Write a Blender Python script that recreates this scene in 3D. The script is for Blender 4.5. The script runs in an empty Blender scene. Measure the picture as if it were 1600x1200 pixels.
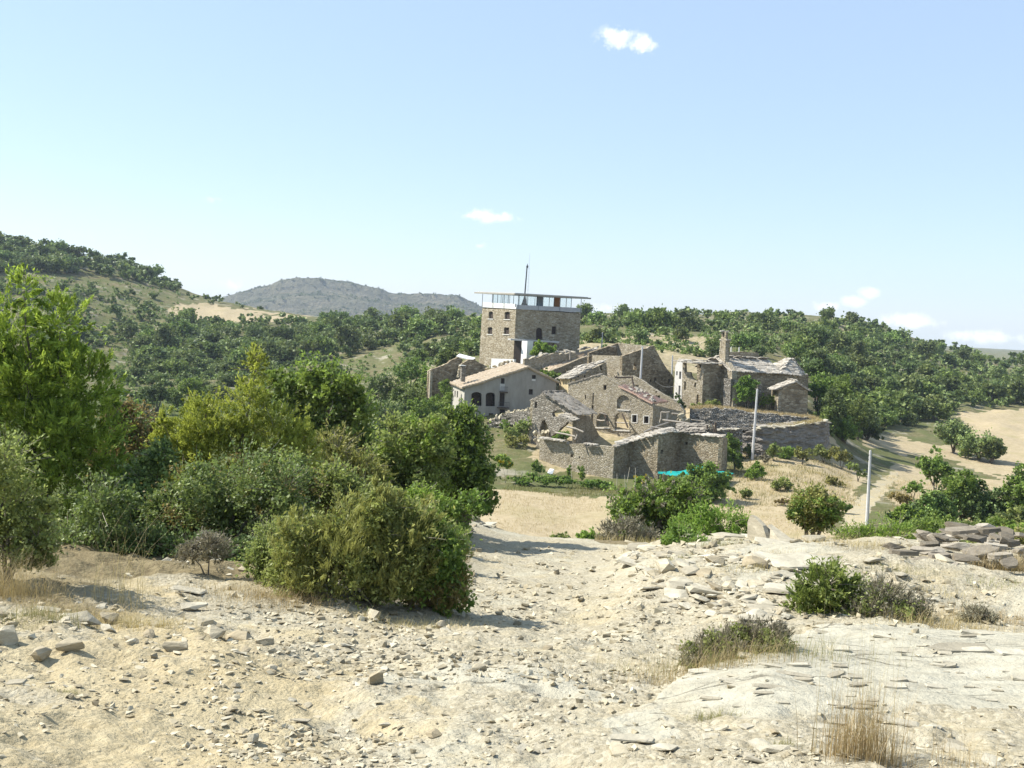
import bpy, bmesh, math, random
import numpy as np
from mathutils import Vector, Matrix
from mathutils.geometry import delaunay_2d_cdt

R = math.radians
sc = bpy.context.scene
COL = sc.collection
rng = np.random.default_rng(7)
random.seed(7)

# ------------------------------------------------------------------ camera
F = 1600.0
PITCH, ROLL = R(4.5), R(3.0)
cp, sp, ca, sa = math.cos(PITCH), math.sin(PITCH), math.cos(ROLL), math.sin(ROLL)
FW = np.array([0, cp, -sp]); UU = np.array([0, sp, cp]); XX = np.array([1.0, 0, 0])
RT = ca * XX + sa * UU
UP = -sa * XX + ca * UU
cam_d = bpy.data.cameras.new('camera'); cam_d.lens = 36.0; cam_d.sensor_width = 36.0
cam_d.clip_start = 0.1; cam_d.clip_end = 20000
cam = bpy.data.objects.new('camera', cam_d); COL.objects.link(cam)
cam.matrix_world = Matrix(((RT[0], UP[0], -FW[0], 0), (RT[1], UP[1], -FW[1], 0), (RT[2], UP[2], -FW[2], 0), (0, 0, 0, 1)))
sc.camera = cam

# ------------------------------------------------------------------ world, sun, exposure
SUN_AZ, SUN_EL = -80.0, 45.0
world = bpy.data.worlds.new('World'); sc.world = world; world.use_nodes = True
wn = world.node_tree
bg = wn.nodes['Background']; bg.inputs[1].default_value = 0.12
sky = wn.nodes.new('ShaderNodeTexSky'); sky.sky_type = 'NISHITA'; sky.sun_disc = False
sky.sun_elevation = R(SUN_EL); sky.sun_rotation = R(SUN_AZ)
sky.air_density = 1.0; sky.dust_density = 0.3; sky.ozone_density = 1.5; sky.altitude = 600
sun_d = bpy.data.lights.new('sun', 'SUN'); sun_d.energy = 4.8; sun_d.angle = R(0.5); sun_d.color = (1, 0.95, 0.86)
sun = bpy.data.objects.new('sun', sun_d); COL.objects.link(sun)
sdir = Vector((math.sin(R(SUN_AZ)) * math.cos(R(SUN_EL)), math.cos(R(SUN_AZ)) * math.cos(R(SUN_EL)), math.sin(R(SUN_EL))))
sun.rotation_euler = (-sdir).to_track_quat('-Z', 'Y').to_euler()
sc.view_settings.view_transform = 'Standard'; sc.view_settings.look = 'None'
sc.view_settings.gamma = 1; sc.view_settings.exposure = 0.9
sc.render.engine = 'CYCLES'
sc.cycles.max_bounces = 6; sc.cycles.diffuse_bounces = 3; sc.cycles.transmission_bounces = 6
sc.cycles.transparent_max_bounces = 8; sc.cycles.volume_bounces = 0
sc.cycles.use_denoising = True
world.cycles.sampling_method = 'MANUAL'; world.cycles.sample_map_resolution = 256

# ------------------------------------------------------------------ pixel geometry (photo is 1600 x 1200)
def ray(px, py):
    px = np.asarray(px, float); py = np.asarray(py, float)
    u = (px - 800) / F; v = -(py - 600) / F
    return FW + u[..., None] * RT + v[..., None] * UP
def at(px, py, d):
    r = ray(px, py)
    return r * (np.asarray(d, float) / r[..., 1])[..., None]
def V3(px, py, d): return at(px, py, d)

# clouds: small soft wisps in the sky itself
def cloud_nodes():
    L = wn.links; N = wn.nodes
    def vm(op, a, b=None, c=None):
        n = N.new('ShaderNodeVectorMath'); n.operation = op
        for i, v in enumerate((a, b, c)):
            if v is None: continue
            if isinstance(v, tuple): n.inputs[i].default_value = v
            else: L.new(v, n.inputs[i])
        return n
    def mt(op, a, b=0.0, c=None, clamp=False):
        n = N.new('ShaderNodeMath'); n.operation = op; n.use_clamp = clamp
        for i, v in enumerate((a, b, c)):
            if v is None: continue
            if isinstance(v, (int, float)): n.inputs[i].default_value = v
            else: L.new(v, n.inputs[i])
        return n.outputs[0]
    tc = N.new('ShaderNodeTexCoord'); dirn = tc.outputs['Generated']
    sx = N.new('ShaderNodeSeparateXYZ'); L.new(dirn, sx.inputs[0])
    yy = mt('MAXIMUM', sx.outputs[1], .05)
    cb = N.new('ShaderNodeCombineXYZ'); L.new(mt('DIVIDE', sx.outputs[0], yy), cb.inputs[0]); L.new(mt('DIVIDE', sx.outputs[2], yy), cb.inputs[1])
    nz = N.new('ShaderNodeTexNoise'); nz.inputs['Scale'].default_value = 48; nz.inputs['Detail'].default_value = 4; nz.inputs['Roughness'].default_value = .66
    L.new(cb.outputs[0], nz.inputs['Vector'])
    total = None
    for px, py, w, h, a in [(965, 62, 44, 28, .95), (1000, 70, 38, 22, .95), (762, 337, 66, 15, .9), (748, 384, 16, 10, .6), (340, 311, 34, 9, .45),
                            (1333, 470, 28, 16, 1.3), (1354, 458, 28, 13, 1.3), (1290, 480, 36, 14, 1.2), (1425, 502, 70, 18, 1.2), (1545, 526, 100, 16, .8),
                            (955, 482, 60, 14, .7), (375, 446, 44, 15, .6)]:
        c = ray(px, py); c = c / c[1]
        q = vm('MULTIPLY_ADD', cb.outputs[0], (F / w, F / h, 0.0), (float(-c[0] * F / w), float(-c[2] * F / h), 0.0))
        l = vm('LENGTH', q.outputs[0]).outputs['Value']
        v = mt('MULTIPLY_ADD', l, -a, a)
        total = v if total is None else mt('MAXIMUM', total, v)
    total = mt('MAXIMUM', total, 0.0)
    k = mt('MULTIPLY_ADD', total, 1.15, mt('MULTIPLY_ADD', nz.outputs['Fac'], 3.2, -1.85))
    k = mt('MULTIPLY', mt('MULTIPLY', k, 1.25, clamp=True), mt('MULTIPLY', total, 2.2, clamp=True), clamp=True)
    mx = N.new('ShaderNodeMix'); mx.data_type = 'RGBA'
    hz = N.new('ShaderNodeMix'); hz.data_type = 'RGBA'; hz.inputs[0].default_value = .62; L.new(sky.outputs[0], hz.inputs[6]); hz.inputs[7].default_value = (2.62, 3.4, 4.45, 1)
    L.new(k, mx.inputs[0]); L.new(hz.outputs[2], mx.inputs[6]); mx.inputs[7].default_value = (6.0, 6.1, 6.2, 1)
    L.new(mx.outputs[2], bg.inputs[0])
cloud_nodes()

# ------------------------------------------------------------------ noise
def _h(ix, iy, s):
    n = (ix.astype(np.int64) * 374761393 + iy.astype(np.int64) * 668265263 + s * 1442695041) & 0x7fffffff
    n = ((n ^ (n >> 13)) * 1274126177) & 0x7fffffff
    n = n ^ (n >> 16)
    return (n & 0xffffff) / float(0xffffff) * 2 - 1
def vn(x, y, s=0):
    x = np.asarray(x, float); y = np.asarray(y, float)
    ix = np.floor(x); iy = np.floor(y); fx = x - ix; fy = y - iy
    fx = fx * fx * (3 - 2 * fx); fy = fy * fy * (3 - 2 * fy)
    a = _h(ix, iy, s); b = _h(ix + 1, iy, s); c = _h(ix, iy + 1, s); d = _h(ix + 1, iy + 1, s)
    return (a + (b - a) * fx) * (1 - fy) + (c + (d - c) * fx) * fy
def fbm(x, y, s=0, o=4, g=.5):
    r = 0; a = 1
    for i in range(o):
        r = r + a * vn(x * 2 ** i + 13.7 * i, y * 2 ** i - 7.1 * i, s + i); a *= g
    return r
def sstep(a, b, x):
    t = np.clip((x - a) / (b - a), 0, 1); return t * t * (3 - 2 * t)

# ------------------------------------------------------------------ terrain profile: for each column of the view, (distance, image row)
NEAR = [(1.6, 2150), (3.4, 1420)]
COLS = {
 0: [(1.6, 2150), (3.2, 1400), (4.7, 1200), (7.5, 1040), (10, 952), (11.5, 908), (14, 896), (20, 875), (34, 850), (50, 830), (70, 800), (120, 715), (200, 620), (300, 545), (380, 475), (450, 412), (500, 386), (540, 374), (650, 400), (900, 440)],
 100: [(1.6, 2150), (3.2, 1400), (5.0, 1200), (7.7, 1040), (10, 960), (11.8, 912), (14, 896), (20, 872), (34, 850), (50, 830), (70, 800), (120, 720), (200, 632), (300, 553), (380, 490), (440, 440), (500, 406), (540, 394), (650, 420), (900, 455)],
 200: NEAR + [(5.2, 1200), (8, 1040), (10, 970), (12, 920), (14, 898), (20, 872), (34, 850), (50, 830), (70, 800), (120, 727), (200, 650), (260, 602), (330, 548), (380, 512), (430, 474), (480, 438), (530, 418), (650, 440), (900, 470)],
 300: NEAR + [(5.5, 1200), (8, 1050), (10, 978), (12.3, 923), (15, 896), (22, 866), (36, 850), (60, 815), (120, 730), (200, 655), (260, 604), (330, 560), (380, 526), (430, 497), (480, 470), (520, 458), (650, 475), (900, 490)],
 400: NEAR + [(5.7, 1200), (8, 1060), (10, 985), (12.5, 925), (16, 893), (25, 862), (38, 850), (70, 800), (120, 735), (200, 660), (260, 607), (330, 562), (380, 532), (430, 505), (470, 488), (520, 483), (650, 500), (900, 510)],
 500: NEAR + [(5.7, 1200), (8, 1062), (10, 990), (12.8, 930), (17, 894), (25, 865), (36, 850), (60, 820), (110, 755), (180, 675), (240, 610), (330, 556), (400, 520), (470, 503), (520, 500), (650, 505), (900, 513)],
 600: NEAR + [(5.7, 1200), (8, 1065), (10, 995), (13, 937), (18, 897), (25, 868), (34, 848), (50, 870), (70, 855), (100, 790), (140, 725), (180, 680), (220, 632), (260, 592), (330, 552), (400, 518), (480, 504), (520, 502), (650, 510), (900, 515)],
 720: NEAR + [(5.7, 1200), (8, 1070), (10, 1003), (14, 926), (20, 872), (26, 838), (32, 802), (36, 797), (50, 860), (70, 878), (88, 852), (97, 815), (110, 770), (122, 742), (140, 695), (155, 664), (170, 618), (188, 577), (220, 562), (260, 547), (330, 522), (420, 502), (480, 497), (650, 510), (900, 518)],
 800: NEAR + [(5.7, 1200), (8, 1072), (10, 1006), (14, 929), (20, 878), (27, 847), (31, 834), (34, 835), (50, 890), (70, 890), (88, 855), (97, 815), (110, 772), (121, 748), (140, 692), (155, 660), (170, 612), (188, 570), (220, 555), (260, 545), (330, 522), (420, 500), (480, 495), (650, 510), (900, 518)],
 900: NEAR + [(5.7, 1200), (8, 1075), (10, 1010), (14, 932), (20, 882), (27, 850), (31, 840), (34, 842), (46, 905), (70, 895), (85, 862), (92, 848), (110, 780), (118, 762), (126, 751), (140, 700), (155, 655), (170, 610), (188, 560), (205, 548), (240, 545), (300, 525), (400, 500), (480, 494), (520, 493), (650, 505), (900, 520)],
 1050: NEAR + [(5.5, 1200), (7.5, 1090), (10, 1010), (14, 935), (20, 887), (27, 860), (33, 850), (46, 900), (70, 890), (85, 860), (95, 835), (105, 795), (115, 765), (125, 752), (140, 708), (155, 652), (175, 610), (200, 572), (240, 548), (300, 526), (400, 502), (520, 492), (650, 510), (900, 530)],
 1120: NEAR + [(5.4, 1200), (7.3, 1090), (9.6, 1010), (14, 933), (20, 885), (27, 860), (33, 850), (46, 895), (70, 885), (85, 855), (95, 832), (107, 795), (120, 757), (130, 738), (140, 722), (147, 700), (151.5, 648), (158, 634), (175, 615), (200, 580), (240, 555), (300, 530), (400, 504), (520, 490), (650, 510), (900, 530)],
 1200: NEAR + [(5.3, 1200), (7, 1090), (9, 1010), (10.5, 983), (14, 930), (20, 884), (27, 860), (33, 850), (46, 890), (70, 880), (85, 850), (95, 830), (108, 795), (122, 755), (135, 728), (143, 713), (149, 700), (152, 648), (158, 634), (170, 626), (200, 605), (240, 570), (300, 540), (400, 510), (500, 493), (540, 489), (650, 510), (900, 540)],
 1270: NEAR + [(5.2, 1200), (7, 1095), (9, 1015), (10.5, 984), (14, 930), (20, 884), (27, 860), (33, 850), (46, 885), (70, 875), (85, 848), (95, 828), (108, 798), (125, 752), (137, 728), (145, 712), (149.5, 703), (152, 655), (158, 642), (170, 635), (200, 612), (240, 580), (300, 548), (400, 515), (500, 497), (540, 494), (650, 510), (900, 545)],
 1310: NEAR + [(5.2, 1200), (7, 1098), (9, 1018), (10.5, 985), (14, 931), (20, 885), (27, 860), (34, 851), (46, 882), (70, 870), (85, 846), (95, 827), (107, 800), (130, 755), (147, 725), (156, 700), (170, 682), (190, 665), (220, 640), (250, 610), (300, 570), (350, 545), (450, 512), (540, 498), (650, 512), (900, 548)],
 1370: NEAR + [(5.2, 1200), (7, 1100), (9, 1022), (10.5, 987), (14, 934), (20, 887), (27, 860), (34, 852), (46, 880), (70, 868), (85, 845), (95, 827), (107, 803), (130, 762), (150, 740), (160, 728), (175, 705), (190, 692), (220, 672), (250, 648), (300, 602), (350, 568), (450, 525), (540, 508), (650, 520), (900, 550)],
 1500: NEAR + [(5.2, 1200), (7, 1105), (9, 1032), (10.5, 997), (14, 945), (20, 895), (27, 868), (36, 857), (50, 880), (70, 865), (90, 832), (110, 806), (140, 772), (170, 738), (190, 716), (220, 684), (250, 658), (275, 642), (330, 612), (420, 578), (520, 556), (650, 560), (900, 565)],
 1650: NEAR + [(5.2, 1200), (7, 1108), (9, 1036), (10.5, 1003), (14, 950), (20, 902), (27, 875), (36, 860), (50, 880), (70, 866), (90, 836), (110, 812), (140, 780), (170, 752), (200, 718), (240, 678), (275, 650), (330, 625), (420, 598), (520, 580), (650, 582), (900, 582)],
}
COLS[-400] = COLS[0]; COLS[-1500] = COLS[0]; COLS[2000] = COLS[1650]; COLS[3100] = COLS[1650]
_pxs = np.array(sorted(COLS)); LD0, LD1, NLD = math.log(1.6), math.log(900), 420
_ld = np.linspace(LD0, LD1, NLD)
_tab = []
for c in _pxs:
    a = np.array(COLS[c]); q = np.interp(_ld, np.log(a[:, 0]), a[:, 1])
    k = np.array([1, 2, 3, 2, 1.]) / 9
    q2 = np.convolve(np.pad(q, 2, mode='edge'), k, 'valid'); q2[:4] = q[:4]; _tab.append(q2)
_tab = np.array(_tab)
_dpx = np.arange(-1500, 3101, 10.0)
_T = np.array([np.interp(_dpx, _pxs, _tab[:, j]) for j in range(NLD)]).T
_k = np.exp(-np.arange(-4, 5) ** 2 / 8.0); _k /= _k.sum()
_T = np.apply_along_axis(lambda q: np.convolve(np.pad(q, 4, mode='edge'), _k, 'valid'), 0, _T)
def PY(px, d):
    a = np.clip((np.asarray(px, float) + 1500) / 10, 0, len(_dpx) - 1.001)
    b = np.clip((np.log(np.maximum(d, 1.6)) - LD0) / (LD1 - LD0) * (NLD - 1), 0, NLD - 1.001)
    i = a.astype(int); j = b.astype(int); fa = a - i; fb = b - j
    return (_T[i, j] * (1 - fa) + _T[i + 1, j] * fa) * (1 - fb) + (_T[i, j + 1] * (1 - fa) + _T[i + 1, j + 1] * fa) * fb
def inpoly(x, y, P):
    x = np.asarray(x, float); y = np.asarray(y, float); r = np.zeros(np.broadcast(x, y).shape, bool)
    n = len(P)
    for i in range(n):
        x0, y0 = P[i]; x1, y1 = P[(i + 1) % n]
        if y0 == y1: continue
        c = ((y0 > y) != (y1 > y)) & (x < (x1 - x0) * (y - y0) / (y1 - y0) + x0)
        r ^= c
    return r
SLAB = [(985, 1118), (1040, 1082), (1090, 1050), (1150, 1022), (1210, 996), (1260, 986), (1420, 990), (1620, 992), (1800, 1000), (1800, 1110), (1620, 1098), (1400, 1105), (1260, 1118), (1180, 1125), (1120, 1150), (1050, 1150)]
def px_of(x, y):
    t = x / y; v = np.full(np.shape(x), -(800 - 600) / F)
    for _ in range(4):
        u = (t * (FW[1] + UP[1] * v) - UP[0] * v) / (RT[0] - t * RT[1])
        px = 800 + u * F
        v = -(PY(px, y) - 600) / F
    return px
def detail(x, y, px, d, py):
    near = 1 - sstep(25, 45, d)
    slab = slabmask(x, y, px, d, py)
    z = near * (0.05 * fbm(x * .9, y * .9, 3, 3) + .045 * (.5 - np.abs(fbm(x * 2.2, y * 2.2, 19, 3))) + 0.02 * fbm(x * 6, y * 6, 9, 3)) * (1 - .8 * slab)
    bank = near * sstep(520, 250, px) * sstep(7, 9, d)
    z = z + bank * .07 * fbm(x * 1.7, y * 1.7, 21, 4)
    z = z + (.42 + .12 * fbm(x * .5, y * .5, 81, 2)) * sstep(945, 1075, px) * sstep(12.2, 16, d) * (1 - sstep(24, 31, d)) * (1 - slab) + near * .3 * sstep(770, 640, px) * sstep(11.8, 15, d)
    z = z - .16 * sstep(520, 640, px) * sstep(1000, 900, px) * sstep(9, 13, d) * (1 - sstep(24, 30, d)) - .05 * near * sstep(.0, .5, fbm(x * .45 + .2 * y, y * .12, 83, 2))
    led = fbm(x * .8 + 3, y * 1.6, 31, 3)
    z = z + slab * (.06 + .022 * np.floor(led * 4) / 4) * sstep(1135, 1060, py)
    z = z + sstep(40, 70, d) * (1 - sstep(86, 90, d) * (1 - sstep(112, 118, d))) * .15 * fbm(x * .35, y * .35, 12, 3)
    far = sstep(200, 260, d)
    z = z + far * (1.1 * fbm(x / 22, y / 22, 5, 4) + .9 * np.abs(fbm(x / 9, y / 14, 15, 2)))
    return z
def slabmask(x, y, px, d, py):
    jx = 10 * fbm(x * 2.3, y * 2.3, 41, 3); jy = 6 * fbm(x * 2.3, y * 2.3, 47, 3)
    return inpoly(px + jx, py + jy, SLAB).astype(float) * (d < 14) * sstep(1140, 1085, py + 3 * jy)
def G(x, y):
    x = np.asarray(x, float); y = np.maximum(np.asarray(y, float), 1.6)
    px = px_of(x, y); py = PY(px, y)
    r = at(px, py, y)
    return r[..., 2] + detail(x, y, px, y, py)
def ground_at(px, d):
    p = at(px, PY(np.asarray(float(px)), d), d); p[2] = float(G(p[0], p[1])); return p
def find_d(px, py, dmin, dmax):
    dd = np.geomspace(dmin, dmax, 160); q = PY(np.full(160, float(px)), dd)
    k = np.where(q <= py)[0]
    return None if len(k) == 0 else float(dd[k[0]])

# ------------------------------------------------------------------ materials
def new_mat(name):
    m = bpy.data.materials.new(name); m.use_nodes = True
    return m, m.node_tree, m.node_tree.nodes['Principled BSDF']
class NB:
    def __init__(s, nt): s.nt = nt; s.N = nt.nodes; s.L = nt.links
    def pos(s, scale=(1, 1, 1)):
        g = s.N.new('ShaderNodeNewGeometry'); m = s.N.new('ShaderNodeMapping'); m.inputs['Scale'].default_value = scale
        s.L.new(g.outputs['Position'], m.inputs['Vector']); return m.outputs[0]
    def objpos(s, scale=(1, 1, 1)):
        g = s.N.new('ShaderNodeTexCoord'); m = s.N.new('ShaderNodeMapping'); m.inputs['Scale'].default_value = scale
        s.L.new(g.outputs['Object'], m.inputs['Vector']); return m.outputs[0]
    def noise(s, vec, scale, detail=5, rough=.55):
        n = s.N.new('ShaderNodeTexNoise'); n.inputs['Scale'].default_value = scale; n.inputs['Detail'].default_value = detail; n.inputs['Roughness'].default_value = rough
        s.L.new(vec, n.inputs['Vector']); return n.outputs['Fac']
    def voro(s, vec, scale, feat='F1', out='Distance', rand=1.0):
        n = s.N.new('ShaderNodeTexVoronoi'); n.feature = feat; n.inputs['Scale'].default_value = scale; n.inputs['Randomness'].default_value = rand
        s.L.new(vec, n.inputs['Vector']); return n.outputs[out]
    def ramp(s, fac, stops):
        n = s.N.new('ShaderNodeValToRGB'); e = n.color_ramp.elements
        while len(e) < len(stops): e.new(.5)
        for i, (p, c) in enumerate(stops):
            e[i].position = p; e[i].color = (*c, 1) if len(c) == 3 else c
        s.L.new(fac, n.inputs[0]); return n.outputs[0]
    def mix(s, fac, a, b, mode='MIX'):
        n = s.N.new('ShaderNodeMix'); n.data_type = 'RGBA'; n.blend_type = mode
        if isinstance(fac, (int, float)): n.inputs[0].default_value = fac
        else: s.L.new(fac, n.inputs[0])
        for i, v in ((6, a), (7, b)):
            if isinstance(v, tuple): n.inputs[i].default_value = (*v, 1)
            else: s.L.new(v, n.inputs[i])
        return n.outputs[2]
    def math(s, op, a, b=0.0, c=None, clamp=False):
        n = s.N.new('ShaderNodeMath'); n.operation = op; n.use_clamp = clamp
        for i, v in enumerate((a, b, c)):
            if v is None: continue
            if isinstance(v, (int, float)): n.inputs[i].default_value = v
            else: s.L.new(v, n.inputs[i])
        return n.outputs[0]
    def bump(s, h, strength, dist, bsdf, prev=None):
        n = s.N.new('ShaderNodeBump'); n.inputs['Strength'].default_value = strength; n.inputs['Distance'].default_value = dist
        s.L.new(h, n.inputs['Height'])
        if prev is not None: s.L.new(prev, n.inputs['Normal'])
        if bsdf is not None: s.L.new(n.outputs[0], bsdf.inputs['Normal'])
        return n.outputs[0]
    def attr(s, name, out='Fac'):
        n = s.N.new('ShaderNodeAttribute'); n.attribute_name = name; return n.outputs[out]
def rough(b, r=.9, spec=.2):
    b.inputs['Roughness'].default_value = r; b.inputs['Specular IOR Level'].default_value = spec

def ground_material():
    m, nt, b = new_mat('ground_soil'); n = NB(nt); rough(b, .95, .1)
    p = n.pos()
    fine = n.noise(p, 9, 8, .7); mid = n.noise(p, 1.1, 6, .6); big = n.noise(p, .16, 5, .6); hug = n.noise(p, .035, 6, .65)
    z1 = n.N.new('ShaderNodeAttribute'); z1.attribute_name = 'zone'
    z2 = n.N.new('ShaderNodeAttribute'); z2.attribute_name = 'zonetwo'
    sep = n.N.new('ShaderNodeSeparateColor'); n.L.new(z1.outputs['Color'], sep.inputs[0])
    sep2 = n.N.new('ShaderNodeSeparateColor'); n.L.new(z2.outputs['Color'], sep2.inputs[0])
    straw, green, slab = sep.outputs[0], sep.outputs[1], sep.outputs[2]
    track, litter, yellow = sep2.outputs[0], sep2.outputs[1], sep2.outputs[2]
    def edge(mask, w=.9, nn=mid):
        e = n.math('MULTIPLY_ADD', nn, w, -w * .5); e = n.math('ADD', mask, e)
        return n.math('MULTIPLY_ADD', e, 4, -1.5, clamp=True)
    # dry hill soil with scrubby grass
    dry = n.ramp(mid, [(.25, (.085, .078, .038)), (.5, (.15, .13, .068)), (.72, (.25, .21, .125))])
    grn = n.ramp(fine, [(.3, (.055, .075, .022)), (.7, (.135, .15, .055))])
    soft = n.ramp(big, [(.36, (0, 0, 0)), (.58, (1, 1, 1))])
    c = n.mix(n.math('MULTIPLY', soft, .8), dry, grn)
    rk = n.ramp(n.noise(n.pos((.5, .5, 2.2)), .22, 6, .7), [(.55, (0, 0, 0)), (.63, (1, 1, 1))])
    c = n.mix(n.math('MULTIPLY', rk, .5), c, n.ramp(fine, [(.3, (.33, .29, .23)), (.7, (.5, .46, .39))]))
    c = n.mix(edge(green, .7, big), c, grn)
    st = n.ramp(n.math('MULTIPLY_ADD', fine, .5, n.math('MULTIPLY', mid, .5)), [(.3, (.25, .195, .115)), (.5, (.38, .31, .195)), (.7, (.45, .38, .255))])
    st = n.mix(n.math('MULTIPLY', n.ramp(big, [(.5, (0, 0, 0)), (.75, (1, 1, 1))]), .5), st, (.27, .24, .11))
    c = n.mix(edge(straw, .5), c, st)
    # near track: pale limestone dust and grit
    pebs = n.N.new('ShaderNodeSeparateColor'); n.L.new(n.voro(p, 26, 'F1', 'Color'), pebs.inputs[0]); peb = n.ramp(pebs.outputs[0], [(0, (0.201, 0.181, 0.132)), (.5, (0.364, 0.331, 0.252)), (1, (0.510, 0.481, 0.385))]); pebd = n.voro(p, 26, 'F1', 'Distance')
    tr = n.ramp(fine, [(.28, (0.254, 0.217, 0.141)), (.5, (0.364, 0.319, 0.217)), (.72, (0.447, 0.401, 0.295))])
    tr = n.mix(.45, tr, peb)
    tr = n.mix(n.math('MULTIPLY', n.ramp(mid, [(.48, (0, 0, 0)), (.66, (1, 1, 1))]), .7), tr, n.ramp(fine, [(.3, (0.327, 0.272, 0.162)), (.7, (0.447, 0.383, 0.243))]))
    pale = n.ramp(n.noise(n.pos((1, 1, 1)), .55, 7, .68), [(.54, (0, 0, 0)), (.60, (1, 1, 1))])
    tr = n.mix(n.math('MULTIPLY', pale, .75), tr, n.ramp(fine, [(.3, (0.364, 0.338, 0.252)), (.7, (0.474, 0.447, 0.346))]))
    c = n.mix(edge(track, .5), c, tr)
    ye = n.ramp(fine, [(.3, (0.347, 0.277, 0.150)), (.7, (0.474, 0.392, 0.231))])
    c = n.mix(n.math('MULTIPLY', edge(yellow, 1.6), .65), c, ye)
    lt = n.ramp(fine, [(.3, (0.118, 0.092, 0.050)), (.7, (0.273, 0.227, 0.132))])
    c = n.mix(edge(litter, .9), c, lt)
    # bedrock slab
    lay = n.noise(n.pos((1.1, 3.2, 8)), 1.4, 8, .62)
    sl = n.ramp(lay, [(.3, (0.308, 0.284, 0.217)), (.5, (0.393, 0.370, 0.287)), (.72, (0.444, 0.420, 0.334))])
    crack = n.voro(n.pos((.55, 1.5, 1)), 1.6, 'DISTANCE_TO_EDGE')
    crm = n.ramp(n.math('ADD', crack, n.math('MULTIPLY_ADD', fine, .12, -.06)), [(.0, (1, 1, 1)), (.018, (0, 0, 0))])
    crm = n.math('MULTIPLY', crm, n.ramp(mid, [(.5, (0, 0, 0)), (.58, (1, 1, 1))]))
    sl = n.mix(n.math('MULTIPLY', crm, .8), sl, (0.214, 0.190, 0.141))
    c = n.mix(slab, c, sl)
    n.L.new(c, b.inputs['Base Color'])
    rough_mask = n.math('MULTIPLY_ADD', slab, -.65, 1.0)
    h = n.math('MULTIPLY_ADD', n.math('SUBTRACT', 1, pebd), .35, fine)
    h = n.math('MULTIPLY', h, rough_mask)
    h = n.math('ADD', h, n.math('MULTIPLY', n.math('SUBTRACT', lay, crm), n.math('MULTIPLY', slab, .7)))
    k = n.bump(h, .9, .03, None)
    n.bump(n.noise(p, 1.0, 8, .7), .5, .35, b, k)
    return m

def stone_wall_material(name, cols, mortar, sx=2.6, sz=5.2, joint=.05, bumpd=.06, stain=.5):
    m, nt, b = new_mat(name); n = NB(nt); rough(b, .92, .12)
    wob = n.N.new('ShaderNodeVectorMath'); wob.operation = 'ADD'
    nz = n.N.new('ShaderNodeTexNoise'); nz.inputs['Scale'].default_value = 1.5; n.L.new(n.pos(), nz.inputs['Vector'])
    sc_ = n.N.new('ShaderNodeVectorMath'); sc_.operation = 'SCALE'; sc_.inputs['Scale'].default_value = .5; n.L.new(nz.outputs['Color'], sc_.inputs[0])
    n.L.new(n.pos((sx, sx, sz)), wob.inputs[0]); n.L.new(sc_.outputs[0], wob.inputs[1])
    v = wob.outputs[0]
    col = n.voro(v, 1, 'F1', 'Color'); de = n.voro(v, 1, 'DISTANCE_TO_EDGE')
    sp_ = n.N.new('ShaderNodeSeparateColor'); n.L.new(col, sp_.inputs[0])
    k = len(cols)
    c = n.ramp(sp_.outputs[0], [(i / (k - 1), cc) for i, cc in enumerate(cols)])
    c = n.mix(.4, c, n.ramp(n.noise(n.pos(), 14, 5, .7), [(.3, (.35, .35, .35)), (.7, (.75, .74, .72))]), 'OVERLAY')
    jm = n.ramp(de, [(joint * .5, (1, 1, 1)), (joint * 1.6, (0, 0, 0))])
    c = n.mix(n.math('MULTIPLY', jm, .75), c, mortar)
    st = n.ramp(n.noise(n.pos((.6, .6, .25)), .9, 6, .65), [(.35, (.62, .60, .57)), (.62, (1.08, 1.06, 1.02))])
    c = n.mix(stain, c, st, 'MULTIPLY')
    n.L.new(c, b.inputs['Base Color'])
    h = n.math('ADD', n.math('MINIMUM', n.math('MULTIPLY', de, 5), 1), n.math('MULTIPLY', sp_.outputs[1], .8))
    kk = n.bump(h, 1, bumpd, None)
    n.bump(n.noise(n.pos(), 8, 6, .7), .6, .05, b, kk)
    return m
def plain_material(name, c0, c1, scale=3, bump=.02, r=.9, stretch=(1, 1, 1), spec=.15, obj=False):
    m, nt, b = new_mat(name); n = NB(nt); rough(b, r, spec)
    p = n.objpos(stretch) if obj else n.pos(stretch)
    f = n.noise(p, scale, 7, .65)
    n.L.new(n.ramp(f, [(.3, c0), (.7, c1)]), b.inputs['Base Color'])
    if bump: n.bump(n.noise(p, scale * 3, 6, .7), .8, bump, b)
    return m
def piece_material(name, c0, c1, c2, scale=4, bump=.02, lay=False):
    """colour per piece from the object's random number, plus grain"""
    m, nt, b = new_mat(name); n = NB(nt); rough(b, .9, .15)
    oi = n.N.new('ShaderNodeObjectInfo')
    base = n.ramp(oi.outputs['Random'], [(0, c0), (.5, c1), (1, c2)])
    p = n.pos((1, 1, 3.5) if lay else (1, 1, 1))
    g = n.ramp(n.noise(p, scale, 8, .7), [(.3, (.62, .60, .57)), (.7, (1.12, 1.1, 1.07))])
    n.L.new(n.mix(1.0, base, g, 'MULTIPLY'), b.inputs['Base Color'])
    n.bump(n.noise(p, scale * 2.5, 7, .7), .9, bump, b)
    return m
def island_material(name, c0, c1, c2):
    m, nt, b = new_mat(name); n = NB(nt); rough(b, .92, .12)
    g = n.N.new('ShaderNodeNewGeometry')
    c = n.ramp(g.outputs['Random Per Island'], [(0, c0), (.5, c1), (1, c2)])
    c = n.mix(.6, c, n.ramp(n.noise(n.pos(), 22, 4, .6), [(.3, (.7, .69, .67)), (.7, (1.1, 1.1, 1.08))]), 'MULTIPLY')
    n.L.new(c, b.inputs['Base Color']); return m
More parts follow.
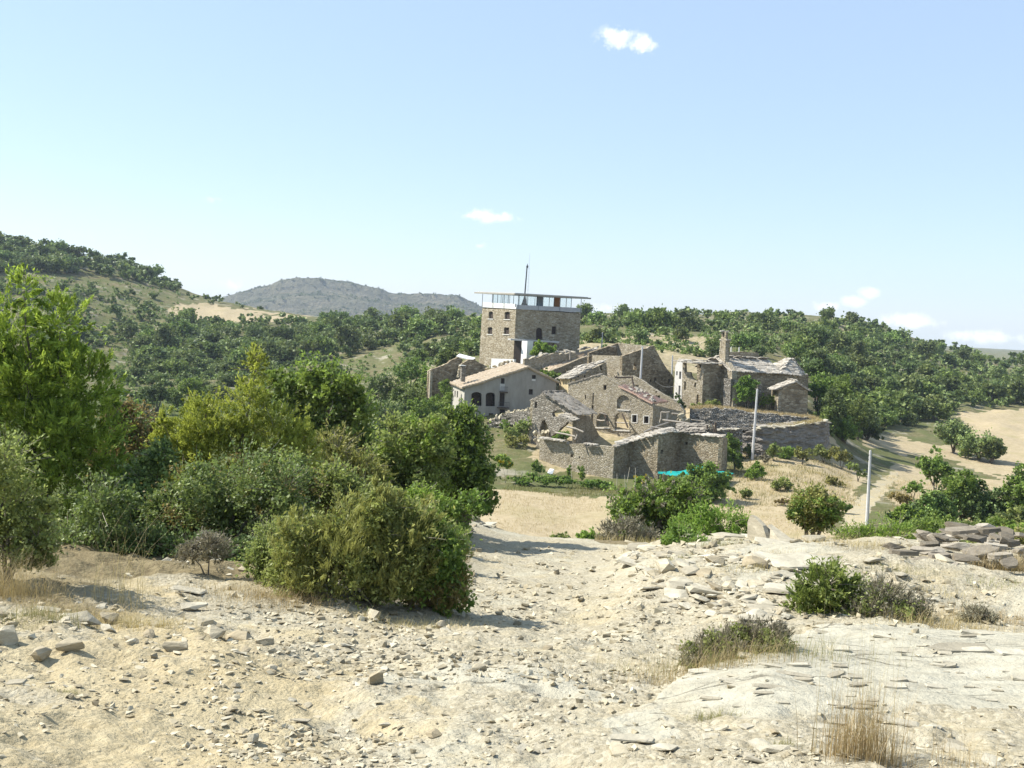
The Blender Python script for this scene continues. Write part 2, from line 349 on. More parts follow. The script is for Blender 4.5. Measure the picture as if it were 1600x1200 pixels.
def leaf_material(name, dark, light, trans=.35, scale=.8, spec=.25, var=None):
    var = var or (.6 if 'oak' in name else .22)
    m, nt, b = new_mat(name); n = NB(nt); rough(b, .55, spec)
    t = n.attr('tint')
    c = n.ramp(t, [(0, dark), (1, light)])
    oi = n.N.new('ShaderNodeObjectInfo')
    hv = n.N.new('ShaderNodeHueSaturation'); n.L.new(c, hv.inputs['Color'])
    n.L.new(n.math('MULTIPLY_ADD', oi.outputs['Random'], var, 1 - var / 2), hv.inputs['Value'])
    n.L.new(n.math('MULTIPLY_ADD', oi.outputs['Random'], .03, .485), hv.inputs['Hue'])
    n.L.new(hv.outputs[0], b.inputs['Base Color'])
    tr = n.N.new('ShaderNodeBsdfTranslucent'); tcol = n.mix(.5, hv.outputs[0], (light[0] * 1.3, light[1] * 1.35, light[2]), 'MIX')
    n.L.new(tcol, tr.inputs['Color'])
    mx = n.N.new('ShaderNodeMixShader'); mx.inputs[0].default_value = trans
    n.L.new(b.outputs[0], mx.inputs[1]); n.L.new(tr.outputs[0], mx.inputs[2])
    n.L.new(mx.outputs[0], nt.nodes['Material Output'].inputs['Surface'])
    return m
M = {}
M['ground'] = ground_material()
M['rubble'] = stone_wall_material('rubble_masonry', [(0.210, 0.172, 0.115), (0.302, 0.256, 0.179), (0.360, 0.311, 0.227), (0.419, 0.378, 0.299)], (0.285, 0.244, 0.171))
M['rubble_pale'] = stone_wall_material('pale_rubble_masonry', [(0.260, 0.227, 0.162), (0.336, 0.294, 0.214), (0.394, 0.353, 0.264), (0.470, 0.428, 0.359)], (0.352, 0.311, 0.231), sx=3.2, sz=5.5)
M['rubble_grey'] = stone_wall_material('grey_rubble_masonry', [(0.184, 0.168, 0.142), (0.269, 0.244, 0.200), (0.336, 0.311, 0.264), (0.419, 0.395, 0.350)], (0.184, 0.160, 0.128), sx=2.4, sz=4.6, joint=.08)
M['tower_stone'] = stone_wall_material('tower_masonry', [(0.227, 0.189, 0.128), (0.311, 0.265, 0.188), (0.370, 0.323, 0.238), (0.453, 0.412, 0.333)], (0.336, 0.294, 0.214), sx=2.3, sz=4.2)
M['dry_stone'] = stone_wall_material('dry_stone', [(0.204, 0.189, 0.158), (0.280, 0.262, 0.226), (0.340, 0.323, 0.285), (0.401, 0.385, 0.349)], (0.076, 0.065, 0.052), sx=2.9, sz=4.8, joint=.09, bumpd=.1)
M['rubble_brown'] = stone_wall_material('brown_rubble_masonry', [(.16, .13, .085), (.25, .205, .14), (.32, .27, .19), (.42, .37, .28)], (.25, .205, .14), sx=2.0, sz=4.0, joint=.06, stain=.8)
M['church_stone'] = stone_wall_material('church_masonry', [(.20, .17, .12), (.28, .24, .17), (.34, .30, .22), (.42, .385, .30)], (.24, .20, .14), sx=1.5, sz=3.2, joint=.05, stain=.85)
M['cliff'] = plain_material('layered_rock', (.16, .145, .125), (.34, .31, .27), 1.2, .25, .95, (1, 1, 3.2))
M['render_grey'] = plain_material('weathered_grey_render', (0.264, 0.245, 0.212), (0.360, 0.340, 0.300), 1.1, .01, .92, (1, 1, .35))
M['render_white'] = plain_material('white_render', (.62, .61, .58), (.76, .75, .72), 1.2, .005, .85)
M['render_pale'] = plain_material('pale_grey_render', (0.370, 0.348, 0.302), (0.475, 0.452, 0.395), 1.2, .01, .9)
M['rock_heap'] = piece_material('weathered_heap_stone', (.17, .15, .115), (.28, .25, .20), (.44, .405, .335), 4, .03, True)
M['render_ochre'] = plain_material('ochre_render', (.43, .34, .19), (.55, .46, .29), 1.5, .02)
M['concrete'] = plain_material('concrete', (.42, .41, .385), (.52, .51, .48), 2.5, .006, .85)
M['band_shade'] = plain_material('shaded_concrete_band', (.36, .37, .385), (.45, .46, .47), 2.5, .006, .8)  # blue-grey shade of the tower parapet put into the colour
M['pole'] = plain_material('pale_concrete_pole', (.46, .455, .45), (.58, .575, .565), 4, .004, .85)
M['roof_metal'] = plain_material('roof_sheet', (0.288, 0.273, 0.235), (0.360, 0.336, 0.286), 2, .004, .6)
M['dark_metal'] = plain_material('dark_steel', (.035, .04, .045), (.06, .065, .07), 5, .002, .5, spec=.4)
M['frame_steel'] = plain_material('grey_steel_frame', (.13, .15, .165), (.18, .20, .215), 5, .002, .5, spec=.4)
M['panel_grey'] = plain_material('slate_grey_panel', (.17, .20, .225), (.21, .24, .265), 2, 0, .6)
M['panel_wood'] = plain_material('brown_wood_panel', (.23, .105, .035), (.32, .155, .06), 3, 0, .5, (1, 1, .2))
M['old_wood'] = plain_material('sun_bleached_timber', (.34, .29, .23), (.50, .45, .38), 5, .01, .9, (1, 1, 1))
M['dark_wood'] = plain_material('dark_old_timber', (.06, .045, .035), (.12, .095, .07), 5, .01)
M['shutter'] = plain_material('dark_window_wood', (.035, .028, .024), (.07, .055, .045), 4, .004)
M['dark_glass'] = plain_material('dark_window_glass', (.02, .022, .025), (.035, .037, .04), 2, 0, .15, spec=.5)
M['sill'] = plain_material('pale_sill', (.55, .53, .48), (.66, .64, .58), 4, .004)
M['tile'] = plain_material('old_clay_tile', (.33, .255, .17), (.53, .45, .345), 1.3, .03, .9)
M['tile_pink'] = plain_material('broken_pink_tile', (.42, .27, .20), (.56, .41, .33), 3, .03, .9)
M['slab'] = piece_material('stone_roof_slab', (.31, .285, .24), (.42, .39, .335), (.53, .50, .44), 3, .03)
M['slab_dark'] = piece_material('lichened_roof_slab', (.17, .155, .135), (.25, .23, .195), (.35, .32, .275), 3, .03)
M['rock'] = piece_material('limestone_rock', (0.365, 0.313, 0.215), (0.451, 0.405, 0.295), (0.522, 0.484, 0.375), 5, .02, True)
M['rock_grey'] = piece_material('grey_limestone_slab', (0.348, 0.318, 0.243), (0.434, 0.405, 0.319), (0.522, 0.492, 0.394), 4, .02, True)
M['gravel'] = island_material('limestone_gravel', (0.212, 0.181, 0.122), (0.392, 0.345, 0.243), (0.552, 0.504, 0.379))
M['bark'] = plain_material('grey_bark', (.10, .085, .065), (.20, .175, .14), 12, .01, .95, (1, 1, .3))
M['tarp'] = plain_material('teal_tarpaulin', (.004, .22, .20), (.008, .36, .325), .9, .05, .5, spec=.3)
M['white_plastic'] = plain_material('white_plastic', (.70, .70, .68), (.78, .78, .76), 2, 0, .5)
M['cane'] = plain_material('pale_cane', (.45, .40, .30), (.60, .55, .44), 6, .002)
M['wire'] = plain_material('pale_cable', (.35, .35, .34), (.45, .45, .44), 3, 0, .6)
M['leaf_juniper'] = leaf_material('bright_juniper_sprays', (.06, .10, .018), (.40, .49, .08), .36)
M['leaf_juniper_pale'] = leaf_material('pale_juniper_sprays', (.085, .115, .022), (.47, .51, .10), .36)
M['leaf_juniper_g'] = leaf_material('green_juniper_sprays', (.055, .095, .028), (.30, .38, .095), .35)
M['leaf_bramble'] = leaf_material('bramble_leaves', (.035, .065, .02), (.26, .34, .105), .3, spec=.4)
M['leaf_olive'] = leaf_material('olive_green_leaves', (.07, .095, .03), (.36, .42, .13), .35)
M['leaf_broom'] = leaf_material('broom_stems', (.085, .09, .026), (.40, .39, .125), .3)
M['leaf_green'] = leaf_material('mid_green_leaves', (.04, .078, .018), (.26, .36, .075), .35)
M['leaf_bright'] = leaf_material('fresh_green_leaves', (.09, .16, .03), (.30, .41, .08), .4)
M['leaf_dark'] = leaf_material('dark_oak_leaves', (.03, .052, .018), (.165, .22, .07), .25)
M['leaf_oak'] = leaf_material('holm_oak_leaves', (.042, .066, .024), (.235, .28, .09), .22)
M['leaf_oakg'] = leaf_material('green_oak_leaves', (.045, .08, .022), (.25, .325, .085), .25)
M['leaf_brown'] = leaf_material('withered_brown_leaves', (.13, .10, .035), (.30, .235, .085), .3)
M['leaf_grey'] = leaf_material('grey_twiggy_leaves', (.13, .115, .075), (.30, .275, .195), .2)
M['twig'] = leaf_material('dry_twigs', (.10, .08, .055), (.36, .32, .24), .05)
M['leaf_yellow'] = leaf_material('yellow_flower_heads', (.35, .32, .03), (.65, .55, .05), .3)
M['grass_dry'] = leaf_material('dry_grass', (.26, .20, .09), (.53, .43, .225), .25)
M['grass_green'] = leaf_material('half_green_grass', (.12, .13, .045), (.33, .31, .13), .3)

# ------------------------------------------------------------------ object helpers
ORIG = {}
def tag(o, label=None, cat=None, group=None, kind=None):
    if label: o['label'] = label
    if cat: o['category'] = cat
    if group: o['group'] = group
    if kind: o['kind'] = kind
    return o
def thing(name, label, cat, loc, group=None):
    o = bpy.data.objects.new(name, None); COL.objects.link(o); o.location = tuple(loc); o.empty_display_size = .2
    ORIG[o] = np.array(loc, float)
    return tag(o, label, cat, group)
def mesh_data(name, V, faces, mat=None, smooth=False, tint=None):
    """faces: one (n,k) array or a list of such arrays / lists"""
    me = bpy.data.meshes.new(name)
    V = np.asarray(V, np.float32)
    if isinstance(faces, np.ndarray): faces = [faces]
    arrs = []
    lst = []
    for f in faces:
        if isinstance(f, np.ndarray) and f.ndim == 2: arrs.append(f)
        else: lst.append(list(f))
    idx = [a.ravel() for a in arrs] + [np.array(f) for f in lst]
    tot = [np.full(len(a), a.shape[1]) for a in arrs] + [np.array([len(f)]) for f in lst]
    idx = np.concatenate(idx).astype(np.int32); tot = np.concatenate(tot).astype(np.int32)
    me.vertices.add(len(V)); me.vertices.foreach_set('co', V.ravel())
    me.loops.add(len(idx)); me.loops.foreach_set('vertex_index', idx)
    me.polygons.add(len(tot)); st = np.concatenate([[0], np.cumsum(tot)[:-1]]).astype(np.int32)
    me.polygons.foreach_set('loop_start', st)
    me.polygons.foreach_set('loop_total', tot)
    me.polygons.foreach_set('use_smooth', np.full(len(tot), bool(smooth)))
    if tint is not None:
        a = me.attributes.new('tint', 'FLOAT', 'POINT'); a.data.foreach_set('value', np.asarray(tint, np.float32))
    me.update(calc_edges=True)
    if mat: me.materials.append(M[mat])
    return me
def obj(name, V, faces, mat, parent=None, smooth=False, tint=None):
    V = np.asarray(V, float)
    o0 = ORIG[parent] if parent is not None else V.mean(0) * [1, 1, 0] + [0, 0, V[:, 2].min()]
    me = mesh_data(name, V - o0, faces, mat, smooth, tint)
    o = bpy.data.objects.new(name, me); COL.objects.link(o)
    ORIG[o] = o0
    if parent is not None: o.parent = parent
    else: o.location = tuple(o0)
    return o
def place(name, me, parent, loc, rot=(0, 0, 0), scale=(1, 1, 1)):
    o = bpy.data.objects.new(name, me); COL.objects.link(o)
    l = np.array(loc, float)
    if parent is not None:
        o.parent = parent; l = l - ORIG[parent]
    o.location = tuple(l); o.rotation_euler = tuple(rot); o.scale = tuple(scale)
    return o
def tube(pts, rad, n=6, cap=True):
    pts = np.asarray(pts, float); rad = np.broadcast_to(np.asarray(rad, float), (len(pts),))
    t = np.gradient(pts, axis=0); t /= np.linalg.norm(t, axis=1)[:, None] + 1e-9
    ref = np.array([0, 0, 1.0]) if abs(t[0][2]) < .9 else np.array([1.0, 0, 0])
    V = []
    a = np.arange(n) * 2 * np.pi / n
    for p, d, r in zip(pts, t, rad):
        x = np.cross(d, ref); x /= np.linalg.norm(x); y = np.cross(d, x)
        V.append(p + r * (np.cos(a)[:, None] * x + np.sin(a)[:, None] * y))
    V = np.concatenate(V); k = len(pts)
    i, j = np.meshgrid(np.arange(k - 1), np.arange(n), indexing='ij')
    q = np.stack([i * n + j, i * n + (j + 1) % n, (i + 1) * n + (j + 1) % n, (i + 1) * n + j], -1).reshape(-1, 4)
    f = [q]
    if cap: f += [list(range(n))[::-1], list(range((k - 1) * n, k * n))]
    return V, f
def merge(parts):
    Vs, Fs, o = [], [], 0
    for V, f in parts:
        Vs.append(V)
        for g in (f if isinstance(f, list) else [f]):
            Fs.append(g + o if isinstance(g, np.ndarray) else [i + o for i in g])
        o += len(V)
    return np.concatenate(Vs), Fs
def prism(quad, dn):
    """4 world corners + offset vector -> closed box"""
    q = np.asarray(quad, float); V = np.concatenate([q, q + np.asarray(dn, float)]); n = len(q)
    f = [list(range(n)), list(range(n, 2 * n))[::-1]] + [[i, i + n, (i + 1) % n + n, (i + 1) % n] for i in range(n)]
    return V, f
def boxpts(c, ex, ey, ez):
    c, ex, ey, ez = (np.asarray(v, float) for v in (c, ex, ey, ez))
    return prism([c - ex - ey - ez, c + ex - ey - ez, c + ex + ey - ez, c - ex + ey - ez], 2 * ez)
def rag(pts, amp=1.5, step=4, seed=0):
    r = np.random.default_rng(seed + 100); out = []
    for (x0, y0), (x1, y1) in zip(pts[:-1], pts[1:]):
        k = max(1, int(math.hypot(x1 - x0, y1 - y0) / step))
        for i in range(k):
            t = i / k; e = 0 if (i == 0 and not out) else r.normal() * amp * .5
            out.append((x0 + (x1 - x0) * t + (r.normal() * .3 if i else 0), y0 + (y1 - y0) * t + e))
    out.append(pts[-1]); return out
def arch(x0, x1, y0, y1, rise=None, n=6):
    """opening outline in image pixels; y0 = crown, y1 = sill"""
    w = (x1 - x0) / 2; rise = w if rise is None else rise; cx = (x0 + x1) / 2
    return [(x0, y1)] + [(cx - w * math.cos(math.pi * i / n), y0 + rise - rise * math.sin(math.pi * i / n)) for i in range(n + 1)] + [(x1, y1)]
def rect(x0, x1, y0, y1, sl=.05):
    dy = (x1 - x0) * sl; dx = (y1 - y0) * sl
    return [(x0 - dx, y1), (x0, y0), (x1, y0 + dy), (x1 - dx, y1 + dy)]
class Plane:
    def __init__(s, a, b):
        s.A = at(*a); s.B = at(*b); d = (s.B - s.A) * [1, 1, 0]; s.len = np.linalg.norm(d); s.u = d / s.len
        s.n = np.array([-s.u[1], s.u[0], 0.0])
        if s.n.dot(s.A) < 0: s.n = -s.n            # points away from the viewer, into the building
    def uv(s, px, py):
        r = ray(px, py); t = s.n.dot(s.A) / r.dot(s.n); p = r * t
        return ((p - s.A).dot(s.u), p[2])
    def p(s, u, z, off=0): return np.array([s.A[0], s.A[1], 0]) + s.u * u + s.n * off + [0, 0, z]
    def px(s, px, py, off=0): return s.p(*s.uv(px, py), off)
    def shifted(s, off):
        q = object.__new__(Plane); q.__dict__.update(s.__dict__); q.A = s.A + s.n * off; q.B = s.B + s.n * off; return q
def wall(parent, pl, outline, holes=(), thick=.55, mat='rubble', name='wall', world=False):
    loops = [outline] + list(holes)
    if not world: loops = [[pl.uv(x, y) for x, y in lp] for lp in loops]
    P, E = [], []
    for lp in loops:
        o = len(P); P += [Vector((float(a), float(b))) for a, b in lp]; E += [(o + i, o + (i + 1) % len(lp)) for i in range(len(lp))]
    vs, es, fs, *_ = delaunay_2d_cdt(P, E, [], 0, 1e-5)
    vs = np.array([[v.x, v.y] for v in vs]); fs = np.array([list(f) for f in fs])
    c = vs[fs].mean(1)
    keep = inpoly(c[:, 0], c[:, 1], loops[0])
    for h in loops[1:]: keep &= ~inpoly(c[:, 0], c[:, 1], h)
    fs = fs[keep]
    o = np.array(loops[0]); uc = (o[:, 0].min() + o[:, 0].max()) / 2; hw = (o[:, 0].max() - o[:, 0].min()) / 2
    zt = o[:, 1].max()
    Vf = np.array([pl.p(u, z) for u, z in vs])
    Vb = np.array([pl.p(uc + (u - uc) * (1 - .03 / max(hw, .1)), z - .01 * (z > zt - 8), thick) for u, z in vs])
    n = len(vs)
    ed = {}
    for f in fs:
        for i in range(3):
            a, b = f[i], f[(i + 1) % 3]
            if (b, a) in ed: del ed[(b, a)]
            else: ed[(a, b)] = 1
    rim = [[a, a + n, b + n, b] for a, b in ed]
    faces = [fs, fs[:, ::-1] + n] + ([np.array(rim)] if rim else [])
    return obj(name, np.concatenate([Vf, Vb]), faces, mat, parent)
def panel(parent, pl, poly, off=.28, thick=.06, mat='shutter', name='window', sill=None):
    q = [pl.px(x, y, off) for x, y in poly]
    V, f = prism(q, pl.n * thick)
    w = obj(name, V, f, mat, parent)
    if sill:
        xs = [p[0] for p in poly]; y = max(p[1] for p in poly)
        a = pl.px(min(xs) - 1, y - .4); b = pl.px(max(xs) + 1, y - .4 + (max(xs) - min(xs)) * .04)
        V, f = prism([a - pl.n * .1, b - pl.n * .1, b + pl.n * .2, a + pl.n * .2], (0, 0, -sill))
        obj('sill', V, f, 'sill', w)
    return w
def plainwall(parent, p0, p1, z0, z1, thick, mat):
    p0 = np.array(p0, float) * [1, 1, 0]; p1 = np.array(p1, float) * [1, 1, 0]
    d = p1 - p0; n = np.array([-d[1], d[0], 0]); n /= np.linalg.norm(n)
    dd = d / np.linalg.norm(d) * .02
    V, f = prism([p0 + dd + [0, 0, z0], p1 - dd + [0, 0, z0], p1 - dd + [0, 0, z1], p0 + dd + [0, 0, z1]], n * thick)
    return obj('wall', V, f, mat, parent)
def beam(parent, a, b, r, mat='old_wood', name='timber_beam', r2=None, n=5):
    a = np.asarray(a, float); b = np.asarray(b, float); m = (a + b) / 2 + rng.normal(size=3) * .04
    V, f = tube([a, m, b], [r, (r + (r2 or r)) / 2, r2 or r], n)
    return obj(name, V, f, mat, parent)
def beampx(parent, a, b, r, mat='old_wood', name='timber_beam', r2=None):
    return beam(parent, at(*a), at(*b), r, mat, name, r2)
# prototypes: stone slabs and rocks
def hull(P):
    bm = bmesh.new()
    for p in P: bm.verts.new(p)
    g = bmesh.ops.convex_hull(bm, input=bm.verts)
    for v in [v for v in bm.verts if not v.link_faces]: bm.verts.remove(v)
    bm.verts.index_update()
    V = np.array([v.co[:] for v in bm.verts]); fc = np.array([[v.index for v in f.verts] for f in bm.faces])
    bm.free(); return V, fc
def rock_shape(r, flat=1.0, n=20):
    P = r.normal(size=(n, 3)); P /= np.abs(P).max(1)[:, None] ** .75 * np.linalg.norm(P, axis=1)[:, None] ** .25
    P *= [1, .8, .55 * flat]; P += r.normal(size=P.shape) * .06
    return hull(P)
def slab_shape(r, k=8, t=.11):
    a = np.sort((np.arange(k) + r.uniform(-.32, .32, k)) * 2 * np.pi / k)
    e = 1 / np.maximum(np.abs(np.cos(a)), np.abs(np.sin(a))) ** .7 * r.uniform(.82, 1.05, k)
    xy = np.stack([np.cos(a) * e, np.sin(a) * e * .8], 1)
    top = np.c_[xy * r.uniform(.88, .97), t + r.normal(size=k) * .02]; bot = np.c_[xy, -t + r.normal(size=k) * .015]
    V = np.concatenate([top, bot])
    f = [list(range(k)), list(range(k, 2 * k))[::-1]] + [[i, i + k, (i + 1) % k + k, (i + 1) % k] for i in range(k)]
    f = [[0, i, i + 1] for i in range(1, k - 1)] + [[k, k + i + 1, k + i] for i in range(1, k - 1)] + [[i, i + k, (i + 1) % k + k, (i + 1) % k] for i in range(k)]
    return V, f
_pr = np.random.default_rng(3)
ROOFSLAB = {m: [mesh_data('roof_slab', *slab_shape(_pr), m) for _ in range(6)] for m in ('slab', 'slab_dark')}
ROCKS = [mesh_data('rock', *rock_shape(_pr), 'rock') for _ in range(10)]
FLATS = [mesh_data('flat_rock', *rock_shape(_pr, .42, 22), 'rock_grey') for _ in range(8)]
HEAPS = [mesh_data('heap_slab', *(rock_shape(_pr, .36, 24) if i % 3 else slab_shape(_pr, 8, .13)), 'rock_heap') for i in range(12)]
PLATES = [mesh_data('stone_plate', *slab_shape(_pr, 8, .09), 'rock_grey') for _ in range(8)]
def slab_roof(parent, quad, rows, cols, mat='slab', thick=.12, sag=.06, base=True, skip=0.0, seed=0):
    """quad = ridge left, ridge right, eave right, eave left (world). Deck + overlapping stone slabs, each a piece of the roof"""
    r = np.random.default_rng(seed + 55)
    q = np.asarray(quad, float)
    nrm = np.cross(q[1] - q[0], q[3] - q[0]); nrm /= np.linalg.norm(nrm)
    if nrm[2] < 0: nrm = -nrm
    V, f = prism(q, -nrm * .12)
    deck = obj('roof', V, f, mat, parent)
    wr = np.linalg.norm(q[2] - q[3]) / cols; hr = np.linalg.norm((q[3] + q[2]) / 2 - (q[0] + q[1]) / 2) / rows
    ux = (q[2] - q[3]) / np.linalg.norm(q[2] - q[3]); uy = np.cross(nrm, ux)
    base_m = Matrix((ux, uy, nrm)).transposed()
    for i in range(rows + 1):
        for j in range(cols):
            if r.random() < skip: continue
            t = (i + r.uniform(-.12, .12)) / rows; s = (j + .5 + (.4 if i % 2 else 0) + r.uniform(-.2, .2)) / cols
            if s > 1.04: continue
            a = q[0] + (q[1] - q[0]) * s; b = q[3] + (q[2] - q[3]) * s
            p = a + (b - a) * t + nrm * (.06 + r.uniform(0, sag) + .03 * (i % 2))
            o = bpy.data.objects.new('roof_slab', r.choice(ROOFSLAB[mat])); COL.objects.link(o); o.parent = deck
            rot = (base_m @ Matrix.Rotation(r.uniform(-.25, .25), 3, 'Z') @ Matrix.Rotation(r.normal() * .05 - .06, 3, 'X')).to_4x4()
            w = wr * r.uniform(.5, .68); h = hr * r.uniform(.7, .95)
            o.matrix_local = Matrix.Translation(p - ORIG[parent]) @ rot @ Matrix.Diagonal((w, h, thick * 5 * r.uniform(.7, 1.3), 1))
    return deck
def tile_roof(parent, quad, nx, ny, mat='tile', amp=.07, name='roof'):
    """corrugated clay tile sheet: quad = ridge left, ridge right, eave right, eave left"""
    q = np.asarray(quad, float); r = np.random.default_rng(nx)
    nrm = np.cross(q[1] - q[0], q[3] - q[0]); nrm /= np.linalg.norm(nrm)
    if nrm[2] < 0: nrm = -nrm
    k = nx * 4
    s = np.linspace(0, 1, k + 1); t = np.linspace(0, 1, ny * 2 + 1)
    S, T = np.meshgrid(s, t)
    P = (q[0] + (q[1] - q[0]) * S[..., None]) * (1 - T[..., None]) + (q[3] + (q[2] - q[3]) * S[..., None]) * T[..., None]
    row = r.normal(size=(ny * 2 + 1, nx + 1)) * .025
    hgt = amp * np.cos(S * nx * 2 * np.pi) + np.repeat(row[:, :-1], 4, 1)[:, :k + 1].repeat(1, 0) if False else amp * np.cos(S * nx * 2 * np.pi)
    hgt = hgt + row[:, np.minimum((S[0] * nx).astype(int), nx)] + .05 * ((np.arange(ny * 2 + 1) % 2)[:, None]) + .08 * fbm(S * 6, T * 4, 77, 3)
    P = P + nrm * hgt[..., None]
    m = (k + 1)
    i, j = np.meshgrid(np.arange(ny * 2), np.arange(k), indexing='ij')
    top = np.stack([i * m + j, i * m + j + 1, (i + 1) * m + j + 1, (i + 1) * m + j], -1).reshape(-1, 4)
    V = P.reshape(-1, 3); n = len(V)
    bot = V - nrm * .22
    rimf = []
    for a in range(k): rimf += [[a, a + 1, a + 1 + n, a + n], [ny * 2 * m + a, ny * 2 * m + a + 1, ny * 2 * m + a + 1 + n, ny * 2 * m + a + n]]
    for a in range(ny * 2): rimf += [[a * m, (a + 1) * m, (a + 1) * m + n, a * m + n], [a * m + k, (a + 1) * m + k, (a + 1) * m + k + n, a * m + k + n]]
    return obj(name, np.concatenate([V, bot]), [top, top[:, ::-1] + n, np.array(rimf)], mat, parent)

# ================================================================== THE SETTING
def build_ground():
    px = np.unique(np.concatenate([np.arange(-1400, -200, 40), np.arange(-200, 0, 12), np.arange(0, 1600, 7.0), np.arange(1600, 1800, 12), np.arange(1800, 3001, 40)]))
    d = np.concatenate([np.geomspace(1.6, 4.2, 30)[:-1], np.geomspace(4.2, 16, 220)[:-1], np.geomspace(16, 45, 76)[:-1], np.geomspace(45, 86, 16)[:-1], np.geomspace(86, 200, 80)[:-1], np.geomspace(200, 620, 90)[:-1], np.geomspace(620, 900, 8)])
    PX, D = np.meshgrid(px, d)
    Yp = PY(PX, D)
    P = at(PX, Yp, D)
    P[..., 2] += detail(P[..., 0], P[..., 1], PX, D, Yp)
    # skirt to the horizon
    far = P[-1].copy(); far2 = far * [3.4, 3.4, 0] + [0, 0, -60]
    V = np.concatenate([P.reshape(-1, 3), far2])
    r, c = PX.shape; r += 1
    i, j = np.meshgrid(np.arange(r - 1), np.arange(c - 1), indexing='ij')
    q = np.stack([i * c + j, i * c + j + 1, (i + 1) * c + j + 1, (i + 1) * c + j], -1).reshape(-1, 4)
    me = mesh_data('ground', V, q, 'ground', True)
    x, y = P[..., 0], P[..., 1]
    n1 = fbm(x / 6, y / 6, 61, 3)
    PX0, D0 = PX, D
    PX = PX0 + (22 * fbm(x / 5, y / 5, 62, 3) + 10 * fbm(x * 1.1, y * 1.1, 63, 2)) * sstep(20, 40, D0) * np.minimum(1, 90 / D0); D = D0 * (1 + .018 * fbm(x / 4, y / 4, 64, 3) * sstep(20, 30, D0))
    Yp0 = Yp; Yp = Yp0 + 4 * fbm(x / 3, y / 3, 65, 3) * sstep(40, 60, D0)
    straw = ((PX > 690) & (PX < 1300) & (D > 86) & (D < 112)).astype(float)
    straw = np.maximum(straw, .75 * ((PX > 1150) & (PX < 1345) & (D > 104) & (D < 149)))
    straw = np.maximum(straw, ((PX > 1070) & (PX < 1295) & (D > 150.5) & (D < 160)))
    straw = np.maximum(straw, inpoly(PX, Yp, [(1340, 676), (1400, 681), (1470, 698), (1500, 688), (1490, 660), (1505, 643), (1600, 638), (1900, 648), (1900, 790), (1590, 752), (1500, 724), (1400, 707), (1345, 697)]) * ((D > 155) & (D < 300)))
    straw = np.maximum(straw, inpoly(PX, Yp, [(262, 478), (330, 480), (485, 499), (470, 506), (400, 502), (345, 508), (275, 496)]) * ((D > 380) & (D < 540)))
    straw = np.maximum(straw, .7 * ((PX > 1395) & (D > 94) & (D < 165)))
    straw = np.maximum(straw, .6 * ((PX > 838) & (PX < 1085) & (D > 127) & (D < 165)))
    straw = np.maximum(straw, .55 * ((PX > 850) & (PX < 1120) & (D > 195) & (D < 300)))
    green = .75 * ((PX < 720) & (D > 38) & (D < 230)) + .45 * ((PX > 1380) & (D > 40) & (D < 92)) + .5 * ((PX > 780) & (D > 112) & (D < 121.5) & (PX < 1000)) + .35 * ((D > 128) & (D < 200) & (PX < 830) & (PX > 720))
    green = np.clip(green, 0, 1) * (straw < .5)
    PX, D, Yp = PX0, D0, Yp0
    slab = slabmask(x, y, PX, D, Yp)
    slab = np.maximum(slab, inpoly(PX + 14 * fbm(x * 2, y * 2, 91, 3), Yp + 6 * fbm(x * 2, y * 2, 92, 3), [(560, 1062), (700, 1042), (830, 1044), (950, 1080), (965, 1105), (880, 1098), (760, 1075), (640, 1070)]) * .85)
    slab = np.maximum(slab, inpoly(PX + 14 * fbm(x * 2, y * 2, 93, 3), Yp + 5 * fbm(x * 2, y * 2, 94, 3), [(1120, 905), (1180, 880), (1290, 885), (1260, 925), (1150, 925)]) * .9)
    slab = np.maximum(slab, inpoly(PX + 14 * fbm(x * 2, y * 2, 95, 3), Yp + 5 * fbm(x * 2, y * 2, 96, 3), [(930, 1130), (1040, 1110), (1060, 1165), (960, 1175)]) * .9)
    track = (D < 38).astype(float)
    track = np.maximum(track, inpoly(PX + 5 * fbm(x / 2, y / 2, 66, 2), Yp + 3 * fbm(x / 2, y / 2, 67, 2), [(1316, 825), (1322, 800), (1345, 772), (1378, 748), (1392, 738), (1408, 739), (1402, 752), (1378, 775), (1360, 798), (1350, 825)]) * ((D > 88) & (D < 156)) * .8)
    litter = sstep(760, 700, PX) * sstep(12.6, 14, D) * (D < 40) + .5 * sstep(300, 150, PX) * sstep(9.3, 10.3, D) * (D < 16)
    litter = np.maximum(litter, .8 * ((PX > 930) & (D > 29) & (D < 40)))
    yellow = np.clip(.72 * sstep(760, 200, PX) + .3 * inpoly(PX + 30 * n1, Yp, [(560, 1110), (660, 1090), (740, 1110), (700, 1150), (600, 1150)]) + .45 * n1, 0, 1) * (D < 30)
    yellow *= (1 - slab)
    yellow = np.maximum(yellow, .75 * track * (D > 60))
    z = np.zeros((len(V), 4), np.float32); z2 = np.zeros((len(V), 4), np.float32); k = x.size
    for ch, a in enumerate((straw, green, slab)): z[:k, ch] = a.ravel()
    for ch, a in enumerate((track, litter, yellow)): z2[:k, ch] = a.ravel()
    z[:, 3] = 1; z2[:, 3] = 1
    a = me.attributes.new('zone', 'FLOAT_COLOR', 'POINT'); a.data.foreach_set('color', z.ravel())
    a = me.attributes.new('zonetwo', 'FLOAT_COLOR', 'POINT'); a.data.foreach_set('color', z2.ravel())
    o = bpy.data.objects.new('ground', me); COL.objects.link(o); tag(o, kind='structure')
    # the hilltop behind and beside the viewer, and low country all round to the horizon
    g = np.linspace(-60, 60, 61); gx, gy = np.meshgrid(g, np.linspace(-80, 1.7, 40))
    gz = -1.66 - .004 * np.abs(gx) ** 1.6 - .002 * np.abs(gy) ** 1.6 + .04 * fbm(gx, gy, 4, 3)
    V = np.stack([gx, gy, gz], -1).reshape(-1, 3); c = 61
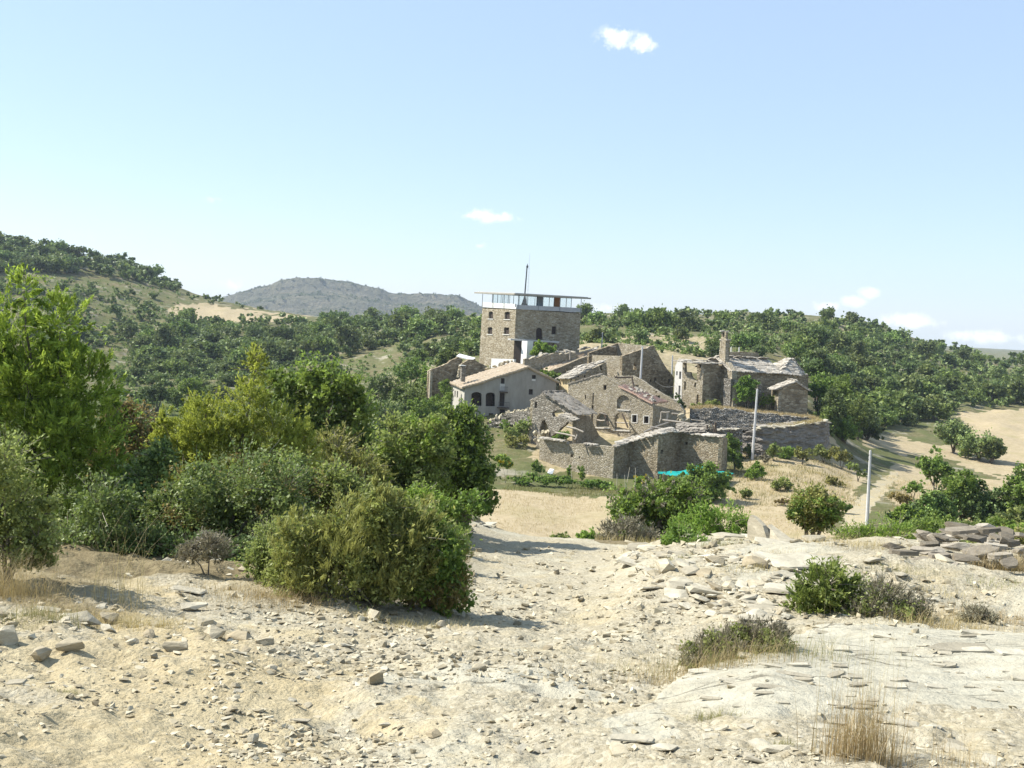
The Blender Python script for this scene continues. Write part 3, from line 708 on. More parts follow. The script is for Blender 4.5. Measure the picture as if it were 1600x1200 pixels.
    i, j = np.meshgrid(np.arange(39), np.arange(60), indexing='ij')
    q = np.stack([i * c + j, i * c + j + 1, (i + 1) * c + j + 1, (i + 1) * c + j], -1).reshape(-1, 4)
    me = mesh_data('ground', V, q, 'ground', True)
    a = me.attributes.new('zonetwo', 'FLOAT_COLOR', 'POINT'); a.data.foreach_set('color', np.tile(np.array([1, 0, .3, 1], np.float32), len(V)))
    me.attributes.new('zone', 'FLOAT_COLOR', 'POINT').data.foreach_set('color', np.tile(np.array([0, 0, 0, 1], np.float32), len(V)))
    tag(bpy.data.objects.new('hilltop_ground', me), kind='structure'); COL.objects.link(bpy.data.objects['hilltop_ground'])
    a = np.linspace(0, 2 * np.pi, 97)[:-1]
    V = np.concatenate([np.stack([np.cos(a) * r, np.sin(a) * r, np.full(96, -72.0)], 1) for r in (1, 300, 900, 2000, 3600)])
    q = np.array([[k * 96 + i, k * 96 + (i + 1) % 96, (k + 1) * 96 + (i + 1) % 96, (k + 1) * 96 + i] for k in range(4) for i in range(96)])
    me = mesh_data('terrain', V, q, 'ground', True)
    tag(bpy.data.objects.new('low_terrain', me), kind='structure'); COL.objects.link(bpy.data.objects['low_terrain'])
build_ground()

def build_far_hill():
    sky_l = np.array([(250, 500), (300, 490), (345, 470), (358, 461), (395, 452), (425, 444), (440, 437), (462, 434), (500, 436), (525, 439), (550, 441), (575, 448), (592, 450), (606, 457), (660, 459), (718, 461), (732, 469), (755, 480), (800, 492), (860, 500), (950, 510)])
    px = np.arange(250, 950, 2.2); top = np.interp(px, sky_l[:, 0], sky_l[:, 1]) + 1.3 * fbm(px / 14, px * 0, 5, 4)
    t = np.linspace(0, 1, 70)
    PXg, T = np.meshgrid(px, t)
    D = 1900 + 600 * T
    prof = np.interp(T, [0, .3, .6, .615, .82, .835, .93, 1], [0, .26, .52, .68, .78, .97, 1, .9])
    Yp = 530 + (top[None, :] - 530) * prof + (PXg - 800) * .0
    P = at(PXg, Yp, D)
    P[..., 2] += (7 * fbm(P[..., 0] / 160, P[..., 1] / 90, 71, 4) + 5 * np.abs(fbm(P[..., 0] / 60, P[..., 1] / 200, 72, 3))) * sstep(0, .3, T) * (1 - sstep(.55, .85, T) * .88)
    r, c = PXg.shape
    i, j = np.meshgrid(np.arange(r - 1), np.arange(c - 1), indexing='ij')
    q = np.stack([i * c + j, i * c + j + 1, (i + 1) * c + j + 1, (i + 1) * c + j], -1).reshape(-1, 4)
    m, nt, b = new_mat('far_scrub_hill'); n = NB(nt); rough(b, .95, .05)
    f = n.noise(n.pos(), .012, 8, .68); g = n.noise(n.pos((1, 1, 4)), .03, 6, .6)
    cc = n.ramp(f, [(.35, (.07, .08, .042)), (.5, (.125, .125, .07)), (.65, (.22, .195, .125))])
    dots = n.ramp(n.voro(n.pos(), .075), [(.25, (1, 1, 1)), (.5, (0, 0, 0))])
    cc = n.mix(n.math('MULTIPLY', dots, .7), cc, (.05, .06, .03))
    cc = n.mix(n.math('MULTIPLY', n.ramp(g, [(.56, (0, 0, 0)), (.66, (1, 1, 1))]), .5), cc, (.38, .31, .23))
    gg = n.N.new('ShaderNodeNewGeometry'); sx_ = n.N.new('ShaderNodeSeparateXYZ'); n.L.new(gg.outputs['True Normal'], sx_.inputs[0])
    steep = n.ramp(sx_.outputs[2], [(.82, (1, 1, 1)), (.93, (0, 0, 0))])
    cc = n.mix(n.math('MULTIPLY', steep, .5), cc, (.235, .22, .155))
    n.L.new(cc, b.inputs['Base Color']); n.bump(n.noise(n.pos(), .03, 8, .72), 1, 30, b)
    M['farhill'] = m
    V = P.reshape(-1, 3)
    o = obj('far_hill', V, q, 'farhill', None, True); tag(o, kind='structure')
build_far_hill()
def far_scrub():
    o = bpy.data.objects['far_hill']; n = len(o.data.vertices); V = np.zeros(n * 3, np.float32); o.data.vertices.foreach_get('co', V); V = V.reshape(-1, 3) + ORIG[o]
    r = np.random.default_rng(4); q = V[r.choice(n, 1500)]; C = np.repeat(q, 12, 0); s = np.repeat(r.uniform(1.0, 2.7, 1500), 12)
    C = C + r.normal(size=C.shape) * s[:, None] * [.8, .8, .5] + np.stack([0 * s, 0 * s, s * .5], 1)
    A = r.normal(size=C.shape); A /= np.linalg.norm(A, axis=1)[:, None]; B = np.cross(A, r.normal(size=C.shape)); B /= np.linalg.norm(B, axis=1)[:, None]
    L = s[:, None] * .9
    W = np.stack([C - A * L, C + B * L * .7, C + A * L, C - B * L * .7], 1).reshape(-1, 3)
    tag(obj('far_scrub', W, np.arange(len(W)).reshape(-1, 4), 'leaf_oak', None, tint=np.repeat(r.uniform(0, .5, len(C)), 4)), 'dark scrub dotted over the far flat-topped hill', 'scrub', kind='stuff')
far_scrub()

def build_haze():
    c = np.array([0, 200, 0]); 
    V, f = boxpts((0, 0, 32.5), (3900, 0, 0), (0, 3900, 0), (0, 0, 107.5))
    m = bpy.data.materials.new('haze_air'); m.use_nodes = True; nt = m.node_tree; nt.nodes.clear()
    out = nt.nodes.new('ShaderNodeOutputMaterial'); v = nt.nodes.new('ShaderNodeVolumePrincipled')
    v.inputs['Color'].default_value = (.72, .84, 1, 1); v.inputs['Density'].default_value = .00012; v.inputs['Anisotropy'].default_value = .2
    nt.links.new(v.outputs[0], out.inputs['Volume']); M['haze'] = m
    o = tag(obj('haze', V, f, 'haze'), kind='stuff')
    bm = bmesh.new(); bm.from_mesh(o.data); bmesh.ops.recalc_face_normals(bm, faces=bm.faces); bm.to_mesh(o.data); bm.free()
build_haze()

# ================================================================== THE VILLAGE
def up(v, z): return np.array([v[0], v[1], z])
def build_tower():
    L = Plane((752, 520, 195.6), (804.5, 520, 185)); Rr = Plane((804.5, 520, 185), (905.5, 520, 191.6))
    C = L.B; E1 = Rr.B; E2 = L.A; E3 = E1 + E2 - C
    gz = at(804, 585, 185)[2]
    t = thing('tower_house', 'tall square stone tower house with a flat-roofed glass pavilion on top', 'tower', up(C, gz))
    win = [arch(763.6, 770.2, 486.6, 498.2, 1.6), arch(788.4, 796.6, 487, 499, 1.6), arch(762, 769.2, 511, 522.3, 1.6), rect(787.4, 795.4, 511.6, 522)]
    wall(t, L, [(753.5, 482), (806.3, 482.5), (801, 592), (747, 588)], win, .6, 'tower_stone')
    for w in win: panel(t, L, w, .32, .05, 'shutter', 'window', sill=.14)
    door = arch(837.6, 847.6, 512, 531, 5); w2 = rect(862.4, 869.6, 510, 522, .06)
    holes = [rect(842, 843.2, 503.5, 505, .06), rect(895, 896, 504.5, 505.7, .06), rect(870, 871, 503, 504.4, .06)]
    wall(t, Rr, [(806.3, 482.5), (907, 490), (904.5, 562), (801, 592)], [door, w2] + holes, .6, 'tower_stone')
    panel(t, Rr, door, .3, .05, 'shutter', 'door'); panel(t, Rr, w2, .32, .05, 'shutter', 'window')
    zt = Rr.uv(806.3, 482.5)[1]
    plainwall(t, E1, E3, gz - 2, zt - .1, .5, 'tower_stone'); plainwall(t, E3, E2, gz - 2, zt - .1, .5, 'tower_stone')
    # concrete band / parapet, white on the sun side, shade put into the other side's grey
    u1 = (E1 - C) * [1, 1, 0]; u1 /= np.linalg.norm(u1); u2 = (E2 - C) * [1, 1, 0]; u2 /= np.linalg.norm(u2)
    LR = np.linalg.norm((E1 - C)[:2]); LL = np.linalg.norm((E2 - C)[:2])
    def P(a, b, z): return np.array([C[0], C[1], 0]) + u1 * a + u2 * b + [0, 0, z]
    V, f = prism([P(-.12, -.12, zt - .05), P(LR + .1, -.12, zt - .05), P(LR + .1, LL + .1, zt - .05), P(-.12, LL + .1, zt - .05)], (0, 0, .35))
    fl = obj('floor_slab', V, f, 'render_white', t)
    V, f = prism([P(-.14, .3, zt + .302), P(.16, .3, zt + .302), P(.16, LL, zt + .302), P(-.14, LL, zt + .302)], (0, 0, .55))
    obj('parapet', V, f, 'render_white', t)
    V, f = prism([P(.02, -.16, zt - .06), P(LR + .05, -.16, zt - .06), P(LR + .05, -.125, zt - .06), P(.02, -.125, zt - .06)], (0, 0, .8))
    obj('parapet', V, f, 'band_shade', t)  # thin facing over the white slab, its shade painted in
    # roof
    zr = at(807, 461, 184)[2]; oh = 1.25
    V, f = prism([P(-oh, -oh, zr), P(LR + oh, -oh, zr), P(LR + oh, LL + oh, zr), P(-oh, LL + oh, zr)], (0, 0, .28))
    roof = obj('roof', V, f, 'roof_metal', t)
    V, f = prism([P(-oh + .4, -oh + .4, zr + .282), P(LR + oh - .4, -oh + .4, zr + .282), P(LR + oh - .4, LL + oh - .4, zr + .282), P(-oh + .4, LL + oh - .4, zr + .282)], (0, 0, .1))
    obj('roof_upstand', V, f, 'concrete', roof)
    # thin outer posts along the edges
    def post(a, b, z0, z1, r=.055, mat='frame_steel', name='post'):
        V, f = tube([P(a, b, z0), P(a, b, z1)], r, 6); obj(name, V, f, mat, t)
    for s in (.02, .33, .66, .99): post(LR * s, -.16 if s else -.16, zt + .0, zr)
    for s in (.33, .66, .99): post(-.17, LL * s, zt + .0, zr)
    # glass pavilion set back from the edge
    ia = 1.3; zf = zt + .3
    g, gn, gb = new_mat('pavilion_glass'); nb = NB(gn); gn.nodes.remove(gb)
    tr = nb.N.new('ShaderNodeBsdfTransparent'); tr.inputs[0].default_value = (.95, .975, .975, 1)
    gl = nb.N.new('ShaderNodeBsdfGlossy'); gl.inputs['Roughness'].default_value = .02
    fr = nb.N.new('ShaderNodeFresnel'); fr.inputs[0].default_value = 1.45
    mx = nb.N.new('ShaderNodeMixShader'); mx.inputs[0].default_value = .06; nb.L.new(tr.outputs[0], mx.inputs[1]); nb.L.new(gl.outputs[0], mx.inputs[2])
    nb.L.new(mx.outputs[0], gn.nodes['Material Output'].inputs['Surface']); M['glass'] = g
    def pane(p0, p1, mat='glass', th=.03, name='pane'):
        d = p1 - p0; nn = np.array([-d[1], d[0], 0]); nn /= np.linalg.norm(nn)
        dd = d / np.linalg.norm(d) * .07
        V, f = prism([p0 + dd, p1 - dd, p1 - dd + [0, 0, zr - zf - .01], p0 + dd + [0, 0, zr - zf - .01]], nn * th); obj(name, V, f, mat, t)
    kinds = ['glass', 'glass', 'panel_grey', 'glass', 'glass', 'panel_wood', 'glass', 'glass']
    cut = [0, .16, .33, .45, .57, .66, .78, .90, 1.0]
    A = lambda s: P(ia + (LR - 2 * ia) * s, ia, zf)
    for i, k in enumerate(kinds):
        pane(A(cut[i]), A(cut[i + 1]), k, .03 if k == 'glass' else .08, 'pane' if k == 'glass' else 'wall_panel')
        post(ia + (LR - 2 * ia) * cut[i], ia, zf, zr, .06, 'frame_steel', 'window_frame')
    post(LR - ia, ia, zf, zr, .06, 'frame_steel', 'window_frame')
    B = lambda s: P(ia, ia + (LL - 2 * ia) * s, zf)
    for i in range(5):
        pane(B(i / 5 + .002), B((i + 1) / 5)); post(ia, ia + (LL - 2 * ia) * (i + 1) / 5, zf, zr, .06, 'frame_steel', 'window_frame')
    Cc = lambda s: P(ia + (LR - 2 * ia) * s, LL - ia, zf)
    for i in range(6):
        if i in (2,): continue
        pane(Cc(i / 6), Cc((i + 1) / 6)); post(ia + (LR - 2 * ia) * (i + 1) / 6, LL - ia, zf, zr, .05, 'frame_steel', 'window_frame')
    Dd = lambda s: P(LR - ia, ia + (LL - 2 * ia) * s, zf)
    for i in range(5): pane(Dd(i / 5 + .002), Dd((i + 1) / 5))
    # conical fire hood with its flue going up through the roof
    h = P(3.0, 4.6, 0)
    base = at(819.3, 475, h[1]); tip = at(820, 462.5, h[1])
    V, f = tube([up(base, base[2] - 1.1), up(base, base[2] - .45), up(base, base[2] - .449), up(base, base[2] - .3), up(tip, zr - .1)], [.12, .12, .6, .62, .14], 10)
    obj('fire_hood', V, f, 'dark_metal', t)
    hb = at(820.3, 455.5, h[1]); ht = at(823.4, 418.5, h[1])
    fl = obj('flue', *tube([up(hb, hb[2] - .4), ht], [.13, .11], 8), 'dark_metal', t)
    obj('flue_cap', *tube([ht - [0, 0, .05], ht + [0.05, 0, .12], ht + [.05, 0, .35], ht + [.05, 0, .5], ht + [.05, 0, .75]], [.11, .2, .2, .07, .05], 8), 'dark_metal', fl)
    a0 = at(824.8, 456, h[1] + 1); a1 = at(828, 396, h[1] + 1)
    an = obj('antenna', *tube([up(a0, zr), a1], [.03, .02], 5), 'wire', t)
    for s in np.linspace(.05, .6, 7): obj('antenna_element', *tube([a0 + (a1 - a0) * s + [-.22, 0, 0], a0 + (a1 - a0) * s + [.22, 0, .05]], .018, 4), 'wire', an)
    # terrace slab at the foot with white pier
    q = Plane((798, 531, 183.2), (874, 531, 187.6))
    V, f = prism([q.px(798, 529.2), q.px(874, 533.6), q.px(874, 533.6, 2.2), q.px(798, 529.2, 1.2)], (0, 0, -.28)); obj('terrace_slab', V, f, 'concrete', t)
    q2 = Plane((814.5, 550, 183.3), (823.5, 550, 181.9)); q3 = Plane((823.5, 550, 181.9), (832, 550, 182.6))
    wall(t, q2, [(815.5, 532.3), (824, 532.8), (821.5, 574), (813, 574)], [], .3, 'render_white', 'pier')
    wall(t, q3, [(824, 532.8), (833.5, 533.3), (831, 574), (821.5, 574)], [], .3, 'render_white', 'pier')
    q4 = Plane((802.5, 550, 184.6), (814.5, 550, 183.9))
    panel(t, q4, [(803, 532), (815.5, 532.4), (813.5, 572), (801, 572)], .15, .1, 'shutter', 'door')
    w = thing('low_wall', 'low white rendered wall at the sunlit foot of the tower', 'wall', at(786, 568, 180))
    q5 = Plane((768, 563, 184.5), (803, 563, 180)); wall(w, q5, [(768, 560), (803.3, 561.5), (802, 577), (767, 575)], [], .5, 'render_white', 'wall_body')
build_tower()

def build_grey_house():
    Gp = Plane((725.5, 630, 158), (867.5, 630, 161.8)); Lp = Plane((706.8, 625, 167.5), (725.5, 630, 158))
    t = thing('plastered_house', 'grey rendered house with arched openings and a sunlit clay-tile roof', 'house', up(Gp.A, at(725, 660, 158)[2]))
    a1 = arch(736.6, 752.6, 612.6, 634.2, 4); a2 = arch(759, 773.6, 613.2, 635, 4); d1 = rect(781, 789, 614, 634.5); u1 = rect(783, 788.6, 591, 601)
    d2 = rect(781, 789, 639.5, 652); w1 = rect(764, 771, 645.5, 657); r1 = rect(831.4, 837.6, 586, 595); r2 = rect(826.4, 833, 608, 616.6)
    wall(t, Gp, [(726.3, 604.6), (825.6, 574.4), (868.6, 594.6), (866, 672), (723, 675)], [a1, a2, d1, u1, d2, w1, r1, r2], .5, 'render_grey')
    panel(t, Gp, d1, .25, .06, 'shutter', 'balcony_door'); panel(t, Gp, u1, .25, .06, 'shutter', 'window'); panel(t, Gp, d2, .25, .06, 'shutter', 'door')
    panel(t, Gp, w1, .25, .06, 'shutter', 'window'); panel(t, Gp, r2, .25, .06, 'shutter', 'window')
    w = panel(t, Gp, r1, .3, .06, 'shutter', 'window'); V, f = prism([Gp.px(831.2, 592.2, .05), Gp.px(837.4, 592.5, .05), Gp.px(837, 595.4, .05), Gp.px(831, 595.2, .05)], Gp.n * .15); obj('sill', V, f, 'sill', w)
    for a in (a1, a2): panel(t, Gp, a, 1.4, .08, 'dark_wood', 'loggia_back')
    V, f = prism([Gp.px(781.4, 599.4, -.02), Gp.px(788.8, 599.8, -.02), Gp.px(788.2, 610.4, -.02), Gp.px(781, 610, -.02)], Gp.n * .04); obj('plaster_panel', V, f, 'concrete', t)
    for x0, x1, y in ((780.6, 792, 611.6), (776.8, 794, 635.6)):
        a, b = Gp.px(x0, y), Gp.px(x1, y + .5)
        V, f = prism([a - Gp.n * .7, b - Gp.n * .7, b + Gp.n * .1, a + Gp.n * .1], (0, 0, -.16)); bal = obj('balcony', V, f, 'dark_wood', t)
        parts = []
        for s in np.linspace(0.02, .98, 9):
            p = a + (b - a) * s - Gp.n * .66; parts.append(tube([p, p + [0, 0, .8]], .015, 4))
        parts.append(tube([a - Gp.n * .66 + [0, 0, .8], b - Gp.n * .66 + [0, 0, .8]], .025, 4))
        V, f = merge(parts); obj('railing', V, f, 'dark_metal', bal)
    s1 = rect(710.4, 712, 610.4, 620, .04); s2 = rect(714, 715.8, 611, 621, .04)
    wall(t, Lp, [(708.2, 594.5), (726.3, 604.6), (723, 675), (705, 655)], [s1, s2], .5, 'render_pale')
    for s in (s1, s2): panel(t, Lp, s, .3, .05, 'shutter', 'window')
    # roof: two tiled slopes
    vb = (Lp.A - Lp.B) * [1, 1, 0]; ln = np.linalg.norm(vb); vb /= ln
    eave = Gp.px(726.3, 604.6) - Gp.u * .55 - vb * .45 + [0, 0, -.12]; ridge = Gp.px(825.6, 574.4) - vb * .45 + [0, 0, .16]; er = Gp.px(868.6, 594.6) - vb * .45 + Gp.u * .5 + [0, 0, -.08]
    bk = vb * (ln + .8)
    tile_roof(t, [ridge + bk, ridge, eave, eave + bk], 26, 22); tile_roof(t, [ridge, ridge + bk, er + bk, er], 26, 10)
    zl = at(725, 675, 158)[2]
    plainwall(t, Gp.B, Gp.B + vb * ln, zl, Gp.uv(868.6, 594.6)[1] - .3, .4, 'render_grey')
    # rear gable
    bp = Gp.shifted(ln); o = [Gp.uv(x, y) for x, y in [(726.3, 606), (825.6, 576.5), (868.6, 596), (866, 672), (723, 675)]]
    wall(t, bp, o, [], .4, 'render_grey', world=True)
    cpl = Plane((721.5, 585, 160.3), (727.5, 585, 160.5)); cl = Plane((719.5, 585, 161.2), (721.5, 585, 160.3))
    c = wall(t, cpl, [(721.5, 572), (727.8, 572.3), (726.8, 597), (720.6, 596)], [], .8, 'rubble_grey', 'chimney')
    V, f = prism([cpl.px(719.6, 571.8, -.1), cpl.px(728.4, 572.2, -.1), cpl.px(728.4, 572.2, .9), cpl.px(719.6, 571.8, .9)], (0, 0, .1)); obj('chimney_cap', V, f, 'concrete', c)
    # loose stones along the back of the ridge
    for k in range(16):
        s = rng.uniform(0, 1); p = ridge + bk * (1.0) + (eave - ridge) * s * .45 + [rng.normal() * .2, rng.normal() * .3, .25]
        place('loose_stone', ROCKS[k % 10], t, p, rng.uniform(0, 6, 3), rng.uniform(.18, .42, 3))
build_grey_house()

def build_left_ruins():
    p = Plane((669, 595, 170), (722, 580, 173))
    t = thing('ruined_wall', 'dark ruined stone wall with a pale pillar, behind the grey rendered house', 'ruin', at(690, 612, 170.5))
    wall(t, p, [(668.5, 622)] + rag([(669.5, 580), (680, 575), (700, 567), (716, 558), (722, 562)], 1.6, 4, 1) + [(722, 612), (700, 622)], [], .6, 'rubble_brown')
    q = Plane((667.8, 595, 172.5), (670, 595, 169.9)); wall(t, q, [(669, 579), (672.4, 579.5), (671, 622), (667, 622)], [], .4, 'rubble_pale', 'pillar')
    q = Plane((716, 575, 171), (762, 575, 173.5))
    t = thing('ruined_gable', 'small ruined stone gable between the tower and the tiled roof', 'ruin', at(740, 592, 172))
    wall(t, q, [(716, 600)] + rag([(716, 586), (719, 573), (723, 567), (737, 560.5), (750, 567), (762, 573)], 1.2, 4, 2) + [(762, 600)], [], .6, 'rubble_brown')
    a = [at(700, 558, 178), at(722, 552, 180), at(742, 559, 177), at(736, 561.5, 174.5), at(716, 556.5, 176)]
    V, f = prism([at(718, 552.5, 182), at(743, 559, 180), at(738, 562.5, 176.5), at(713, 556, 178)], (0, 0, -.15)); obj('roof_sheet', V, f, 'render_white', t)
    for k in range(9): place('loose_stone', ROCKS[k % 10], t, q.px(718 + k * .5 + rng.normal(), 588 - k * 2.2, .2), rng.uniform(0, 6, 3), rng.uniform(.25, .5, 3))
build_left_ruins()

def build_long_ruin():
    t = thing('long_ruin', 'long low ruin with broken orange roof tiles below the tower', 'ruin', at(885, 590, 176))
    tile_roof(t, [at(845, 569.5, 178), at(936, 541, 188), at(924, 557, 182), at(852, 581, 172)], 40, 8)
    p = Plane((862, 580, 171.5), (924, 565, 181))
    wall(t, p, [(852, 598)] + [(853, 582), (880, 572), (905, 561), (924, 554.5)] + [(924, 590), (880, 600)], [rect(884, 887, 576, 582)], .5, 'rubble')
    p = Plane((819, 565, 174.5), (903, 560, 180))
    wall(t, p, [(819, 582)] + rag([(819.5, 561), (840, 557), (862, 554), (900, 551)], 2, 4, 5) + [(905, 560), (860, 574), (840, 584)], [], .6, 'rubble_pale')
    for k in range(26):
        s = rng.uniform(); place('loose_slab', ROOFSLAB['slab'][k % 6], t, at(830 + 105 * s, 560 - 16 * s + rng.normal() * 1.3 - 2.0, 176 + 9 * s), (rng.normal() * .2, rng.normal() * .2, rng.uniform(0, 6)), (rng.uniform(.4, .9), rng.uniform(.3, .6), .8))
    beampx(t, (890.5, 562, 178), (890, 549.5, 178), .1)
build_long_ruin()

def build_roofless_house():
    Fp = Plane((972, 580, 165), (1052, 580, 172)); d = np.array([-Fp.u[1], Fp.u[0], 0])
    t = thing('roofless_house', 'large roofless stone house with a shaded gable, behind the arched facade', 'ruin', up(Fp.A, at(972, 625, 165)[2]))
    LL = 8.2
    w = rect(989.4, 994.6, 568.4, 577.6, .05); w = [(989.2, 577.4), (990, 568.4), (992.6, 568.4), (995, 577.9)]
    hs = [w, rect(1015.8, 1018, 592.4, 596.4), rect(1022.6, 1025.8, 590, 597), rect(1044.4, 1047, 592, 599)]
    wall(t, Fp, [(970, 640)] + rag([(972.6, 556.4), (1000, 547), (1022, 540), (1030, 556)], .7, 5, 7) + rag([(1038, 570), (1053, 590)], .5, 5, 8) + [(1050, 640)], hs, .55, 'rubble_brown')
    panel(t, Fp, hs[2], .4, .06, 'shutter', 'door'); panel(t, Fp, hs[3], .35, .06, 'shutter', 'window')
    Lp = Plane((924, 570, 171.2), (972, 580, 165))
    wall(t, Lp, [(922, 625)] + rag([(925, 554.5), (972.6, 556.2)], .4, 6, 9) + [(970, 640)], [], .55, 'rubble_pale')
    # rear gable and the spine wall under the vanished ridge
    bp = Fp.shifted(LL); o = [Fp.uv(x, y) for x, y in [(972.6, 557), (1000, 547.4), (1022, 540.2), (1040, 572), (1053, 591), (1050, 625), (970, 625)]]
    wall(t, bp, o, [], .5, 'rubble_brown', world=True)
    uz = Fp.uv(1022, 540); p0 = Fp.p(uz[0], 0, .6); p1 = Fp.p(uz[0], 0, LL); zb = at(972, 625, 165)[2]
    plainwall(t, p0, p1, zb, uz[1] - .12, .5, 'rubble_pale')
    for k in range(5): place('roof_tile', ROOFSLAB['slab'][k % 6], t, at(956 + k, 541.5, 174), (0, .1, k), (.35, .25, .6)).data = ROOFSLAB['slab'][k % 6]
    Rp = Plane((1034, 575, 171), (1053, 592, 176))
build_roofless_house()

def build_lean_to():
    Sp = Plane((894, 595, 160), (949, 580, 165)); Op = Plane((872.5, 605, 163.5), (894, 595, 160))
    t = thing('ochre_house', 'narrow ochre rendered ruin with stone slab roof beside the grey house', 'house', at(892, 620, 161))
    w = [(937, 578.2), (937.4, 571.4), (940.8, 571.2), (941, 578)]
    wall(t, Sp, [(891, 632), (894.2, 592.4), (920, 579), (947.4, 565.4), (949.5, 590), (949, 632)], [w, rect(902.5, 905, 586.5, 589.5), rect(912.5, 915, 586, 590)], .5, 'rubble')
    wall(t, Op, [(870.5, 632), (874.6, 591.6), (894.2, 592.4), (890, 632)], [], .5, 'render_ochre')
    slab_roof(t, [at(900, 573.5, 169), at(946, 564, 165.5), at(893.5, 590.5, 159.8), at(874, 590, 163.6)], 6, 9, 'slab', .09, seed=4, skip=.1)
build_lean_to()

def build_arched_ruin():
    Fp = Plane((888, 640, 152), (1020, 640, 143)); u2 = Fp.n
    t = thing('arched_ruin', 'roofless stone house front with two tall arches and a sloping gable', 'ruin', up(at(960, 690, 147), at(960, 690, 147)[2]))
    h1 = rect(943, 947.6, 601.4, 609.2); n1 = arch(964, 984, 617.6, 638.2, 9)
    A1 = arch(960.4, 983, 644, 671, 10); A2 = rag(arch(932, 951.5, 645.5, 667, 9), .8, 3, 3)
    r1 = rect(988.4, 995, 648.4, 659.6); r2 = rect(1006.6, 1013.6, 650.4, 661)
    niche = rect(926, 928, 614, 631); n2 = rect(914, 916, 617, 624); n3 = rect(924.6, 927.6, 633, 664)
    top = rag([(888, 601.5), (890, 600), (907, 594.6), (934, 587), (940, 586), (962, 598), (990, 614), (1021, 631.4)], 1.0, 4, 11)
    wall(t, Fp, [(886, 690)] + top + [(1018.6, 672), (1016, 700), (930, 705)], [h1, n1, A1, A2, r1, r2, niche, n2, n3], .6, 'rubble_pale')
    panel(t, Fp, n1, .25, .3, 'rubble_pale', 'blocked_arch'); panel(t, Fp, h1, .4, .05, 'shutter', 'window')
    for n_ in (niche, n2, n3): panel(t, Fp, n_, .3, .2, 'rubble', 'niche')
    for r_ in (r1, r2):
        w = panel(t, Fp, r_, .35, .05, 'shutter', 'window')
        (x0, y1), (x1_, y0), (x2, y2), (x3, y3) = r_
        for a, b in (((x0 - 1.2, y0 - 1), (x0, y1 + 1)), ((x2, y0 - 1), (x2 + 1.2, y1 + 1)), ((x0, y0 - 1.2), (x2, y0)), ((x0 - 1, y1 + .4), (x2 + 1, y1 + 1.6))):
            V, f = prism([Fp.px(a[0], a[1], -.03), Fp.px(b[0], a[1], -.03), Fp.px(b[0], b[1], -.03), Fp.px(a[0], b[1], -.03)], u2 * .1); obj('window_frame', V, f, 'sill', w)
    # arch surrounds and sills
    for x0, x1, y in ((958, 984.5, 671.5), (930, 953, 667.5), (965, 984, 639.5)):
        V, f = prism([Fp.px(x0, y, -.12), Fp.px(x1, y + 1, -.12), Fp.px(x1, y + 1, .5), Fp.px(x0, y, .5)], (0, 0, -.14)); obj('sill', V, f, 'sill', t)
    for ar in (arch(964, 984, 617.6, 638.2, 9, 10)[1:-1], arch(960.4, 983, 644, 671, 10, 10)[1:-1]):
        for i in range(len(ar) - 1):
            (ax, ay), (bx, by) = ar[i], ar[i + 1]; cx = sum(p[0] for p in ar) / len(ar); cy = ar[0][1]
            s = 1.14; o = [(ax, ay), (bx, by), (cx + (bx - cx) * s, cy + (by - cy) * s), (cx + (ax - cx) * s, cy + (ay - cy) * s)]
            V, f = prism([Fp.px(x, y, -.05) for x, y in o], u2 * .3); obj('arch_stone', V, f, 'rubble_pale', t)
    # side wall in shade, rear wall parallel to the front
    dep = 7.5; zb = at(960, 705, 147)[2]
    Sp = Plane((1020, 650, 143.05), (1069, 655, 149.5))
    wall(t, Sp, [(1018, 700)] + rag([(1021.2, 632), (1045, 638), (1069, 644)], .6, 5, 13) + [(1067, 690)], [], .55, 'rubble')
    Bp = Fp.shifted(dep)
    wall(t, Bp, [(930, 660)] + rag([(938, 592), (972, 587.5), (988, 587), (1003, 594), (1025, 609), (1045, 621), (1062, 633), (1069, 642)], 1.2, 4, 15) + [(1066, 690), (930, 690)],
         [rect(992.6, 998, 601, 611), rect(1025, 1031.6, 617.6, 630.4), rect(1024, 1026.5, 611, 613.5)], .55, 'rubble_pale')
    plainwall(t, Fp.p(.3, 0, .6), Fp.p(.3, 0, dep), zb, Fp.uv(888, 606)[1], .5, 'rubble')
    # broken roof edge: pink tiles along the right slope
    a, b = Fp.px(968, 602.5), Fp.px(1021, 630.6)
    tile_roof(t, [a + u2 * 1.6 + [0, 0, .1], b + u2 * 4.2 + [0, 0, .1], b - u2 * .25 + [0, 0, .12], a - u2 * .2 + [0, 0, .12]], 22, 5, 'tile_pink')
    for k in range(24):
        s = rng.uniform(); q = a + (b - a) * s + u2 * rng.uniform(-.1, 2.5) + [0, 0, .28]
        place('loose_tile', ROOFSLAB['slab'][k % 6], t, q, (rng.normal() * .3, rng.normal() * .3 + .5, rng.uniform(0, 6)), (rng.uniform(.2, .5), rng.uniform(.2, .4), .6))
    for k in range(16):
        s = k / 15; q = Fp.px(890 + 46 * s, 600 - 14 * s) + u2 * .25 + [0, 0, .08]; place('coping_slab', ROOFSLAB['slab_dark'][k % 6], t, q, (rng.normal() * .1, -.25 + rng.normal() * .1, math.atan2(Fp.u[1], Fp.u[0])), (.4, .5, .7))
    # fallen timbers
    for a, b, r in (((961, 589.5, 150), (989, 589, 150), .13), ((987, 589, 149.5), (992.5, 612, 148.6), .14), ((962.5, 660, 145.5), (982, 661, 144.6), .1), ((972, 647, 145.6), (981, 668, 144.2), .13),
                    ((943, 645, 147.6), (951, 664, 146.4), .14), ((933, 656, 148), (945, 657, 147), .1), ((936, 645, 147), (948, 648, 147), .1)):
        beampx(t, a, b, r, 'dark_wood' if r == .14 or r == .13 else 'old_wood')
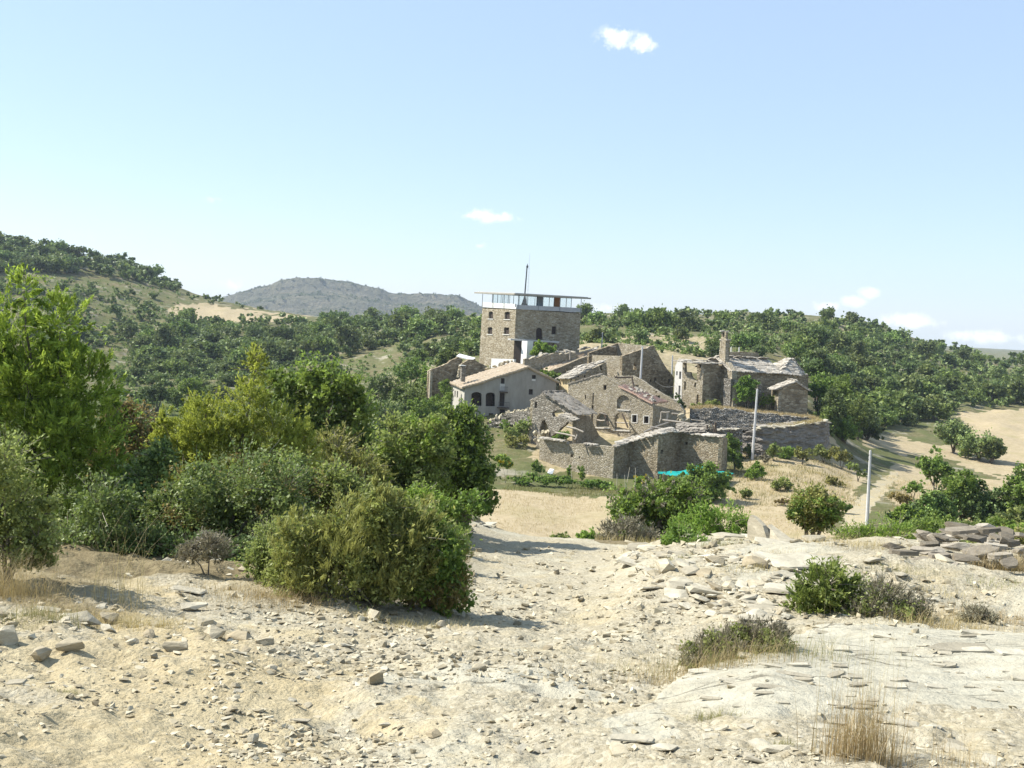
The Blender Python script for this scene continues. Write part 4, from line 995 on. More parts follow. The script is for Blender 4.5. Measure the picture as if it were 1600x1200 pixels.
build_arched_ruin()

def build_slab_shed():
    Gp = Plane((832, 650, 140.5), (902, 650, 135.6))
    t = thing('slab_roofed_shed', 'collapsing stone shed with dark slab roof and broken gable', 'ruin', at(865, 690, 138))
    hole = rag([(843.5, 690), (844, 668), (847, 657.5), (851, 656.5), (855, 664), (859, 676), (850, 690)], .6, 3, 5)
    br = rag([(862, 645), (870, 640), (878, 641), (882, 647), (874, 650), (864, 651)], .8, 3, 6)
    wall(t, Gp, [(830, 700)] + [(832, 640), (833.4, 625.6)] + rag([(849, 616), (854, 619.4), (900, 647.4)], .5, 5, 8) + [(902, 658)] + rag([(886, 660), (880, 666), (868, 677), (858, 684)], 1.2, 4, 9) + [(858, 700)], [hole, br, rect(835.4, 839.2, 628, 637.6)], .6, 'rubble_grey')
    panel(t, Gp, rect(835.4, 839.2, 628, 637.6), .3, .05, 'shutter', 'window'); panel(t, Gp, [(842, 695), (843, 656), (853, 655), (862, 676), (856, 695)], 1.2, .1, 'render_ochre', 'inner_wall')
    Sp = Plane((901.5, 665, 135.8), (940, 680, 147.5))
    wall(t, Sp, [(899, 705), (900.4, 648), (921, 649.6), (932, 672), (941, 688), (940.5, 705)], [], .5, 'rubble')
    r0 = Gp.px(849.5, 615.6) ; r1 = r0 + Gp.n * 4.6; e0 = Gp.px(901.4, 647.6) + Gp.u * .3; e1 = e0 + Gp.n * 4.0
    slab_roof(t, [r1 + [0, 0, .12], r0 - Gp.n * .3 + [0, 0, .12], e0 - Gp.n * .3 + [0, 0, .05], e1 + [0, 0, .05]], 9, 7, 'slab_dark', .09, seed=9)
    l0 = Gp.px(833, 625.6) - Gp.u * .3; l1 = l0 + Gp.n * 4.6
    slab_roof(t, [r0 + [0, 0, .1], r1 + [0, 0, .1], l1, l0], 4, 7, 'slab_dark', .09, seed=10)
    slab_roof(t, [at(873, 650, 135.4), at(888, 646.5, 136.5), at(903, 654.5, 135), at(893, 658, 134)], 4, 4, 'slab', .08, seed=12)
    zb = at(832, 700, 140)[2]; plainwall(t, Gp.A, Gp.A + Gp.n * 4.5, zb, Gp.uv(833, 627)[1], .5, 'rubble')
    for k in range(40):
        place('fallen_stone', ROCKS[k % 10], t, at(rng.uniform(836, 862), rng.uniform(655, 705), 139.6 - rng.uniform(0, 1.6)) * [1, 1, 0] + [0, 0, at(845, rng.uniform(672, 708), 139)[2]], rng.uniform(0, 6, 3), rng.uniform(.2, .5, 3))
build_slab_shed()

def build_front_building():
    Lp = Plane((842.5, 715, 133), (958.5, 720, 126))
    t = thing('front_stone_barn', 'long low stone barn with undulating wall above the teal tarpaulin', 'barn', up(Lp.B, at(957, 752, 126)[2]))
    h = rect(891.6, 896, 709.6, 714.4); h2 = rect(904.5, 906.5, 713, 716)
    wall(t, Lp, [(841, 775)] + rag([(843.4, 685.6), (885, 690.4), (886, 694), (912, 693.4), (914, 698), (936, 698)], .5, 6, 21) + [(937, 696), (959.8, 698.6), (955.5, 785)], [h, h2], .6, 'rubble_pale')
    pts = [(958.5, 720, 126), (983.5, 720, 128.9), (1028, 720, 126.4), (1062, 715, 130.2), (1128, 715, 125.9)]
    tops = [(959.8, 698), (984.5, 690), (1029, 678), (1063.5, 676), (1129.6, 683)]; bots = [(955.5, 785), (980.5, 785), (1024, 785), (1058, 785), (1124, 785)]
    pl = []
    for i in range(4):
        p = Plane(pts[i], pts[i + 1]); pl.append(p); hs = []
        if i == 2: hs = [rect(1032.6, 1036.4, 702.6, 709)]
        if i == 3: hs = [rag([(1069.4, 695), (1069.6, 691), (1072, 689.8), (1074.6, 691.5), (1074, 695)], .2, 3, 4)]
        top = [tops[i]] + ([(1046, 674), (1052, 673.8)] if i == 2 else []) + [tops[i + 1]]
        wall(t, p, [bots[i]] + top + [bots[i + 1]], hs, .6, 'rubble')
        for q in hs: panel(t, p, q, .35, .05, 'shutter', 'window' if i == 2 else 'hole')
    Rp = Plane((1128.2, 715, 125.9), (1135, 715, 129.5)); wall(t, Rp, [(1124, 785), (1129.6, 683), (1137, 684), (1133, 785)], [], .5, 'rubble')
    # eaves: overhanging slabs along the wavy wall
    def eave(a, b, n, back, mat='slab', rise=0.25, rows=3, over=.35):
        for i in range(n):
            for k in range(rows):
                s = (i + .5 + .3 * (k % 2) + rng.normal() * .1) / n; p = a + (b - a) * s + back * (k * .62 - over * .3) / np.linalg.norm(back) + [0, 0, .05 + k * .62 * rise + rng.uniform(0, .05)]
                o = place('roof_slab', ROOFSLAB[mat][(i + k) % 6], t, p, (rng.normal() * .06 + .12, rng.normal() * .06, math.atan2((b - a)[1], (b - a)[0]) + rng.normal() * .12), (np.linalg.norm(b - a) / n * .62, .52, .62))
    B3 = [pl[0].px(*tops[0]), pl[0].px(*tops[1]), pl[1].px(*tops[2]), pl[2].px(1050, 674), pl[3].px(*tops[3]), pl[3].px(*tops[4])]
    bk = np.array([.25, 1, 0])
    for i, n in enumerate((4, 6, 4, 4, 8)): eave(B3[i], B3[i + 1], n, bk, 'slab', .22 if i < 3 else .1, 3 if i < 3 else 2)
    # roof behind the left slope (slabs over a deck) and grey slab patch on the right
    back = np.array([.3, 1, 0]) * 2.6
    V, f = prism([B3[0] + [0, .1, -.1], B3[1] + [0, .1, -.1], B3[2] + [0, .1, -.1], B3[2] + back + [0, 0, .3], B3[1] + back + [0, 0, .35], B3[0] + back + [0, 0, .4]], (0, 0, -.15)); obj('roof', V, f, 'slab_dark', t)
    slab_roof(t, [at(1056, 664, 133), at(1103, 663, 131), at(1104, 674.5, 128.4), at(1056, 675, 129.8)], 4, 7, 'slab_dark', .08, seed=31)
    for a, b, n in (((844, 683.6, 132.6), (884, 690, 130.2), 7), ((913, 693, 128.6), (934, 696, 127.4), 4)):
        eave(at(*a), at(*b), n, np.array([.5, .8, 0]), 'slab', .02, 1)
    zb = at(1128, 760, 126)[2]
    plainwall(t, Lp.A + [3.0, 5.5, 0], Lp.A, zb, Lp.uv(843, 690)[1], .5, 'rubble'); plainwall(t, pl[3].B + [2, 6, 0], Lp.A + [3.0, 5.5, 0], zb, Lp.uv(843, 692)[1] - .6, .5, 'rubble')
    # exposed roof timbers
    for a, b, r in (((885.5, 666.5, 130), (911.5, 675, 129), .13), ((866.5, 675.5, 131), (899, 682, 129.6), .12), ((898, 687, 128.6), (902, 679, 128.8), .09), ((1016, 666.5, 131), (1054, 671, 131), .12),
                    ((1035, 656, 134), (1101, 666.5, 133), .13), ((1006, 675, 132), (1047, 659, 134), .12), ((1033, 644, 136), (1030.5, 660, 136), .09), ((1033, 643.5, 136), (1046, 643.5, 136), .1), ((1043, 643.5, 136), (1042, 658, 136), .16),
                    ((1050, 646, 138), (1063, 648, 138), .12), ((1080, 655.5, 138), (1100, 657.5, 138), .08)):
        beampx(t, a, b, r)
    for a, b, r in (((1119, 675.5, 128), (1118, 660, 128), .16), ((1113, 661, 128.4), (1116, 675.5, 128), .1), ((1104, 672, 129), (1105, 664, 129), .13)):
        beampx(t, a, b, r, 'dark_wood')
    for k in range(14): place('loose_stone', ROCKS[k % 10], t, at(rng.uniform(1060, 1075), rng.uniform(648, 660), 136), rng.uniform(0, 6, 3), rng.uniform(.25, .5, 3))
    pz = Plane((1060, 655, 137), (1078, 655, 137)); wall(t, pz, [(1058, 690)] + rag([(1058, 656), (1066, 646), (1072, 652), (1078, 658)], 1.2, 3, 41) + [(1078, 690)], [], .5, 'rubble_pale')
    for k, (x, y) in enumerate(((1110, 666), (1116, 668))): place('loose_stone', ROCKS[k], t, at(x, y, 130), (k, 1, 0), (.3, .3, .3))
build_front_building()

def build_church():
    t = thing('stone_church', 'ruined stone church with a bellcote and grey stone-slab roof', 'church', at(1120, 640, 159))
    q = Plane((1054.5, 590, 163.2), (1066, 590, 161))
    ws = [rect(1056.6, 1059, 580, 586.4), rect(1061.4, 1064.6, 580.4, 592), rect(1060.4, 1063.4, 602.4, 618)]
    wall(t, q, [(1052, 640), (1055, 572), (1058, 565.4), (1066.6, 566.4), (1064, 645)], ws, .5, 'concrete')
    for w in ws: panel(t, q, w, .3, .05, 'shutter', 'window')
    q = Plane((1066, 590, 161), (1098, 590, 158.4))
    wall(t, q, [(1063, 665), (1066.6, 566.2), (1070, 566)] + rag([(1070.5, 582), (1078, 582), (1081, 590), (1086, 594), (1090, 597), (1093, 590), (1095, 578)], 1.0, 3, 51) + [(1096, 569), (1099.6, 570), (1097.4, 612), (1096, 665)],
         [rect(1069, 1072, 596, 609), rect(1088.6, 1093.4, 616.6, 631), rag([(1084, 604), (1086, 597), (1088.5, 599), (1087, 606)], .4, 2, 52)], .5, 'rubble_pale')
    V, f = prism([q.px(1066, 566.4, -.2), q.px(1099, 569.5, -.2), q.px(1099, 569.5, 4.5), q.px(1066, 566.4, 4.5)], (0, 0, .12)); obj('roof', V, f, 'slab', t)
    qb = q.shifted(4.2); wall(t, qb, [q.uv(1066, 567), q.uv(1099, 571), q.uv(1096, 640), q.uv(1064, 640)], [], .4, 'church_stone', world=True)
    q2 = Plane((1098.4, 600, 158.4), (1132, 600, 160.6))
    w = [(1125.4, 603.4), (1128.4, 596.6), (1129.4, 597), (1129, 603.6)]
    wall(t, q2, [(1096, 665), (1099.6, 570), (1133, 571.4), (1130, 665)], [w], .5, 'church_stone')
    for i in range(16):
        s = i / 15; place('roof_slab', ROOFSLAB['slab'][i % 6], t, at(1057 + 76 * s, 565.4 + 4.2 * s - 1.4, 160.6 - 2 * math.sin(s * 3)) + [0, rng.uniform(-.2, .3), 0], (rng.normal() * .05, rng.normal() * .05, rng.normal() * .2), (.5, .6, .7))
        if i % 2: place('roof_slab', ROOFSLAB['slab'][i % 6], t, at(1062 + 68 * s, 563.4 + 2.2 * s - 1.4, 163), (rng.normal() * .05, .05, rng.normal() * .2), (.7, .8, .7))
    # buttress
    q3 = Plane((1130.5, 600, 160), (1143.4, 600, 157)); wall(t, q3, [(1128.5, 655), (1131.5, 564), (1135, 566), (1143.5, 579), (1145, 655)], [], .8, 'rubble_pale', 'buttress')
    # nave
    q4 = Plane((1141, 600, 158), (1262, 605, 164))
    wall(t, q4, [(1139, 660), (1141.5, 578), (1222, 581.6), (1263, 586), (1261, 665)], [], .6, 'church_stone')
    u = q4.u; n = q4.n
    E0 = q4.px(1139, 579.4, -.35); E1 = q4.px(1222, 583.2, -.35); Rg0 = q4.px(1141, 579.4, 4.2) + [0, 0, 1.85]; Rg1 = q4.px(1222, 583, 4.2) + [0, 0, 1.8]
    slab_roof(t, [Rg0, Rg1, E1, E0], 7, 18, 'slab', .11, seed=61)
    slab_roof(t, [Rg1, Rg0, Rg0 + n * 4.4 - [0, 0, 1.8], Rg1 + n * 4.4 - [0, 0, 1.8]], 3, 9, 'slab', .11, seed=62)
    # apse with steeper pyramid of slabs
    ap = at(1234.5, 562.5, 165.6); e0 = q4.px(1218, 583, -.35); e1 = q4.px(1248, 586, -.2); e2 = q4.px(1265, 587.5, 1.2); e3 = q4.px(1262, 587, 5.5)
    ap0 = ap - u * .5; ap1 = ap + u * .5
    slab_roof(t, [ap0, ap1, e1, e0], 7, 6, 'slab', .11, seed=63); slab_roof(t, [ap1, ap1 + n * .4, e3, e2 - n * .5], 6, 4, 'slab', .11, seed=64); slab_roof(t, [ap1, ap1 + u * .1, e2, e1], 6, 3, 'slab', .11, seed=65); slab_roof(t, [ap0 + n * .4, ap0, e0 - u * .2, e0 - u * .6 + n * 5], 5, 4, 'slab', .11, seed=66)
    zb = q4.uv(1200, 660)[1]; zt = q4.uv(1200, 584)[1]
    plainwall(t, q4.B, q4.B + n * 8, zb, zt - .6, .5, 'church_stone'); plainwall(t, q4.B + n * 8, q4.A + n * 8, zb, zt - .4, .5, 'church_stone'); plainwall(t, q4.A + n * 8, q4.A + n * .7, zb, zt - .3, .5, 'church_stone')
    # bellcote
    b = Plane((1125, 540, 161.4), (1133, 540, 160)); c = Plane((1133, 540, 160), (1141, 540, 160.6))
    op = rect(1126.8, 1129.6, 533, 553, .05)
    bell = wall(t, b, [(1122, 575), (1125.6, 530), (1134, 531), (1132.4, 575)], [op], .55, 'rubble_pale', 'bellcote')
    obj('bellcote_side', *prism([c.px(1134, 531), c.px(1140.6, 531.4), c.px(1139, 575), c.px(1132.4, 575)], c.n * .9), 'rubble', bell)
    obj('bellcote_cornice', *prism([b.px(1125, 531.6, -.15), c.px(1133.8, 532, -.25), c.px(1141.6, 532, -.1), b.px(1126, 531.4, 1.6)], (0, 0, .2)), 'slab', bell)
    up_ = Plane((1127, 523, 160.9), (1133.4, 523, 160.2)); up2 = Plane((1133.4, 523, 160.2), (1137.4, 523, 160.5))
    wall(bell.parent, up_, [(1126.8, 531), (1127.6, 517.6), (1134.4, 518), (1133.6, 531)], [rect(1129.6, 1132, 520.6, 527, .05)], .5, 'church_stone', 'bellcote')
    wall(bell.parent, up2, [(1133.6, 531), (1134.4, 518), (1138, 518.4), (1137, 531)], [], .5, 'church_stone', 'bellcote')
    for k in range(5): place('coping_slab', ROOFSLAB['slab'][k], t, at(1128 + k * 2, 517 + .3 * k, 160.7), (0, .1 * (k - 2), k), (.35, .4, .8))
    q5 = Plane((1139, 560, 164.5), (1186, 560, 168)); wall(t, q5, [(1138, 585)] + rag([(1139.5, 550), (1162, 549.6), (1186, 551.6)], .5, 4, 71) + [(1186, 585)], [], .5, 'church_stone')
    for x in (1144, 1156.4): obj('white_post', *tube([q5.px(x - .3, 552, .2), q5.px(x, 542.4, .2)], .09, 5), 'render_white', t)
    # rough buttress stubs below the nave
    for x0, x1, yt, sd in ((1142, 1152, 592, 72), (1184, 1197, 601, 73)):
        qq = Plane((x0, 620, 156.6), (x1, 620, 157.6)); wall(t, qq, [(x0 - 2, 660), (x0, yt)] + rag([(x0, yt), (x0 + 6, yt + 1), (x1 - 1, yt + 16), (x1, yt + 40)], .8, 3, sd) + [(x1, 660)], [], 1.4, 'dry_stone', 'buttress')
    # small annex with its own little gable
    a = thing('stone_hut', 'small gabled stone hut at the end of the church', 'hut', at(1235, 640, 154))
    g = Plane((1216, 620, 154), (1261, 620, 154.5)); l = Plane((1210.4, 620, 156.6), (1216, 620, 154))
    wall(a, g, [(1214.4, 660), (1216.6, 609.6), (1243.6, 597.6), (1262, 610), (1260, 665)], [], .5, 'church_stone'); wall(a, l, [(1208.6, 655), (1210.8, 608.6), (1216.6, 609.6), (1214.4, 660)], [], .5, 'rubble_pale')
    pk = g.px(1243.6, 597) + [0, 0, .1]; le = g.px(1215, 609) - g.u * .35; re = g.px(1262, 610) + g.u * .3
    slab_roof(a, [pk + g.n * 2.7, pk - g.n * .25, le - g.n * .25, le + g.n * 2.7], 5, 7, 'slab', .09, seed=81); slab_roof(a, [pk - g.n * .25, pk + g.n * 2.7, re + g.n * 2.7, re - g.n * .25], 4, 7, 'slab', .09, seed=82)
    bg_ = g.shifted(2.6); wall(a, bg_, [g.uv(*p_) for p_ in [(1216.6, 610), (1243.6, 598.4), (1262, 611), (1260, 650), (1214.4, 650)]], [], .4, 'church_stone', world=True); plainwall(a, g.B, g.B + g.n * 2.5, g.uv(1261, 655)[1], g.uv(1261, 611)[1], .4, 'church_stone')
build_church()

# dry-stone terrace walls and the rock outcrop under the church
def rough_face(name, label, cat, top, bot, mat, amp, nx=90, nz=26, thick=2.0, seed=0, freq=.9):
    top = np.array(top, float); bot = np.array(bot, float)
    sx = np.concatenate([[0], np.cumsum(np.hypot(np.diff(top[:, 0]), np.diff(top[:, 2]) * 6))]); sx /= sx[-1]
    s = np.linspace(0, 1, nx)
    T = at(*[np.interp(s, sx, top[:, k]) for k in range(3)]); B = at(*[np.interp(s, sx, bot[:, k]) for k in range(3)])
    v = np.linspace(0, 1, nz)
    P = T[None] * (1 - v[:, None, None]) + B[None] * v[:, None, None]
    tan = np.gradient(T, axis=0); nn = np.stack([tan[:, 1], -tan[:, 0], 0 * tan[:, 0]], 1); nn /= np.linalg.norm(nn, axis=1)[:, None]
    nn *= np.sign(-(nn * T).sum(1))[:, None]
    L = np.concatenate([[0], np.cumsum(np.linalg.norm(np.diff(T, axis=0), axis=1))])
    U, Vv = np.meshgrid(L, P[:, 0, 2] - P[:, 0, 2].mean())
    Vv = P[..., 2]
    h = amp * (fbm(U * freq, Vv * freq * 2.6, seed, 4) + (.3 * np.sign(np.sin(Vv * 5 + 2 * fbm(U * .4, Vv, seed + 3, 2))) if mat == 'cliff' else 0))
    P = P + nn[None] * h[..., None]
    P[0, :, 2] += .15 * fbm(L * 1.5, L * 0, seed + 8, 3)
    back = P[0] - nn * thick
    V = np.concatenate([P.reshape(-1, 3), back])
    i, j = np.meshgrid(np.arange(nz - 1), np.arange(nx - 1), indexing='ij')
    q = np.stack([i * nx + j, i * nx + j + 1, (i + 1) * nx + j + 1, (i + 1) * nx + j], -1).reshape(-1, 4)
    k = nz * nx
    cap = np.array([[k + a, k + a + 1, a + 1, a] for a in range(nx - 1)])
    t = thing(name, label, cat, P[-1, nx // 2])
    obj('stone_face', V, [q, cap], mat, t)
    return t, P[0], nn
t, P0, nn = rough_face('terrace_wall', 'grey dry-stone retaining wall below the church, under dry grass', 'wall', [(1078, 640, 149.6), (1110, 637, 149), (1180, 645, 148.6), (1240, 651, 148.8), (1278, 655, 149.6)], [(1076, 678, 149), (1110, 672, 148.2), (1180, 672, 147.6), (1240, 680, 147.8), (1280, 690, 148.6)], 'dry_stone', .07, 120, 24, 2.5, 3, 1.6)
for k in range(60, 120, 7):
    place('coping_stone', PLATES[k % 8], t, P0[k] - nn[k] * .2 + [0, 0, .06], (rng.normal() * .1, rng.normal() * .1, rng.uniform(0, 6)), rng.uniform(.25, .5, 3))
t, P0, nn = rough_face('rock_outcrop', 'dark layered rock face at the foot of the church terrace', 'rock face', [(1140, 682, 146), (1160, 676, 144), (1192, 668, 142.6), (1240, 667, 144.6), (1290, 658, 147.6), (1296, 660, 153)], [(1138, 735, 145.6), (1160, 735, 143.6), (1190, 735, 142.2), (1240, 735, 144.2), (1290, 730, 147.2), (1297, 725, 153)], 'cliff', .22, 130, 44, 3.2, 11, .8)
for k in range(30, 120, 4):
    place('ledge_slab', PLATES[k % 8], t, P0[k] - nn[k] * .15 + [0, 0, .05], (rng.normal() * .1, rng.normal() * .1, rng.uniform(0, 6)), (rng.uniform(.5, .9), rng.uniform(.4, .7), .8))
t, P0, nn = rough_face('rubble_bank_wall', 'tumbled dry-stone wall between the barn and the rock outcrop', 'wall', [(1086, 664, 141), (1120, 672, 140), (1160, 672, 141)], [(1086, 700, 140.4), (1120, 715, 139.4), (1160, 730, 140.4)], 'dry_stone', .16, 60, 24, 2.2, 17, 1.4)
for k in range(0, 60, 3): place('coping_stone', PLATES[k % 8], t, P0[k] - nn[k] * .2 + [0, 0, .06], (rng.normal() * .1, rng.normal() * .1, rng.uniform(0, 6)), rng.uniform(.25, .5, 3))
t, P0, nn = rough_face('garden_wall', 'low broken stone wall running down beside the grey house', 'wall', [(762, 662, 152), (775, 652, 151), (800, 645, 148), (830, 640, 143)], [(762, 672, 152), (775, 668, 151), (800, 664, 148), (830, 662, 143)], 'dry_stone', .14, 50, 10, .6, 23, 1.5)
for k in range(0, 50, 2): place('coping_stone', ROCKS[k % 10], t, P0[k] - nn[k] * .2 + [0, 0, .08], rng.uniform(0, 6, 3), rng.uniform(.2, .42, 3))

# utility poles
for a, b, r0, r1, lb in [((1183.4, 608.5, 140), (1175.6, 715, 140), .13, .2, 'tall pale concrete pole in front of the rock outcrop'), ((1360, 705, 98), (1353.6, 840, 98), .12, .2, 'pale concrete pole beside the dirt road on the right'),
                         ((1003.8, 542, 158), (1000, 605, 158), .13, .17, 'pale concrete pole against the shaded gable of the roofless house'), ((1051, 556, 177), (1049, 600, 177), .11, .15, 'short pale pole just left of the church'),
                         ((941.4, 519.6, 196), (939, 560, 196), .1, .13, 'thin pale pole standing behind the roofless house')]:
    A, B = at(*a), at(*b)
    t = thing('utility_pole', lb, 'pole', B, 'utility poles in the village')
    obj('shaft', *tube([B - (A - B) * .03, A], [r1, r0], 8), 'pole', t)
    obj('pole_cap', *tube([A + [0, 0, .002], A + [0, 0, .1]], [r0 * .9, r0 * .7], 8), 'concrete', t)
    for k in (.35, .8): obj('insulator', *tube([A + [-.16, -.02, -k], A + [.16, .02, -k]], [.03, .03], 5), 'dark_metal', t)
def cable(name, lb, a, b, sag, r=.025):
    s = np.linspace(0, 1, 14); P = a + (b - a) * s[:, None]; P[:, 2] -= sag * 4 * s * (1 - s)
    o = obj(name, *tube(P, r, 4), 'wire'); tag(o, lb, 'cable')
cable('overhead_cable', 'thin cable sagging from the roofless house gable to the church', at(1024, 596, 158.4), at(1054.5, 602.5, 162.8), .5, .035)
cable('overhead_cable', 'thin cable slanting down from the pole across the shaded gable', at(1003.5, 547, 157.8), at(1053.5, 574, 172), .4, .02)

# teal tarpaulin stretched beside the barn
def build_tarp():
    px = [(1028, 737.4, 121.5), (1064, 735.4, 123), (1091, 726.5, 123.2), (1106, 731, 123.4), (1147, 739.6, 123)]
    lo = [(1030, 739.6, 119.5), (1063, 745, 118.6), (1090, 739, 118.8), (1108, 742, 118.8), (1128, 744.6, 119.4)]
    n = 40; s = np.linspace(0, 4, n); a = np.array(px); b = np.array(lo)
    T = at(*[np.interp(s, range(5), a[:, k]) for k in range(3)]); B = at(*[np.interp(s, range(5), b[:, k]) for k in range(3)])
    v = np.linspace(0, 1, 14)[:, None, None]
    P = T[None] * (1 - v) + B[None] * v
    P[..., 2] += .13 * fbm(P[..., 0] * 1.1, P[..., 1] * 1.1, 5, 4) - .12 * np.sin(np.pi * v[..., 0])
    i, j = np.meshgrid(np.arange(13), np.arange(n - 1), indexing='ij')
    q = np.stack([i * n + j, i * n + j + 1, (i + 1) * n + j + 1, (i + 1) * n + j], -1).reshape(-1, 4)
    t = thing('tarpaulin', 'bright teal tarpaulin shade stretched at the foot of the barn', 'tarpaulin', up(P[7, 20], float(G(P[7, 20, 0], P[7, 20, 1]))))
    V = P.reshape(-1, 3); m = len(V)
    obj('sheet', np.concatenate([V, V - [0, 0, .02]]), [q, q[:, ::-1] + m], 'tarp', t, True)
    for c in (T[0], T[20], T[-1], B[10], B[-3]):
        obj('prop', *tube([up(c, float(G(c[0], c[1])) - .1), c], .03, 5), 'cane', t)
build_tarp()

# ================================================================== VEGETATION
def leaf_quads(C, A, L, W, r):
    """diamond leaves: centres C, long axis A"""
    n = len(C)
    A = A / (np.linalg.norm(A, axis=1)[:, None] + 1e-9)
    B = np.cross(A, r.normal(size=(n, 3))); B /= np.linalg.norm(B, axis=1)[:, None] + 1e-9
    L = np.broadcast_to(L, (n,))[:, None]; W = np.broadcast_to(W, (n,))[:, None]
    V = np.stack([C - A * L / 2, C + B * W / 2, C + A * L / 2, C - B * W / 2], 1).reshape(-1, 3)
    return V, np.arange(4 * n).reshape(n, 4)
def crown(blobs, n, size, r, style='leaf', per=26, clump=.17, shell=.38, lump=0):
    """blobs (k,6): centre + radii. Leaves in clumps through the outer part of the volume"""
    b = np.asarray(blobs, float)
    if lump:
        ex = []
        for q in b:
            for _ in range(lump):
                dd = r.normal(size=3); dd /= np.linalg.norm(dd); ra = q[3:] * r.uniform(.22, .5); ex.append([*(q[:3] + dd * q[3:] * r.uniform(.7, .98)), *ra])
        b = np.concatenate([b * [1, 1, 1, .84, .84, .84], np.array(ex)])
    w = (b[:, 3] * b[:, 5] + b[:, 3] * b[:, 4] + b[:, 4] * b[:, 5]); w /= w.sum()
    m = max(4, n // per)
    k = r.choice(len(b), m, p=w)
    d = r.normal(size=(m, 3)); d /= np.linalg.norm(d, axis=1)[:, None]
    rad = r.uniform(0, 1, m) ** shell * np.where(r.uniform(size=m) < .05, r.uniform(1.05, 1.35, m), 1)
    rough_ = 1 + .16 * np.sin(d[:, 0] * 5 + k) + .14 * np.sin(d[:, 2] * 7 + k * 2) 
    cc = b[k, :3] + d * b[k, 3:] * (rad * rough_)[:, None]
    rm = b[k, 3:].mean(1)
    ct = np.clip(r.normal(.48, .27, m), 0, 1)
    idx = np.repeat(np.arange(m), per)
    N = len(idx)
    if style == 'spray':
        ax = d + np.array([0, 0, .9]) + r.normal(size=(m, 3)) * .35; ax /= np.linalg.norm(ax, axis=1)[:, None]
        t = r.uniform(0, 1, N); ln = rm * r.uniform(.28, .6, m) * np.where(r.uniform(size=m) < .14, 1.7, 1)
        off = ax[idx] * (t * ln[idx])[:, None] + r.normal(size=(N, 3)) * ((1 - t * .8) * clump * .55 * rm[idx])[:, None]
        A = ax[idx] + r.normal(size=(N, 3)) * .42; asp = .27
    elif style == 'broom':
        ax = np.array([.15, -.1, 1.0]) + d * .5 + r.normal(size=(m, 3)) * .25; ax /= np.linalg.norm(ax, axis=1)[:, None]
        t = r.uniform(0, 1, N); ln = rm * r.uniform(.35, .8, m)
        off = ax[idx] * (t * ln[idx])[:, None] + r.normal(size=(N, 3)) * (clump * .45 * rm[idx])[:, None]
        A = ax[idx] + r.normal(size=(N, 3)) * .3; asp = .13
    else:
        off = r.normal(size=(N, 3)) * (clump * rm[idx])[:, None]; A = r.normal(size=(N, 3)) + d[idx] * .4; asp = .6
    C = cc[idx] + off
    s = size * r.uniform(.6, 1.35, N)
    V, f = leaf_quads(C, A, s, s * asp, r)
    tint = np.repeat(np.clip(ct[idx] + r.normal(size=N) * .16, 0, 1), 4)
    return V, f, tint
def limbs(base, tips, r0, r, n=5):
    parts = []
    for i, t in enumerate(tips):
        t = np.asarray(t, float); k = 5; s = np.linspace(0, 1, k)[:, None]
        mid = base + (t - base) * s + np.array([0, 0, 1]) * np.sin(s * np.pi) * .12 * np.linalg.norm(t - base) + r.normal(size=(k, 3)) * .03 * np.linalg.norm(t - base) * (s * (1 - s) * 4)
        parts.append(tube(mid, np.linspace(r0, r0 * .12, k) * (1 if i < 3 else .6), n))
    return merge(parts)
SEED = [100]
